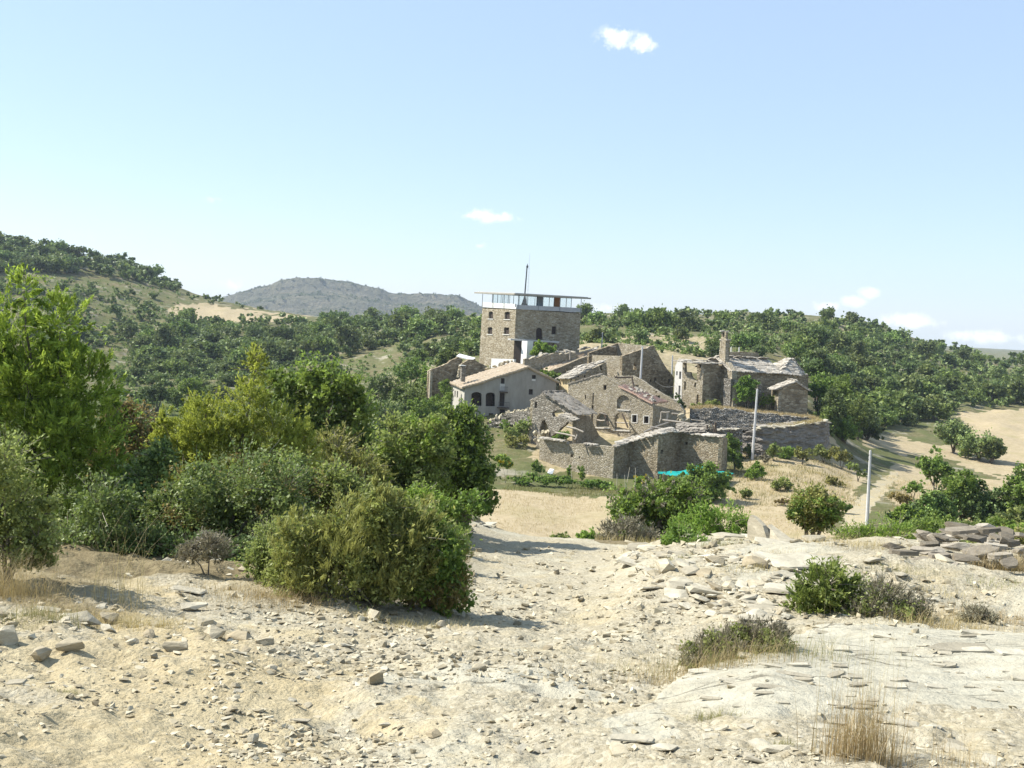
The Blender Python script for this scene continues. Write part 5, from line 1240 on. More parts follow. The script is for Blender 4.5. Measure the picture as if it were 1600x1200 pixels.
def bush(name, label, cat, d, blobs, n, size, mat, style='leaf', base=None, trunk=.05, per=26, clump=.17, shell=.38, group=None, depth=1.0, extra=None, lump=7, shoots=160):
    """blobs in image pixels (x, y, rx, ry[, distance offset]) at distance d"""
    SEED[0] += 1; r = np.random.default_rng(SEED[0])
    B = []
    for q in blobs:
        x, y, rx, ry = q[:4]; off = q[4] if len(q) > 4 else r.uniform(-.25, .25) * rx / F * d
        c = at(x, y, d + off); B.append([*c, rx / F * d, (rx + ry) / 2 / F * d * depth, ry / F * d])
    B = np.array(B)
    bx = base if base else float(np.mean([q[0] for q in blobs])); g = ground_at(bx, d)
    t = thing(name, label, cat, g, group)
    nz = max(1, len(B)); V, f = limbs(g - [0, 0, .1], [b[:3] for b in B], trunk, r)
    obj('trunk' if cat == 'tree' else 'stem', V, f, 'bark', t)
    if n > 9000: n = int(n * .63); size *= 1.21
    V, f, tint = crown(B, n, size, r, style, per, clump, shell, lump)
    obj('crown' if cat == 'tree' else 'foliage', V, f, mat, t, tint=tint)
    if shoots and d < 45:
        k = r.choice(len(B), shoots); dv = r.normal(size=(shoots, 3)) + [0, 0, 1.1]; dv /= np.linalg.norm(dv, axis=1)[:, None]
        P = B[k, :3] + dv * B[k, 3:] * .35; Ls = B[k, 3:].mean(1) * r.uniform(.7, 1.25, shoots); side = np.cross(dv, r.normal(size=(shoots, 3))); side /= np.linalg.norm(side, axis=1)[:, None]
        bend = side * (Ls * .28)[:, None] + np.array([0, 0, -.12]) * Ls[:, None]; rows = []; wv = np.cross(dv, side); w0 = .0045 * d / 12
        for q in range(5):
            t_ = q / 4; cpt = P + dv * (Ls * t_)[:, None] + bend * t_ * t_; rows.append(np.stack([cpt - wv * w0 * (1 - .7 * t_), cpt + wv * w0 * (1 - .7 * t_)], 1))
        V = np.stack(rows, 1).reshape(-1, 3); f = np.concatenate([np.stack([np.arange(shoots) * 10 + 2 * q, np.arange(shoots) * 10 + 2 * q + 1, np.arange(shoots) * 10 + 2 * q + 3, np.arange(shoots) * 10 + 2 * q + 2], 1) for q in range(4)])
        st = obj('shoots', V, f, 'twig', t, tint=np.repeat(r.uniform(0, 1, shoots), 10)); st['kind'] = 'stuff'
        tt = r.uniform(.35, 1, (shoots, 9)); C = P[:, None] + dv[:, None] * (Ls[:, None] * tt)[..., None] + bend[:, None] * (tt * tt)[..., None] + r.normal(size=(shoots, 9, 3)) * size * .5
        A = dv[:, None] + r.normal(size=(shoots, 9, 3)) * .7; V, f = leaf_quads(C.reshape(-1, 3), A.reshape(-1, 3), size * 1.0, size * (.3 if style != 'leaf' else .55), r)
        sl = obj('shoot_leaves', V, f, mat, t, tint=np.repeat(r.uniform(.2, 1, len(f)), 4)); sl['kind'] = 'stuff'
    if extra:
        emat, en, esz, esty = extra
        if en > 9000: en = int(en * .7); esz *= 1.16
        V, f, tint = crown(B, en, esz, r, esty, per, clump * 1.2, .2, lump); obj('flower_heads' if emat == 'leaf_yellow' else 'withered_leaves', V, f, emat, t, tint=tint)
    return t

# --- near bushes on the left
bush('juniper_tree', 'tall bright yellow-green juniper at the left edge', 'tree', 18, [(38, 455, 26, 40), (15, 520, 55, 60), (95, 505, 42, 52), (60, 590, 88, 70), (140, 605, 46, 60), (40, 690, 95, 80), (150, 690, 50, 80), (100, 780, 95, 75), (185, 770, 38, 65), (-70, 600, 80, 150), (-80, 760, 90, 100), (175, 840, 45, 40), (25, 600, 70, 70), (80, 690, 70, 70)], 150000, .084, 'leaf_juniper', 'spray', 70, .06, per=34, clump=.17, lump=4)
bush('leafy_shrub', 'rounded grey-green shrub in front of the tall left juniper', 'shrub', 11.7, [(5, 735, 58, 52), (20, 800, 62, 55), (-50, 780, 60, 80), (60, 850, 40, 35), (20, 860, 60, 30)], 22000, .042, 'leaf_olive', 'leaf', 10, .03)
bush('dark_shrub', 'dark leafy shrub in the shade under the left juniper', 'shrub', 15.5, [(120, 850, 60, 40), (190, 860, 45, 35), (160, 800, 50, 50)], 14000, .05, 'leaf_bramble', 'leaf', 150, .03)
bush('juniper_bush', 'bright green juniper bush with a pointed top, left of centre', 'bush', 20, [(400, 575, 15, 38), (390, 640, 40, 45), (320, 665, 55, 42), (268, 695, 36, 48), (340, 715, 85, 48), (430, 685, 52, 48), (465, 725, 46, 50), (255, 745, 30, 40)], 90000, .066, 'leaf_juniper_pale', 'spray', 350, .05, per=34, clump=.2)
bush('bramble_thicket', 'dense dark bramble thicket below the bright juniper bush', 'bush', 16.5, [(300, 790, 70, 65), (380, 765, 85, 60), (445, 775, 50, 60), (350, 845, 80, 35), (262, 820, 38, 55), (430, 840, 40, 40)], 40000, .052, 'leaf_bramble', 'leaf', 350, .04, extra=('leaf_brown', 2600, .05, 'leaf'))
bush('oak_tree', 'dark green oak behind the bright juniper bush', 'tree', 42, [(482, 592, 36, 34), (520, 612, 38, 42), (562, 655, 30, 42), (492, 655, 48, 48), (540, 692, 38, 30), (445, 620, 30, 40), (470, 700, 50, 40), (560, 720, 35, 35)], 26000, .16, 'leaf_green', 'leaf', 510, .14)
bush('autumn_bush', 'yellow-brown bush between the two bright junipers', 'bush', 34, [(200, 665, 40, 34), (222, 700, 42, 40), (180, 720, 40, 40), (235, 750, 40, 40)], 16000, .11, 'leaf_brown', 'leaf', 205, .06, extra=('leaf_green', 6000, .1, 'leaf'))
bush('olive_bush', 'olive-brown wispy bush in the middle of the thicket', 'bush', 24, [(525, 712, 42, 40), (500, 760, 44, 44), (560, 745, 35, 40), (540, 790, 50, 40)], 20000, .09, 'leaf_broom', 'spray', 520, .05)
bush('young_oak', 'light green small-leaved tree right of the olive-brown bush', 'tree', 26, [(618, 690, 40, 40), (655, 715, 52, 45), (640, 762, 52, 45), (598, 745, 38, 48), (680, 690, 30, 35), (640, 800, 50, 35)], 30000, .085, 'leaf_olive', 'leaf', 640, .09, extra=('leaf_bright', 5000, .085, 'leaf'))
bush('dark_tree', 'dark bushy tree beside the pale field, right end of the thicket', 'tree', 27.5, [(715, 682, 36, 40), (742, 735, 33, 55), (702, 742, 38, 60), (737, 690, 28, 40), (752, 780, 26, 24), (720, 660, 28, 26)], 30000, .085, 'leaf_green', 'leaf', 725, .1, extra=('leaf_dark', 14000, .09, 'leaf'))
bush('green_shrub', 'fresh green shrub low in front of the small-leaved tree', 'shrub', 22, [(625, 800, 36, 30), (660, 790, 30, 30), (600, 820, 35, 25)], 9000, .07, 'leaf_bright', 'leaf', 630, .04)
bush('broom_bush', 'big feathery olive-brown broom bush overhanging the track', 'bush', 12.8, [(470, 862, 50, 55), (550, 838, 66, 48), (640, 848, 58, 50), (540, 895, 70, 46), (600, 895, 56, 40), (465, 905, 46, 36), (600, 800, 40, 36)], 52000, .075, 'leaf_broom', 'broom', 580, .04, per=40, clump=.22, extra=('leaf_olive', 34000, .04, 'leaf'), lump=9)
bush('trackside_shrub', 'dark green leafy shrub at the right end of the broom bush', 'shrub', 13.1, [(665, 862, 40, 52), (700, 880, 36, 54), (650, 910, 62, 34), (700, 925, 34, 30), (640, 830, 30, 36)], 30000, .05, 'leaf_green', 'leaf', 670, .03, extra=('leaf_brown', 5000, .05, 'broom'), lump=8, shoots=260)
bush('creeper_shrub', 'small pale-green leafy shrub at the left foot of the broom bush', 'shrub', 13.2, [(420, 850, 30, 40), (440, 900, 36, 30), (405, 880, 22, 30)], 9000, .04, 'leaf_olive', 'leaf', 425, .02)
bush('dry_twiggy_shrub', 'grey leafless twiggy shrub in front of the bramble thicket', 'shrub', 13.4, [(330, 862, 32, 22), (300, 870, 25, 16)], 3500, .06, 'leaf_grey', 'broom', 325, .015)
bush('withered_shrub', 'withered brown shrub at the right corner of the broom bush', 'shrub', 13.0, [(690, 935, 34, 24), (715, 915, 22, 26), (650, 945, 30, 14)], 6000, .05, 'leaf_brown', 'broom', 690, .02)
bush('thicket_shrub', 'mid-green leafy shrub filling the base of the dark bushy tree', 'shrub', 24.5, [(690, 805, 36, 26), (735, 792, 32, 18), (650, 830, 36, 26), (710, 830, 30, 20)], 16000, .07, 'leaf_green', 'leaf', 690, .04)
bush('thicket_shrub', 'olive shrub between broom bush and small-leaved tree', 'shrub', 18.5, [(590, 800, 46, 26), (660, 815, 40, 26), (520, 800, 40, 26), (700, 850, 30, 26)], 17000, .065, 'leaf_olive', 'leaf', 600, .04)
bush('thicket_shrub', 'shaded dark shrub under the bramble thicket', 'shrub', 15.2, [(300, 860, 50, 22), (370, 868, 50, 20), (240, 850, 30, 26), (420, 870, 30, 26)], 13000, .05, 'leaf_dark', 'leaf', 320, .03)
bush('thicket_shrub', 'dark leafy shrub closing the gap between the two junipers', 'shrub', 17.5, [(225, 760, 34, 46), (215, 820, 40, 40), (250, 720, 24, 30)], 15000, .055, 'leaf_bramble', 'leaf', 225, .04)
bush('thicket_shrub', 'yellow-green shrub above the broom bush, right of the bramble', 'shrub', 17.8, [(480, 775, 34, 36), (520, 760, 36, 34), (455, 735, 30, 30), (560, 775, 36, 26)], 15000, .06, 'leaf_olive', 'leaf', 500, .04)
bush('edge_shrub', 'grey-green grassy shrub along the left edge of the rock slab', 'shrub', 8.9, [(1105, 1030, 38, 32), (1150, 1014, 50, 34), (1195, 1002, 38, 28), (1082, 1046, 24, 18)], 22000, .035, 'leaf_grey', 'broom', 1140, .012, extra=('leaf_olive', 7000, .028, 'leaf'))
for x, y, rx, ry, d, mt, lb in [(1405, 832, 36, 16, 62, 'leaf_bright', 'low bright bush behind the fern below the concrete pole'), (1455, 822, 34, 18, 66, 'leaf_green', 'green bush in the hollow left of the large oaks'), (1505, 828, 36, 16, 60, 'leaf_olive', 'olive bush in the hollow below the large oaks'), (1555, 826, 36, 18, 64, 'leaf_green', 'green bush in the hollow below the dark oak'), (1602, 836, 34, 18, 60, 'leaf_bright', 'bright bush in the hollow at the right edge'), (1430, 845, 40, 10, 46, 'leaf_broom', 'low brown bush behind the stone heap'), (1520, 845, 44, 10, 46, 'leaf_olive', 'low olive bush behind the stone heap'), (1590, 850, 40, 12, 44, 'leaf_broom', 'brown bush behind the right end of the stone heap')]:
    bush('hollow_bush', lb, 'bush', d, [(x, y, rx, ry), (x - rx * .5, y + ry * .4, rx * .6, ry * .7), (x + rx * .5, y + ry * .3, rx * .6, ry * .7)], 5200, .16, mt, 'leaf', x, .05)
# --- right of the track
bush('hedge_bush', 'dark green bush with brown twigs at the right edge of the pale field', 'bush', 37, [(985, 800, 38, 38), (1035, 785, 42, 36), (1078, 790, 32, 32), (1000, 830, 40, 22), (1060, 825, 40, 22)], 24000, .12, 'leaf_green', 'leaf', 1030, .07, extra=('leaf_grey', 7000, .12, 'spray'))
bush('twiggy_bush', 'grey-brown twiggy bush at the end of the stony track', 'bush', 33.5, [(975, 835, 34, 24), (950, 850, 24, 14), (1010, 845, 26, 16)], 7000, .1, 'leaf_grey', 'spray', 975, .04)
bush('fig_tree', 'round dark green fig tree in front of the teal tarpaulin', 'tree', 111, [(1074, 752, 19, 18), (1103, 746, 28, 22), (1130, 760, 15, 15), (1095, 770, 36, 15)], 8900, .34, 'leaf_green', 'leaf', 1098, .12)
bush('bright_bush', 'bright green feathery bush right of the stony track', 'bush', 30, [(1088, 830, 44, 32), (1135, 820, 38, 30), (1110, 846, 50, 24), (1162, 830, 20, 24)], 20000, .09, 'leaf_bright', 'spray', 1110, .04)
bush('glossy_bush', 'dense dark glossy bush at the edge of the stony track', 'bush', 22.5, [(1068, 858, 38, 34), (1075, 884, 48, 26), (1046, 878, 22, 26), (1100, 872, 22, 22)], 16000, .065, 'leaf_green', 'leaf', 1070, .04)
bush('lone_shrub', 'lone round shrub on a short trunk in the dry field', 'shrub', 38, [(1270, 788, 38, 24), (1250, 800, 22, 18), (1294, 802, 22, 18), (1270, 812, 24, 16)], 13000, .1, 'leaf_broom', 'leaf', 1268, .12, extra=('leaf_green', 6000, .1, 'leaf'))
bush('fern_bush', 'bright green feathery bush below the concrete pole', 'bush', 33, [(1345, 846, 34, 24), (1400, 844, 42, 26), (1320, 844, 20, 18), (1375, 856, 50, 18)], 17000, .095, 'leaf_bright', 'spray', 1365, .03)
bush('small_juniper', 'small green juniper at the top of the pale rock slab', 'shrub', 12.0, [(1290, 915, 46, 34), (1264, 948, 34, 36), (1308, 950, 46, 34), (1332, 925, 32, 26), (1250, 970, 22, 18)], 26000, .05, 'leaf_juniper_g', 'spray', 1285, .03)
bush('grey_shrub', 'grey-brown twiggy shrub right of the small juniper', 'shrub', 11.8, [(1378, 946, 54, 34), (1428, 962, 42, 24), (1340, 968, 34, 22), (1400, 970, 50, 18)], 17000, .045, 'leaf_grey', 'broom', 1380, .02, extra=('leaf_olive', 6000, .035, 'leaf'))
bush('brown_shrub', 'small dry reddish shrub right of the grey-brown shrub', 'shrub', 12.0, [(1525, 965, 26, 16), (1545, 972, 20, 10), (1510, 974, 16, 8)], 4000, .04, 'leaf_grey', 'broom', 1525, .015)
bush('weed_clump', 'green weeds at the foot of the leaning white slab', 'plant', 18, [(1170, 918, 14, 12), (1162, 930, 12, 8)], 1800, .05, 'leaf_bright', 'leaf', 1168, .01)
for k, (x, y, rx, ry, d, n, lb) in enumerate([(1500, 768, 42, 36, 96, 7000, 'large green oak right of the dirt road'), (1455, 792, 40, 28, 92, 5200, 'low spreading green oak beside the concrete pole'), (1552, 792, 42, 34, 94, 6000, 'dark green oak in the right-hand thicket'),
                                   (1594, 760, 26, 40, 92, 4500, 'tall oak cut by the right edge of the picture'), (1415, 806, 34, 18, 90, 3600, 'low green bush where the dirt road bends'), (1590, 812, 40, 22, 80, 4500, 'blue-green bush at the right edge below the oaks')]):
    bush('oak_tree', lb, 'tree', d, [(x, y, rx * .8, ry * .8), (x - rx * .5, y + ry * .25, rx * .6, ry * .65), (x + rx * .5, y + ry * .2, rx * .6, ry * .65), (x, y + ry * .6, rx * .9, ry * .5), (x + rx * .15, y - ry * .4, rx * .5, ry * .5)], n, .3, ('leaf_green', 'leaf_oakg', 'leaf_dark', 'leaf_green', 'leaf_bright', 'leaf_olive')[k], 'leaf', x, .16, extra=('leaf_dark', n // 3, .3, 'leaf'))
bush('oak_tree', 'young oak standing at the top of the dirt road', 'tree', 128, [(1462, 722, 18, 22), (1446, 730, 14, 14), (1478, 735, 13, 15), (1462, 742, 18, 10)], 4500, .36, 'leaf_green', 'leaf', 1462, .14)
for x, y, rx, ry, d, lb in [(1490, 672, 26, 20, 196, 'rounded oak at the corner of the straw field'), (1530, 692, 32, 22, 190, 'broad oak at the tip of the wood in the straw field'), (1550, 700, 18, 14, 187, 'last small oak in the straw field')]:
    bush('field_oak', lb, 'tree', d, [(x, y, rx, ry), (x - rx * .5, y + 5, rx * .6, ry * .7), (x + rx * .5, y + 5, rx * .6, ry * .7)], 4500, .5, 'leaf_oak', 'leaf', x, .2)
# --- around the village
VIL = [
 ('ivy_bush', 'dense green ivy bush against the left wall of the grey house', 'bush', 161, [(692, 625, 16, 22), (698, 608, 10, 14), (690, 645, 16, 14)], 5000, .3, 'leaf_green'),
 ('church_tree', 'green leafy tree against the church nave', 'tree', 155.5, [(1166, 606, 15, 16), (1160, 618, 12, 12), (1176, 618, 9, 12), (1168, 596, 8, 9)], 5200, .3, 'leaf_green'),
 ('tower_tree', 'bright green bushy tree below the terrace of the tower', 'tree', 180, [(848, 545, 15, 10), (838, 550, 9, 8), (860, 548, 10, 9)], 3600, .36, 'leaf_bright'),
 ('roof_creeper', 'green creeper growing over the gap behind the grey house', 'bush', 169, [(862, 586, 14, 6), (850, 580, 8, 4), (875, 590, 8, 6)], 2200, .32, 'leaf_green'),
 ('wall_bush', 'green bush climbing at the corner of the barn', 'bush', 131, [(1144, 700, 11, 18), (1150, 715, 10, 16), (1140, 685, 7, 10), (1156, 725, 8, 8)], 4200, .26, 'leaf_green'),
 ('wall_bush', 'dark green bush at the foot of the ruined church corner', 'bush', 150, [(1062, 628, 7, 8), (1066, 636, 6, 7), (1058, 620, 5, 5)], 1800, .26, 'leaf_dark'),
 ('bank_bush', 'green bush in front of the left end of the rock outcrop', 'bush', 139, [(1212, 702, 11, 9), (1205, 708, 8, 6)], 1800, .28, 'leaf_olive'),
 ('bank_bush', 'yellowish bush under the middle of the rock outcrop', 'bush', 138, [(1250, 708, 12, 9), (1258, 712, 9, 6)], 1800, .28, 'leaf_broom'),
 ('bank_bush', 'brown-green bush at the right end of the rock outcrop', 'bush', 142, [(1310, 708, 14, 12), (1322, 714, 10, 8)], 2200, .28, 'leaf_broom'),
 ('yellow_bush', 'round yellow-green bush below the tall concrete pole', 'bush', 124, [(1182, 735, 15, 11), (1176, 742, 10, 7)], 2600, .26, 'leaf_bright'),
 ('grass_bush', 'low green bush on the dry slope below the outcrop', 'bush', 119, [(1224, 755, 17, 9), (1212, 758, 12, 6)], 2400, .26, 'leaf_olive'),
 ('outcrop_bush', 'dark green bush against the lit left edge of the outcrop', 'bush', 141.5, [(1170, 706, 12, 12), (1160, 716, 9, 8)], 1800, .26, 'leaf_dark'),
 ('outcrop_bush', 'green bush low in the middle of the outcrop shade', 'bush', 141.5, [(1232, 706, 16, 10), (1222, 712, 10, 6)], 1800, .26, 'leaf_green'),
 ('outcrop_bush', 'olive bush near the right end of the outcrop shade', 'bush', 143, [(1280, 706, 16, 9), (1292, 710, 10, 7)], 1800, .26, 'leaf_olive'),
 ('terrace_shrub', 'low green weeds along the foot of the church walls', 'shrub', 157, [(1115, 630, 14, 5), (1090, 632, 10, 5)], 1400, .24, 'leaf_olive'),
 ('terrace_shrub', 'green shrub between the church buttress and the hut', 'shrub', 156, [(1196, 624, 12, 9), (1206, 628, 8, 6)], 1400, .24, 'leaf_green'),
 ('verge_shrub', 'brown shrub on the right bank of the dirt road', 'shrub', 112, [(1405, 778, 16, 9), (1418, 784, 10, 6)], 1600, .24, 'leaf_brown'),
 ('verge_shrub', 'green shrub where the dirt road passes the young oak', 'shrub', 121, [(1432, 758, 16, 9), (1420, 764, 10, 6)], 1600, .24, 'leaf_green'),
 ('verge_shrub', 'olive shrub right of the young oak', 'shrub', 118, [(1498, 752, 18, 9), (1520, 756, 12, 7)], 1700, .24, 'leaf_olive'),
 ('bank_shrub', 'small olive shrub on the slope above the dirt road bend', 'shrub', 126, [(1300, 752, 12, 7), (1312, 756, 8, 5)], 1200, .24, 'leaf_broom'),
 ('bank_shrub', 'small green shrub near the fig tree on the dry slope', 'shrub', 113, [(1165, 770, 12, 6)], 1000, .24, 'leaf_olive'),
 ('bank_shrub', 'low brown shrub in the middle of the dry slope', 'shrub', 110, [(1250, 782, 16, 5), (1225, 784, 12, 4)], 1400, .24, 'leaf_brown'),
 ('bank_shrub', 'dark green shrub on the left verge of the dirt road', 'shrub', 106, [(1318, 790, 12, 7)], 1200, .24, 'leaf_green'),
 ('bank_shrub', 'round green shrub below the brown-green one at the outcrop end', 'shrub', 133, [(1335, 730, 12, 8), (1346, 738, 9, 6)], 1400, .24, 'leaf_olive'),
 ('bank_shrub', 'grey-green shrub at the foot of the tall concrete pole', 'shrub', 136, [(1195, 716, 10, 6)], 900, .24, 'leaf_grey'),
 ('courtyard_bush', 'green bush growing inside the roofless barn', 'bush', 133.6, [(880, 680, 14, 6), (868, 684, 8, 4)], 1500, .28, 'leaf_green'),
 ('slope_bush', 'green bush on the slope below the grey house', 'bush', 141, [(815, 668, 14, 12), (826, 660, 9, 9), (800, 678, 14, 10)], 3000, .28, 'leaf_olive'),
 ('slope_bush', 'brown-green bush on the slope left of the broken gable', 'bush', 138, [(800, 690, 16, 8), (818, 688, 10, 8)], 2200, .28, 'leaf_broom'),
 ('slope_bush', 'small dark bush under the windows of the grey house', 'bush', 149, [(790, 662, 12, 7), (806, 656, 8, 6)], 1500, .28, 'leaf_green'),
 ('sunflower_patch', 'yellow sunflowers at the left end of the vegetable garden', 'flowers', 118, [(784, 716, 11, 10), (795, 722, 8, 8)], 1600, .28, 'leaf_bright'),
 ('garden_vine', 'green bean vine on canes at the left of the vegetable garden', 'plant', 121, [(838, 724, 7, 10), (845, 730, 8, 6)], 1400, .22, 'leaf_green'),
 ('garden_vine', 'upright green plant against the middle of the barn wall', 'plant', 124, [(909, 732, 5, 11), (909, 740, 6, 6)], 1100, .22, 'leaf_bright'),
 ('garden_vine', 'slender dark plant left of the upright green one', 'plant', 124, [(888, 735, 4, 9), (890, 743, 5, 4)], 800, .22, 'leaf_green'),
 ('garden_bush', 'yellow-flowered bush beside the shaded barn corner', 'bush', 120, [(1006, 747, 13, 9), (1000, 752, 10, 6)], 1800, .24, 'leaf_bright'),
 ('garden_rows', 'leafy vegetable plants in the left half of the garden', 'plant', 117, [(850, 744, 24, 7), (815, 748, 22, 6), (880, 748, 20, 6)], 4500, .24, 'leaf_green'),
 ('garden_rows', 'leafy vegetable plants in the right half of the garden', 'plant', 117, [(920, 752, 20, 6), (945, 756, 18, 6)], 3000, .24, 'leaf_green'),
 ('field_bush', 'round green bush in the near left of the pale field', 'bush', 84, [(878, 842, 15, 10)], 1500, .24, 'leaf_olive'),
 ('field_bush', 'green bush beside the round one in the pale field', 'bush', 84, [(922, 838, 17, 11), (908, 846, 10, 7)], 2000, .24, 'leaf_bright'),
]
for nm, lb, ct, d, bl, n, sz, mt in VIL:
    ex = ('leaf_yellow', 260, .3, 'leaf') if ('yellow-flowered' in lb or 'sunflower' in nm) else None
    bush(nm, lb, ct, d, [(q[0], q[1] + (3.5 if 'garden' in nm or 'sunf' in nm else 0), *q[2:]) for q in bl], n, sz, mt, 'leaf', None, .02 if ct in ('plant', 'flowers') else .07, extra=ex)
# trees in the valley and beside the church: individual, placed by hand
for k, (x, y, rx, ry, d) in enumerate([(690, 585, 34, 26, 178), (650, 610, 34, 26, 172), (610, 640, 36, 26, 160), (665, 640, 30, 22, 158), (640, 575, 26, 20, 195), (600, 600, 30, 22, 190), (555, 625, 30, 24, 180), (700, 560, 22, 16, 200), (580, 670, 36, 24, 140),
        (640, 668, 30, 20, 142), (720, 645, 16, 14, 150), (245, 610, 22, 14, 205), (300, 600, 22, 14, 215), (470, 590, 26, 18, 210), (520, 575, 24, 16, 222), (690, 660, 22, 16, 146)]):
    bush('valley_oak', ('large ' if rx > 30 else 'small ') + ('mid-green', 'pale green', 'dark')[k % 3] + ' oak in the valley, ' + ('left of the bright juniper bush' if x < 350 else 'behind the dark oak' if x < 570 else 'between the thicket and the grey house' if x < 655 else 'close left of the grey house'), 'tree', d, [(x, y, rx * .85, ry * .85), (x - rx * .5, y + ry * .3, rx * .6, ry * .65), (x + rx * .5, y + ry * .3, rx * .6, ry * .65), (x, y + ry * .7, rx, ry * .45)], 3600, .42, ('leaf_green', 'leaf_oakg', 'leaf_dark')[k % 3], 'leaf', x, .2, group='oaks in the valley')
for k, (x, y, rx, ry, d) in enumerate([(1278, 600, 22, 22, 166), (1300, 630, 26, 30, 162), (1285, 660, 18, 26, 158), (1320, 660, 26, 26, 165), (1275, 575, 16, 14, 172), (1340, 640, 28, 26, 180), (1310, 600, 24, 20, 185), (1355, 668, 24, 16, 186)]):
    bush('hillside_oak', ('mid-green', 'dark', 'pale green')[k % 3] + ' oak crowding the slope ' + ('behind the church hut' if y < 605 else 'beside the church hut' if x < 1305 else 'above the dirt road, right of the church' if y < 650 else 'at the foot of the wood above the dirt road'), 'tree', d, [(x, y, rx * .85, ry * .85), (x - rx * .45, y + ry * .3, rx * .6, ry * .65), (x + rx * .45, y + ry * .3, rx * .6, ry * .65), (x, y + ry * .6, rx * .9, ry * .5)], 4200, .38, ('leaf_green', 'leaf_dark', 'leaf_oakg')[k % 3], 'leaf', x, .2, group='oaks beside the church')

# --- wooded hills: individual oaks, the farthest as one mass
def oak_proto(seed, n, size):
    r = np.random.default_rng(seed)
    bl = [[0, 0, 1.7, 1.8, 1.8, 1.5]]
    for k in range(7):
        a = r.uniform(0, 6.28); q = r.uniform(.7, 1.5); s = r.uniform(.7, 1.2)
        bl.append([math.cos(a) * q, math.sin(a) * q, r.uniform(.7, 2.9), s, s, s * r.uniform(.65, .95)])
    V, f, t = crown(bl, n, size, r, 'leaf', 16, .22, .3)
    tv, tf = limbs(np.array([0, 0, -.6]), [b[:3] for b in bl[:5]], .16, r, 4)
    return V, f, t, tv, tf
PROTO = [oak_proto(500 + i, 1300, .5) for i in range(6)]
PMESH = [(mesh_data('crown', V, f, None, tint=t), mesh_data('trunk', tv, tf, 'bark')) for V, f, t, tv, tf in PROTO]
for k, (c, _) in enumerate(PMESH): c.materials.append(M[('leaf_oak', 'leaf_oakg', 'leaf_oak', 'leaf_dark', 'leaf_oakg', 'leaf_oak')[k]])
def scatter(poly, count, dmin, dmax, smin, smax, mind, r, taken):
    xs = [p[0] for p in poly]; ys = [p[1] for p in poly]; out = []; tries = 0
    T = np.array(taken, float).reshape(-1, 2)
    while len(out) < count and tries < count * 14:
        tries += 1
        x = r.uniform(min(xs), max(xs)); y = r.uniform(min(ys), max(ys))
        if not inpoly(np.array(x), np.array(y), poly): continue
        s = r.uniform(smin, smax)
        md = mind * s
        if len(T) and ((T[:, 0] - x) ** 2 + ((T[:, 1] - y) * 1.8) ** 2).min() < md * md: continue
        d = find_d(x, y, dmin, dmax)
        if d is None: continue
        taken.append((x, y)); T = np.vstack([T, [x, y]]); g = ground_at(x, d); out.append((g, s, d, x))
    return out
hr = np.random.default_rng(42)
taken = []; HT = []
# image-space outlines of where the woods stand: (polygon, count, nearest, farthest, size range, spacing)
WOODS = [
 ([(905, 497), (1000, 499), (1150, 494), (1250, 500), (1340, 506), (1420, 535), (1600, 572), (1640, 600), (1600, 615), (1480, 580), (1400, 560), (1300, 530), (1200, 522), (1100, 520), (905, 516)], 360, 260, 560, .7, 2.1, 8.2),
 ([(1190, 540), (1300, 535), (1400, 562), (1480, 582), (1640, 610), (1640, 636), (1500, 638), (1480, 655), (1330, 678), (1290, 640), (1270, 600), (1230, 565)], 240, 175, 400, .8, 2.1, 10.5),
 ([(905, 517), (1200, 523), (1230, 560), (1150, 560), (1060, 556), (1000, 548), (905, 540)], 48, 220, 380, .5, 1.1, 10),
 ([(-40, 372), (60, 384), (150, 404), (290, 452), (280, 460), (150, 432), (60, 425), (-40, 430)], 140, 380, 560, 1.0, 2.2, 6.2),
 ([(-40, 430), (100, 440), (250, 470), (260, 530), (180, 540), (-40, 560)], 150, 280, 520, .5, 1.4, 8),
 ([(265, 515), (280, 500), (345, 512), (400, 506), (480, 508), (600, 504), (755, 500), (755, 520), (640, 535), (560, 555), (440, 580), (330, 590), (215, 595), (210, 560)], 400, 240, 540, .7, 2.1, 8.2),
 ([(290, 462), (345, 474), (420, 486), (400, 490), (300, 478)], 7, 420, 540, .5, .9, 12),
 ([(180, 598), (420, 590), (440, 640), (200, 650)], 46, 170, 300, .5, 1.1, 11),
 ([(620, 540), (755, 525), (755, 560), (640, 575)], 34, 190, 330, .6, 1.2, 11),
 ([(300, 458), (345, 470), (340, 474), (300, 466)], 5, 440, 560, .6, 1, 9),
]
for poly, c, d0, d1, s0, s1, md in WOODS: HT += scatter(poly, c, d0, d1, s0, s1, md, hr, taken)
HT.sort(key=lambda q: -q[1] / q[2])
mass = []
def hill_label(x, d, s, pi):
    size = 'large' if s > 1.6 else 'middling' if s > 1.25 else 'small'
    tone = ('grey-green', 'fresh green', 'grey-green', 'dark', 'fresh green', 'grey-green')[pi]
    if x < 800:
        w = 'at the far left edge' if x < 60 else 'above the tall left juniper' if x < 190 else 'between the two bright junipers' if x < 300 else 'below the far blue hill' if x < 420 else 'behind the dark oak' if x < 560 else 'left of the tower' if x < 680 else 'just beside the tower'
        h = 'high on the left hill' if d > 430 else 'halfway up the left hill' if d > 320 else 'low on the left hill' if d > 240 else 'on the valley side'
    else:
        w = 'behind the roofless house' if x < 1000 else 'between tower and bellcote' if x < 1110 else 'behind the bellcote' if x < 1180 else 'above the church roof' if x < 1270 else 'just right of the church' if x < 1350 else 'above the dirt road' if x < 1430 else 'above the straw field' if x < 1510 else 'by the right edge'
        h = 'on the skyline' if d > 430 else 'halfway up the hill' if d > 300 else 'low on the hill'
    return f'{size} {tone} oak {h}, {w}'
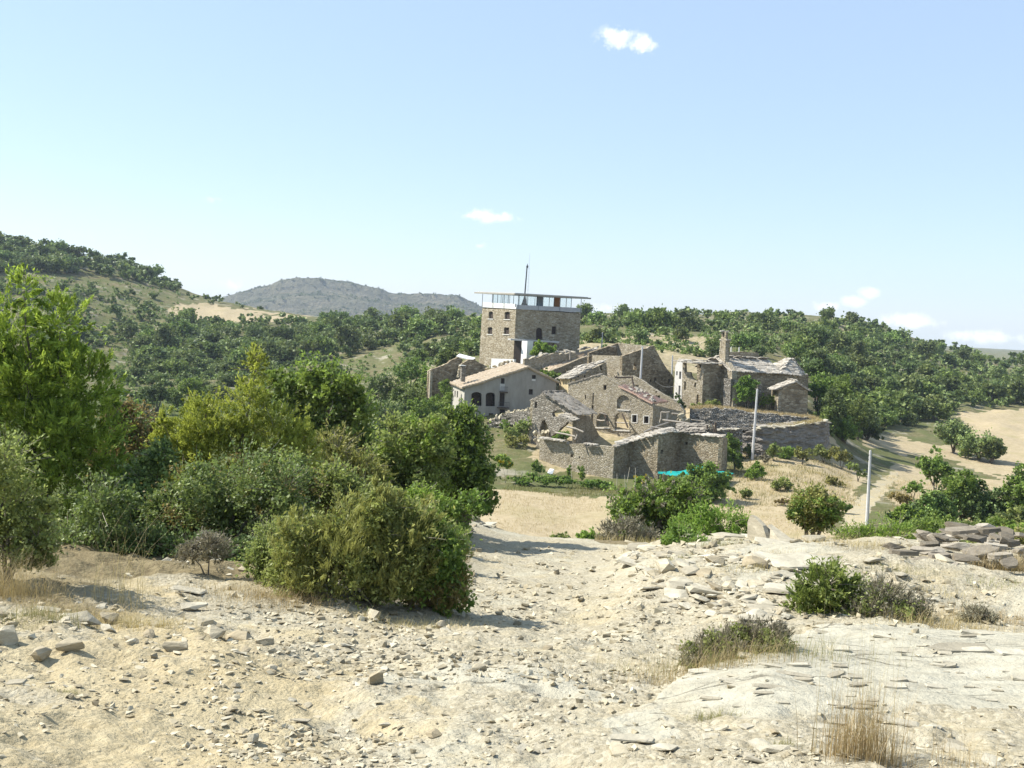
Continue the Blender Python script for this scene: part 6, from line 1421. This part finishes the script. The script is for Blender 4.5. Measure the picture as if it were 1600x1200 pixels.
for k, (g, s, d, x) in enumerate(HT):
    pi = int(hr.integers(6)); rz = hr.uniform(0, 6.28); ss = np.array([s * hr.uniform(.95, 1.25), s * hr.uniform(.95, 1.25), s * hr.uniform(.8, 1.15)])
    if k < 285:
        left = x < 800
        t = thing('holm_oak', hill_label(x, d, s, pi), 'tree', g, 'oaks on the left hillside' if left else 'oaks on the hill behind the church')
        for me, nm in zip(PMESH[pi], ('crown', 'trunk')):
            o = bpy.data.objects.new(nm, me); COL.objects.link(o); o.parent = t; o.rotation_euler = (0, 0, rz); o.scale = tuple(ss)
    else: mass.append((g, ss, rz, pi))
LOWP = [oak_proto(500 + i, 176, 1.1) for i in range(6)]
def build_mass():
    Vs, Fs, Ts, o = [], [], [], 0
    for g, ss, rz, pi in mass:
        V, f, t = LOWP[pi][:3]; keep = slice(0, len(V))
        V = V * ss; c, s = math.cos(rz), math.sin(rz)
        V = np.stack([V[:, 0] * c - V[:, 1] * s, V[:, 0] * s + V[:, 1] * c, V[:, 2]], 1) + g
        Vs.append(V); Fs.append(np.arange(len(V)).reshape(-1, 4) + o); Ts.append(t[keep] * hr.uniform(.7, 1.1)); o += len(V)
    ob = obj('woodland', np.concatenate(Vs), np.concatenate(Fs), 'leaf_oak', None, tint=np.clip(np.concatenate(Ts), 0, 1)); tag(ob, 'dark oak woodland covering the far hillsides', 'woodland', kind='stuff')
if mass: build_mass()
# low scrub dots on the open hill slopes
def build_scrub():
    Vs, Ts = [], []; r = np.random.default_rng(9)
    polys = [([(905, 515), (1120, 520), (1230, 530), (1230, 560), (1060, 556), (905, 545)], 260, 215, 400), ([(60, 430), (280, 460), (300, 520), (200, 570), (60, 570)], 420, 280, 520), ([(180, 575), (440, 575), (560, 560), (640, 540), (755, 520), (755, 560), (620, 600), (420, 650), (180, 650)], 420, 170, 420), ([(1150, 500), (1420, 540), (1400, 560), (1180, 530)], 120, 260, 500)]
    pts = []
    for poly, c, a, b in polys: pts += scatter(poly, c, a, b, 1, 1, 3, r, [])
    for g, s, d, x in pts:
        q = r.uniform(.35, 1.15); V, f, t = crown([[0, 0, q * .6, q, q, q * .7]], 26, .55, r, 'leaf', 10, .3, .4); Vs.append(V + g); Ts.append(t)
    V = np.concatenate(Vs); ob = obj('undergrowth', V, np.arange(len(V)).reshape(-1, 4), 'leaf_oakg', None, tint=np.concatenate(Ts)); tag(ob, 'low scrub dotted over the open hill slopes', 'scrub', kind='stuff')
build_scrub()

# --- grass
def blades(P, h, w, r, lean=.35, seg=3):
    """P (n,3) roots -> curved blades, quads"""
    n = len(P); a = r.uniform(0, 6.28, n); h = np.broadcast_to(h, (n,)) * r.uniform(.3, 1.2, n)
    dirx = np.stack([np.cos(a), np.sin(a), 0 * a], 1); side = np.stack([-np.sin(a), np.cos(a), 0 * a], 1); b = r.uniform(.1, 1, n) * lean
    rows = []
    for k in range(seg + 1):
        t = k / seg; c = P + np.array([0, 0, 1]) * (h * t * (1 - .25 * b * t))[:, None] + dirx * (h * b * t * t)[:, None]
        ww = np.broadcast_to(w, (n,)) * (1 - t * .88) / 2; rows.append(np.stack([c - side * ww[:, None], c + side * ww[:, None]], 1))
    V = np.stack(rows, 1).reshape(-1, 3); m = (seg + 1) * 2
    f = np.concatenate([np.stack([np.arange(n) * m + 2 * k, np.arange(n) * m + 2 * k + 1, np.arange(n) * m + 2 * k + 3, np.arange(n) * m + 2 * k + 2], 1) for k in range(seg)])
    return V, f, np.repeat(np.clip(r.normal(.5, .25, n), 0, 1), m)
def tuft(label, px, d, rx, n, h, mat='grass_dry', w=.006, lean=.35, name='grass_tuft', ry=None, group=None):
    SEED[0] += 1; r = np.random.default_rng(SEED[0])
    n = int(n * 2.2); w = w * .62; lean = lean * 1.7
    g = ground_at(px, d); q = r.normal(size=(n, 2)) * [rx, ry or rx * .6] * .5
    x = g[0] + q[:, 0]; y = g[1] + q[:, 1]; P = np.stack([x, y, G(x, y) - .02], 1)
    V, f, t = blades(P, h, w, r, lean); o = obj(name, V, f, mat, None, tint=t); tag(o, label, 'grass', group, 'stuff'); return o
tuft('tall dry straw tuft standing at the bottom edge right of centre', 1342, 5.35, .22, 260, .42, w=.005, lean=.25)
tuft('very tall thin dry stalks rising from the straw tuft on the slab', 1345, 5.5, .2, 22, .85, w=.004, lean=.12)
tuft('sparse dry stalks at the bottom right of the slab', 1470, 5.2, .5, 90, .22, w=.004)
tuft('green blades in the shrub along the left edge of the rock slab', 1150, 8.7, .95, 420, .24, 'grass_green', .006, .8, ry=.35)
tuft('dry straw mixed into the clump beside the rock slab', 1115, 8.4, .8, 300, .28, 'grass_dry', .005, .7, ry=.3)
tuft('small green tuft growing on the rock slab', 1115, 6.6, .16, 160, .08, 'grass_green', .006, .8)
tuft('small flat green weed near the bottom edge', 1212, 5.7, .14, 120, .06, 'grass_green', .006, .9)
tuft('thick dry grass bank at the left edge of the track', 10, 10.9, .6, 420, .55, 'grass_dry', .006, .8)
tuft('long dry stalks arching over the left bank', 190, 11.2, .35, 40, 1.1, 'grass_dry', .007, .6)
tuft('trailing brown grass down the left bank', 130, 10.2, 1.0, 500, .17, 'grass_dry', .007, 1.1)
tuft('greenish grass at the foot of the left bank', 60, 9.4, .5, 300, .16, 'grass_green', .007, .8)
tuft('low brown grass patch on the stony left bank', 205, 9.9, .5, 350, .16, 'grass_dry', .008, .9)
tuft('pale dry grass in front of the broom bush', 420, 12.2, .9, 600, .22, 'grass_dry', .007, .6)
tuft('dry grass at the foot of the withered shrub', 640, 11.9, .8, 300, .14, 'grass_dry', .007, .6)
tuft('dry grass between the junipers above the rock slab', 1470, 11.4, .7, 400, .2, 'grass_dry', .007, .6)
tuft('dry tuft right of the small juniper', 1540, 12.5, .7, 300, .22, 'grass_dry', .007, .6)
tuft('golden grass at the right end of the stone heap', 1590, 16.5, .8, 500, .4, 'grass_dry', .01, .5)
tuft('small green weed on the bare left slope', 105, 7.0, .12, 100, .05, 'grass_green', .006, .9)
for k, (px, d, w_, n_, h_) in enumerate([(1120, 20, .6, 120, .22), (1165, 15, .5, 120, .16), (1215, 17, .6, 120, .2), (1050, 17, .4, 90, .14), (1290, 21, 1.0, 200, .3), (1350, 18, .8, 160, .25), (1400, 15, .7, 140, .16), (1000, 24, .6, 110, .2), (1470, 14, .7, 120, .14), (1560, 14.5, .7, 120, .16), (880, 24, .4, 50, .1), (760, 22, .5, 70, .12)]):
    tuft('thin dry weeds among the rubble stones', px, d, w_, n_, h_, 'grass_green' if k % 3 == 0 else 'grass_dry', .008, .7)
def grass_stuff(name, label, px0, px1, d0, d1, n, h, mat, w, seed, poly=None, lean=.5):
    r = np.random.default_rng(seed); px = r.uniform(px0, px1, n); d = np.sqrt(r.uniform(d0 ** 2, d1 ** 2, n)); py = PY(px, d)
    if poly is not None:
        k = inpoly(px, py, poly); px, d, py = px[k], d[k], py[k]
    P = at(px, py, d); e = np.minimum(np.minimum(px - px0, px1 - px) / (.12 * (px1 - px0)), np.minimum(d - d0, d1 - d) / (.12 * (d1 - d0)))
    k = fbm(P[:, 0] / 3, P[:, 1] / 3, seed, 2) > -.35 + .9 * np.clip(1 - e, 0, 1); P = P[k]; P[:, 2] = G(P[:, 0], P[:, 1]) - .03
    V, f, t = blades(P, h, w, r, lean, 2); tag(obj(name, V, f, mat, None, tint=t), label, 'grass', kind='stuff')
grass_stuff('stubble_grass', 'pale dry grass covering the field below the barn', 700, 1300, 86, 113, 26000, .22, 'grass_dry', .035, 1)
grass_stuff('bank_grass', 'dry grass and weeds on the slope below the rock outcrop', 1130, 1345, 112, 148, 9000, .45, 'grass_dry', .05, 2)
grass_stuff('bank_weeds', 'green weeds between the dry grass on the slope', 1130, 1345, 108, 146, 6500, .4, 'grass_green', .06, 3)
grass_stuff('terrace_grass', 'golden grass on the terrace below the church', 1076, 1292, 150.5, 158, 9000, .5, 'grass_dry', .05, 4)
grass_stuff('verge_grass', 'mixed grass beyond the crest of the track', 930, 1620, 31, 42, 9000, .28, 'grass_dry', .02, 5)
grass_stuff('verge_weeds', 'greenish weeds beyond the crest of the track', 930, 1620, 30, 42, 5000, .35, 'grass_green', .02, 6)
grass_stuff('thicket_grass', 'dry grass under the bushes left of the track', 100, 740, 12.6, 20, 5000, .2, 'grass_dry', .008, 7)
grass_stuff('roadside_weeds', 'dry weeds on the verge right of the dirt road', 1372, 1600, 84, 150, 9000, .45, 'grass_dry', .06, 12)
grass_stuff('roadside_greens', 'green weeds on the verge right of the dirt road', 1372, 1600, 60, 105, 5000, .5, 'grass_green', .06, 13)
grass_stuff('garden_weeds', 'weeds and crops in the vegetable garden below the barn', 775, 1010, 111, 121, 5200, .4, 'grass_green', .06, 8)
grass_stuff('hill_weeds', 'dry grass on the village slopes', 740, 1080, 128, 200, 9000, .4, 'grass_dry', .06, 9)

# ================================================================== STONES
def stone(name, label, px, d, size, meshes, k, rot=None, sink=.3, group=None, z=0):
    g = ground_at(px, d); r = np.random.default_rng(int(px * 7 + d * 13) % 99991)
    sx, sy, sz = size
    rot = rot or (r.normal() * .12, r.normal() * .12, r.uniform(0, 6.28))
    o = place(name, meshes[k % len(meshes)], None, g + [0, 0, sz * .5 * (1 - sink) + z], rot, (sx / 2, sy / 2, sz / 1.0)); tag(o, label, 'rock', group); return o
for i, (px, d, s, ms, rot, lb) in enumerate([
    (272, 8.7, (.22, .13, .09), ROCKS, (0, .05, .3), 'squared reddish block alone on the left slope'),
    (322, 10.3, (.24, .16, .12), ROCKS, (.1, .1, .5), 'brown block above the squared one on the left slope'),
    (335, 9.7, (.24, .2, .14), ROCKS, (.3, .2, 1.2), 'tilted pale boulder below the brown block'),
    (378, 9.8, (.36, .22, .13), ROCKS, (.1, -.1, 2.6), 'long half-buried boulder right of the tilted one'),
    (412, 9.4, (.19, .14, .09), ROCKS, (0, 0, .2), 'small rounded stone right of the half-buried boulder'),
    (130, 9.6, (.36, .22, .17), FLATS, (.35, .1, .2), 'large pale angular slab on the left bank'),
    (172, 9.9, (.22, .2, .13), ROCKS, (0, .2, 1), 'grey stone right of the large pale slab'),
    (75, 10.2, (.28, .16, .07), PLATES, (.1, .15, .2), 'flat reddish plate on the left bank'),
    (100, 9.3, (.15, .12, .1), ROCKS, (0, 0, 2), 'small stone below the large pale slab'),
    (110, 8.2, (.22, .16, .1), ROCKS, (0, 0, .4), 'brown stone with a ridge at left'), (62, 8.0, (.17, .14, .1), ROCKS, (0, 0, 1.4), 'rounded brown stone near the left edge'),
    (8, 8.2, (.22, .2, .17), ROCKS, (0, 0, 2.2), 'rounded stone cut by the left edge'),
    (302, 11.4, (.3, .2, .1), FLATS, (0, 0, .2), 'flat stone at the end of the juniper shadow'),
    (296, 12.0, (.5, .24, .08), PLATES, (0, .1, 0), 'flat plate lying in the juniper shadow'),
    (585, 7.9, (.13, .1, .13), ROCKS, (.2, 0, .4), 'upright dark stone in the middle of the track'), (545, 10.6, (.17, .13, .08), FLATS, None, 'dark angular stone on the track below the broom bush'),
    (690, 11.6, (.16, .13, .11), ROCKS, None, 'whitish stone at the foot of the withered shrub'), (585, 12.0, (.3, .18, .1), ROCKS, None, 'pale stone half under the broom bush'),
    (635, 11.6, (.14, .1, .07), ROCKS, None, 'small block beside the half-hidden pale stone'),
    (748, 8.4, (.14, .1, .08), ROCKS, (0, 0, .5), 'yellowish block on the track centre'),
    (470, 6.9, (.15, .06, .04), PLATES, (0, 0, 0), 'thin plate on the track'), (395, 6.4, (.1, .08, .06), ROCKS, None, 'small stone left on the track'),
    (985, 6.0, (.28, .12, .06), PLATES, (.1, 0, 0), 'long thin dark plate left of the rock slab'), (815, 6.1, (.16, .08, .05), PLATES, None, 'thin plate on the gravel'),
    (905, 4.75, (.3, .18, .12), ROCKS, (0, 0, .3), 'large boulder at the bottom edge'), (932, 4.95, (.12, .14, .1), FLATS, (.5, .3, 0), 'pale tilted stone behind the bottom boulder'),
    (955, 5.1, (.2, .1, .07), FLATS, (.2, -.4, .4), 'tilted dark-edged plate near the bottom'), (910, 5.4, (.12, .09, .06), ROCKS, None, 'small brown stone on the lower track'),
    (275, 5.0, (.14, .1, .08), ROCKS, None, 'small stone at the lower left'), (230, 4.7, (.1, .08, .06), ROCKS, None, 'little stone near the bottom edge at left'),
    (1212, 5.55, (.16, .12, .06), FLATS, None, 'pale flat stone on the lower right gravel'),
    ]):
    stone('rock', lb, px, d, s, ms, i, rot)
# plates lying on the bedrock slab
for i, (px, d, s, lb) in enumerate([(1310, 6.9, (.2, .1, .035), 'dark-edged flake near the middle of the rock slab'), (1348, 6.95, (.16, .08, .03), 'flake right of the middle one on the rock slab'), (1400, 6.45, (.32, .12, .05), 'long thick flake on the rock slab'),
        (1315, 6.6, (.2, .1, .05), 'lower flake in the middle of the rock slab'), (1500, 9.2, (.75, .3, .06), 'long stepped plate on the right of the rock slab'), (1285, 10.2, (.17, .12, .04), 'small dark flake at the top of the rock slab'),
        (1420, 9.2, (.3, .15, .03), 'thin flake below the grey-brown shrub'), (1285, 6.3, (.16, .1, .03), 'flake at the lower left of the slab'), (1200, 7.2, (.3, .1, .02), 'thin sliver at the left of the slab'),
        (1240, 7.7, (.3, .1, .02), 'thin sliver on the upper left of the slab'), (1462, 7.7, (.18, .1, .03), 'small flake right of centre on the slab'), (1580, 8.9, (.3, .2, .06), 'grey plate at the right edge of the slab')]):
    stone('stone_flake', lb, px, d, s, PLATES, i, (.05, .06, rng.uniform(-.3, .3)), .1)
# leaning white slabs and the heap on the right
g = ground_at(1180, 22)
def fin(label, pts, d, th=.12):
    xm = max(p[0] for p in pts); q = [at(x, y, d + o + (xm - x) * .022) + [0, 0, .36] for x, y, o in pts]; V, f = prism(q, (th * .8, th * .6, 0)); tag(obj('standing_slab', V, f, 'rock_grey', None), label, 'rock')
fin('upright pointed white slab like a fin', [(1166, 868, 0), (1166, 842, .05), (1170, 831, .1), (1176, 834, .1), (1190, 848, .05), (1196, 868, 0)], 21)
fin('leaning pale slab beside the white fin', [(1186, 874, -.3), (1198, 846, .1), (1212, 856, .1), (1232, 872, 0), (1224, 882, -.5)], 20.6)
hp = np.random.default_rng(77)
HEAP = [(1500, 858, 60, 12), (1470, 872, 60, 16), (1448, 868, 44, 18), (1540, 858, 52, 14), (1520, 872, 52, 14), (1575, 878, 36, 18), (1555, 884, 44, 12), (1490, 884, 56, 14), (1440, 890, 46, 16), (1465, 900, 44, 14), (1530, 892, 70, 18), (1505, 905, 52, 14), (1410, 895, 52, 16), (1395, 885, 40, 12), (1430, 908, 40, 12), (1560, 900, 46, 14), (1380, 905, 36, 10), (1590, 892, 30, 12), (1480, 916, 34, 10), (1535, 850, 40, 8), (1450, 880, 34, 12), (1575, 912, 40, 10)]
for i, (x, y, w, h) in enumerate(HEAP):
    d = 18.2 - (y - 850) * .035; c = at(x, y, d)
    o = place('heap_slab', HEAPS[i % 12], None, c + [0, 0, .34], (hp.normal() * .12, hp.normal() * .18 - .08, hp.uniform(-.5, .5)), (w / 2 / F * d * .85, w / 3.0 / F * d, h / F * d * (1.5 if i % 2 else 1.7))); tag(o, 'weathered slab in the stone heap on the right', 'rock', 'slabs of the stone heap')
for i, (x, y, w, h, lb) in enumerate([(1245, 912, 110, 26, 'broad pale rock sheet behind the small juniper'), (1205, 878, 70, 14, 'flat slab below the white fin'), (1140, 868, 60, 12, 'flat grey slab left of the white fin'), (1175, 862, 40, 12, 'dark-sided slab beside the white fin'),
        (1270, 872, 40, 12, 'angular slab right of the leaning slab'), (1300, 880, 34, 10, 'small slab in the grass right of the leaning slab'), (1205, 955, 80, 12, 'long pale slab left of the small juniper'), (1190, 970, 70, 9, 'thin pale slab nearest to the track'),
        (1225, 935, 70, 14, 'slab stacked against the small juniper'), (1385, 880, 40, 14, 'whitish block left of the stone heap'), (1100, 935, 60, 20, 'pale boulder on the rubble bank')]):
    d = find_d(x, y + h * .3, 8, 40) or 20; c = ground_at(x, d)
    o = place('flat_slab', FLATS[i % 8], None, c + [0, 0, h / F * d * .3], (hp.normal() * .06, hp.normal() * .08, hp.uniform(-.3, .3)), (w / 2 / F * d, w / 2.4 / F * d, h / F * d)); tag(o, lb, 'rock')
def rocks_in(poly, n, w0, w1, flat, name, label, group, seed, dm=(4, 40)):
    r = np.random.default_rng(seed); xs = [p[0] for p in poly]; ys = [p[1] for p in poly]; c = 0; tr = 0
    while c < n and tr < n * 30:
        tr += 1; x = r.uniform(min(xs), max(xs)); y = r.uniform(min(ys), max(ys))
        if not inpoly(np.array(x), np.array(y), poly): continue
        d = find_d(x, y, *dm)
        if d is None: continue
        w = (w0 + (w1 - w0) * r.uniform() ** 2.2) / F * d; g = ground_at(x, d)
        ms = HEAPS if name == 'heap_slab' else PLATES if flat > 1 else (FLATS if r.uniform() < .6 else PLATES) if r.uniform() < flat else ROCKS
        o = place(name, ms[int(r.integers(8))], None, g + [0, 0, w * .07 + (r.uniform(0, .45) if name == 'heap_slab' else 0)], (r.normal() * .16, r.normal() * .16, r.uniform(0, 6.28)), (w / 2, w / 2 * r.uniform(.3 if flat > 1 else .6, .6 if flat > 1 else 1), w / 2 * r.uniform(.6, 1)))
        if flat > 1: o.rotation_euler = (.09, r.normal() * .06, r.normal() * .3)
        kind_ = 'flat' if ms is not ROCKS else 'blocky'; xm = (min(xs) + max(xs)) / 2; ym = (min(ys) + max(ys)) / 2; sz = 'larger' if w * F / d > (w0 + w1) / 2.6 else 'small'
        tag(o, f'{sz} {kind_} {label}, ' + ('upper' if y < ym else 'lower') + ' ' + ('left part' if x < xm - (max(xs) - min(xs)) * .17 else 'right part' if x > xm + (max(xs) - min(xs)) * .17 else 'middle'), 'rock', group); c += 1
rocks_in([(1010, 870), (1060, 900), (1120, 905), (1230, 900), (1240, 985), (1150, 985), (1030, 950), (960, 880)], 235, 13, 48, .8, 'rubble_slab', 'stone on the rubble bank', 'slabs on the rubble bank', 1)
rocks_in([(715, 795), (770, 805), (790, 825), (740, 830), (700, 825)], 26, 10, 28, .7, 'rubble_slab', 'stone on the heap beside the dark bushy tree', 'slabs on the small heap', 2)
rocks_in([(250, 890), (380, 895), (390, 925), (270, 925)], 18, 12, 34, .8, 'track_stone', 'stone by the juniper shadow', 'stones below the thicket', 3)
rocks_in([(360, 990), (760, 960), (1000, 990), (1040, 1080), (930, 1190), (300, 1195), (260, 1080)], 130, 11, 26, .55, 'track_stone', 'stone lying on the track', 'loose stones on the track', 4)
rocks_in([(1340, 905), (1620, 920), (1620, 980), (1480, 985), (1370, 930)], 40, 10, 36, .8, 'rubble_slab', 'stone on the ground below the stone heap', 'slabs below the stone heap', 5)
rocks_in([(1060, 1075), (1210, 1005), (1600, 1000), (1600, 1090), (1260, 1110), (1100, 1120)], 70, 12, 46, 2.0, 'stone_flake', 'flake on the rock slab', 'thin flakes on the rock slab', 6)
rocks_in([(1430, 862), (1480, 850), (1590, 850), (1600, 905), (1440, 918)], 56, 18, 50, .9, 'heap_slab', 'slab wedged in the stone heap', 'slabs of the stone heap', 7)
rocks_in([(0, 930), (240, 940), (330, 1000), (260, 1090), (0, 1060)], 44, 11, 34, .5, 'bank_stone', 'stone on the bare left slope', 'stones on the left slope', 9)
rocks_in([(760, 1130), (1040, 1120), (1300, 1130), (1600, 1110), (1600, 1200), (760, 1200)], 70, 12, 46, .9, 'track_stone', 'stone on the gravel at the bottom edge', 'stones along the bottom edge', 8)
def build_gravel():
    r = np.random.default_rng(5); protos = [rock_shape(r, .8, 8) for _ in range(8)] + [rock_shape(r, .35, 9) for _ in range(6)]
    n = 26000; px = r.uniform(-60, 1680, n); py = 850 + 350 * r.uniform(0, 1, n) ** .9
    dd = np.geomspace(3.8, 36, 260); ok = []
    grid = np.arange(-60, 1690, 10.0); tab = np.array([PY(np.full(260, g), dd) for g in grid])
    gi = np.clip(((px + 60) / 10).astype(int), 0, len(grid) - 1)
    d = np.array([dd[np.argmax(tab[a] <= b)] if (tab[a] <= b).any() else -1 for a, b in zip(gi, py)])
    P = at(px, py, np.maximum(d, 2))
    sl = inpoly(px, py, SLAB); dens = fbm(P[:, 0] * .8, P[:, 1] * .8, 33, 3)
    pr = np.where(px < 330, .35, 1.0) * np.clip(.62 + 1.2 * dens, .06, 1) * np.where(sl, .05, 1) * np.where((px < 720) & (py < 940), .25, 1)
    k = (d > 0) & (r.uniform(size=n) < pr); P = P[k]; d = d[k]; P[:, 2] = G(P[:, 0], P[:, 1])
    w = r.uniform(0, 1, len(P)) ** 3.0 * 15 + 3.2; w = w / F * d / 2; P[:, 2] += w * .25
    Vs, Fs, o = [], [], 0
    for i in range(len(P)):
        V, f = protos[int(r.integers(len(protos)))]; a = r.uniform(0, 6.28); c, s = math.cos(a), math.sin(a)
        V = V * (w[i] * np.array([1, r.uniform(.6, 1), r.uniform(.75, 1.4)])); V = np.stack([V[:, 0] * c - V[:, 1] * s, V[:, 0] * s + V[:, 1] * c, V[:, 2]], 1) + P[i]
        Vs.append(V); Fs.append(f + o); o += len(V)
    ob = obj('gravel', np.concatenate(Vs), np.concatenate(Fs), 'gravel', None); tag(ob, 'pale limestone gravel strewn over the track', 'gravel', kind='stuff')
build_gravel()
# garden odds and ends
for i, (x0, y0, x1, y1, d, lb) in enumerate([(976, 742, 977, 768, 117, 'short cane at the barn corner'), (984, 730, 977, 768, 117, 'leaning pale cane at the barn corner'), (993, 731, 992, 762, 118, 'upright cane right of the leaning one'), (805, 732, 805, 748, 119, 'cane at the left of the garden'), (816, 736, 815, 750, 119, 'second cane in the garden'), (893, 735, 893, 752, 122, 'cane against the barn wall'), (964, 740, 964, 755, 119, 'cane left of the barn corner')]):
    A, B = at(x0, y0, d), at(x1, y1, d); B[2] = min(B[2], float(G(B[0], B[1])) + .02)
    o = obj('garden_cane', *tube([B, (A + B) / 2 + [.02, 0, 0], A], [.035, .03, .025], 5), 'cane'); tag(o, lb, 'cane', 'canes in the garden')
q = [at(855, 739, 120), at(863, 741, 120), at(866, 733, 120.4), at(859, 732, 120.6)]
V, f = prism(q, (0, .1, -.1)); tag(obj('white_board', V, f, 'white_plastic'), 'white board lying in the vegetable garden by the barn', 'board')
def ledge_grass():
    r = np.random.default_rng(88)
    for name, lb, px0, px1, fy, dd, n, h, mat in [('ledge_grass', 'orange-brown grass on the ledge above the rock outcrop', 1180, 1288, lambda x: np.interp(x, [1180, 1240, 1290], [668, 665, 657]), 145.2, 2600, .35, 'grass_dry'),
                                              ('terrace_edge_grass', 'golden grass hanging over the edge of the church terrace', 1080, 1282, lambda x: np.interp(x, [1078, 1110, 1180, 1240, 1280], [640, 637, 645, 651, 655]), 149.6, 5200, .5, 'grass_dry')]:
        px = r.uniform(px0, px1, n); off = r.uniform(0, 2.6, n); P = at(px, fy(px), dd + 0 * px); P[:, 1] += off; P[:, 2] -= .06
        V, f, t = blades(P, h, .05, r, .6, 2); tag(obj(name, V, f, mat, None, tint=t), lb, 'grass', kind='stuff')
ledge_grass()
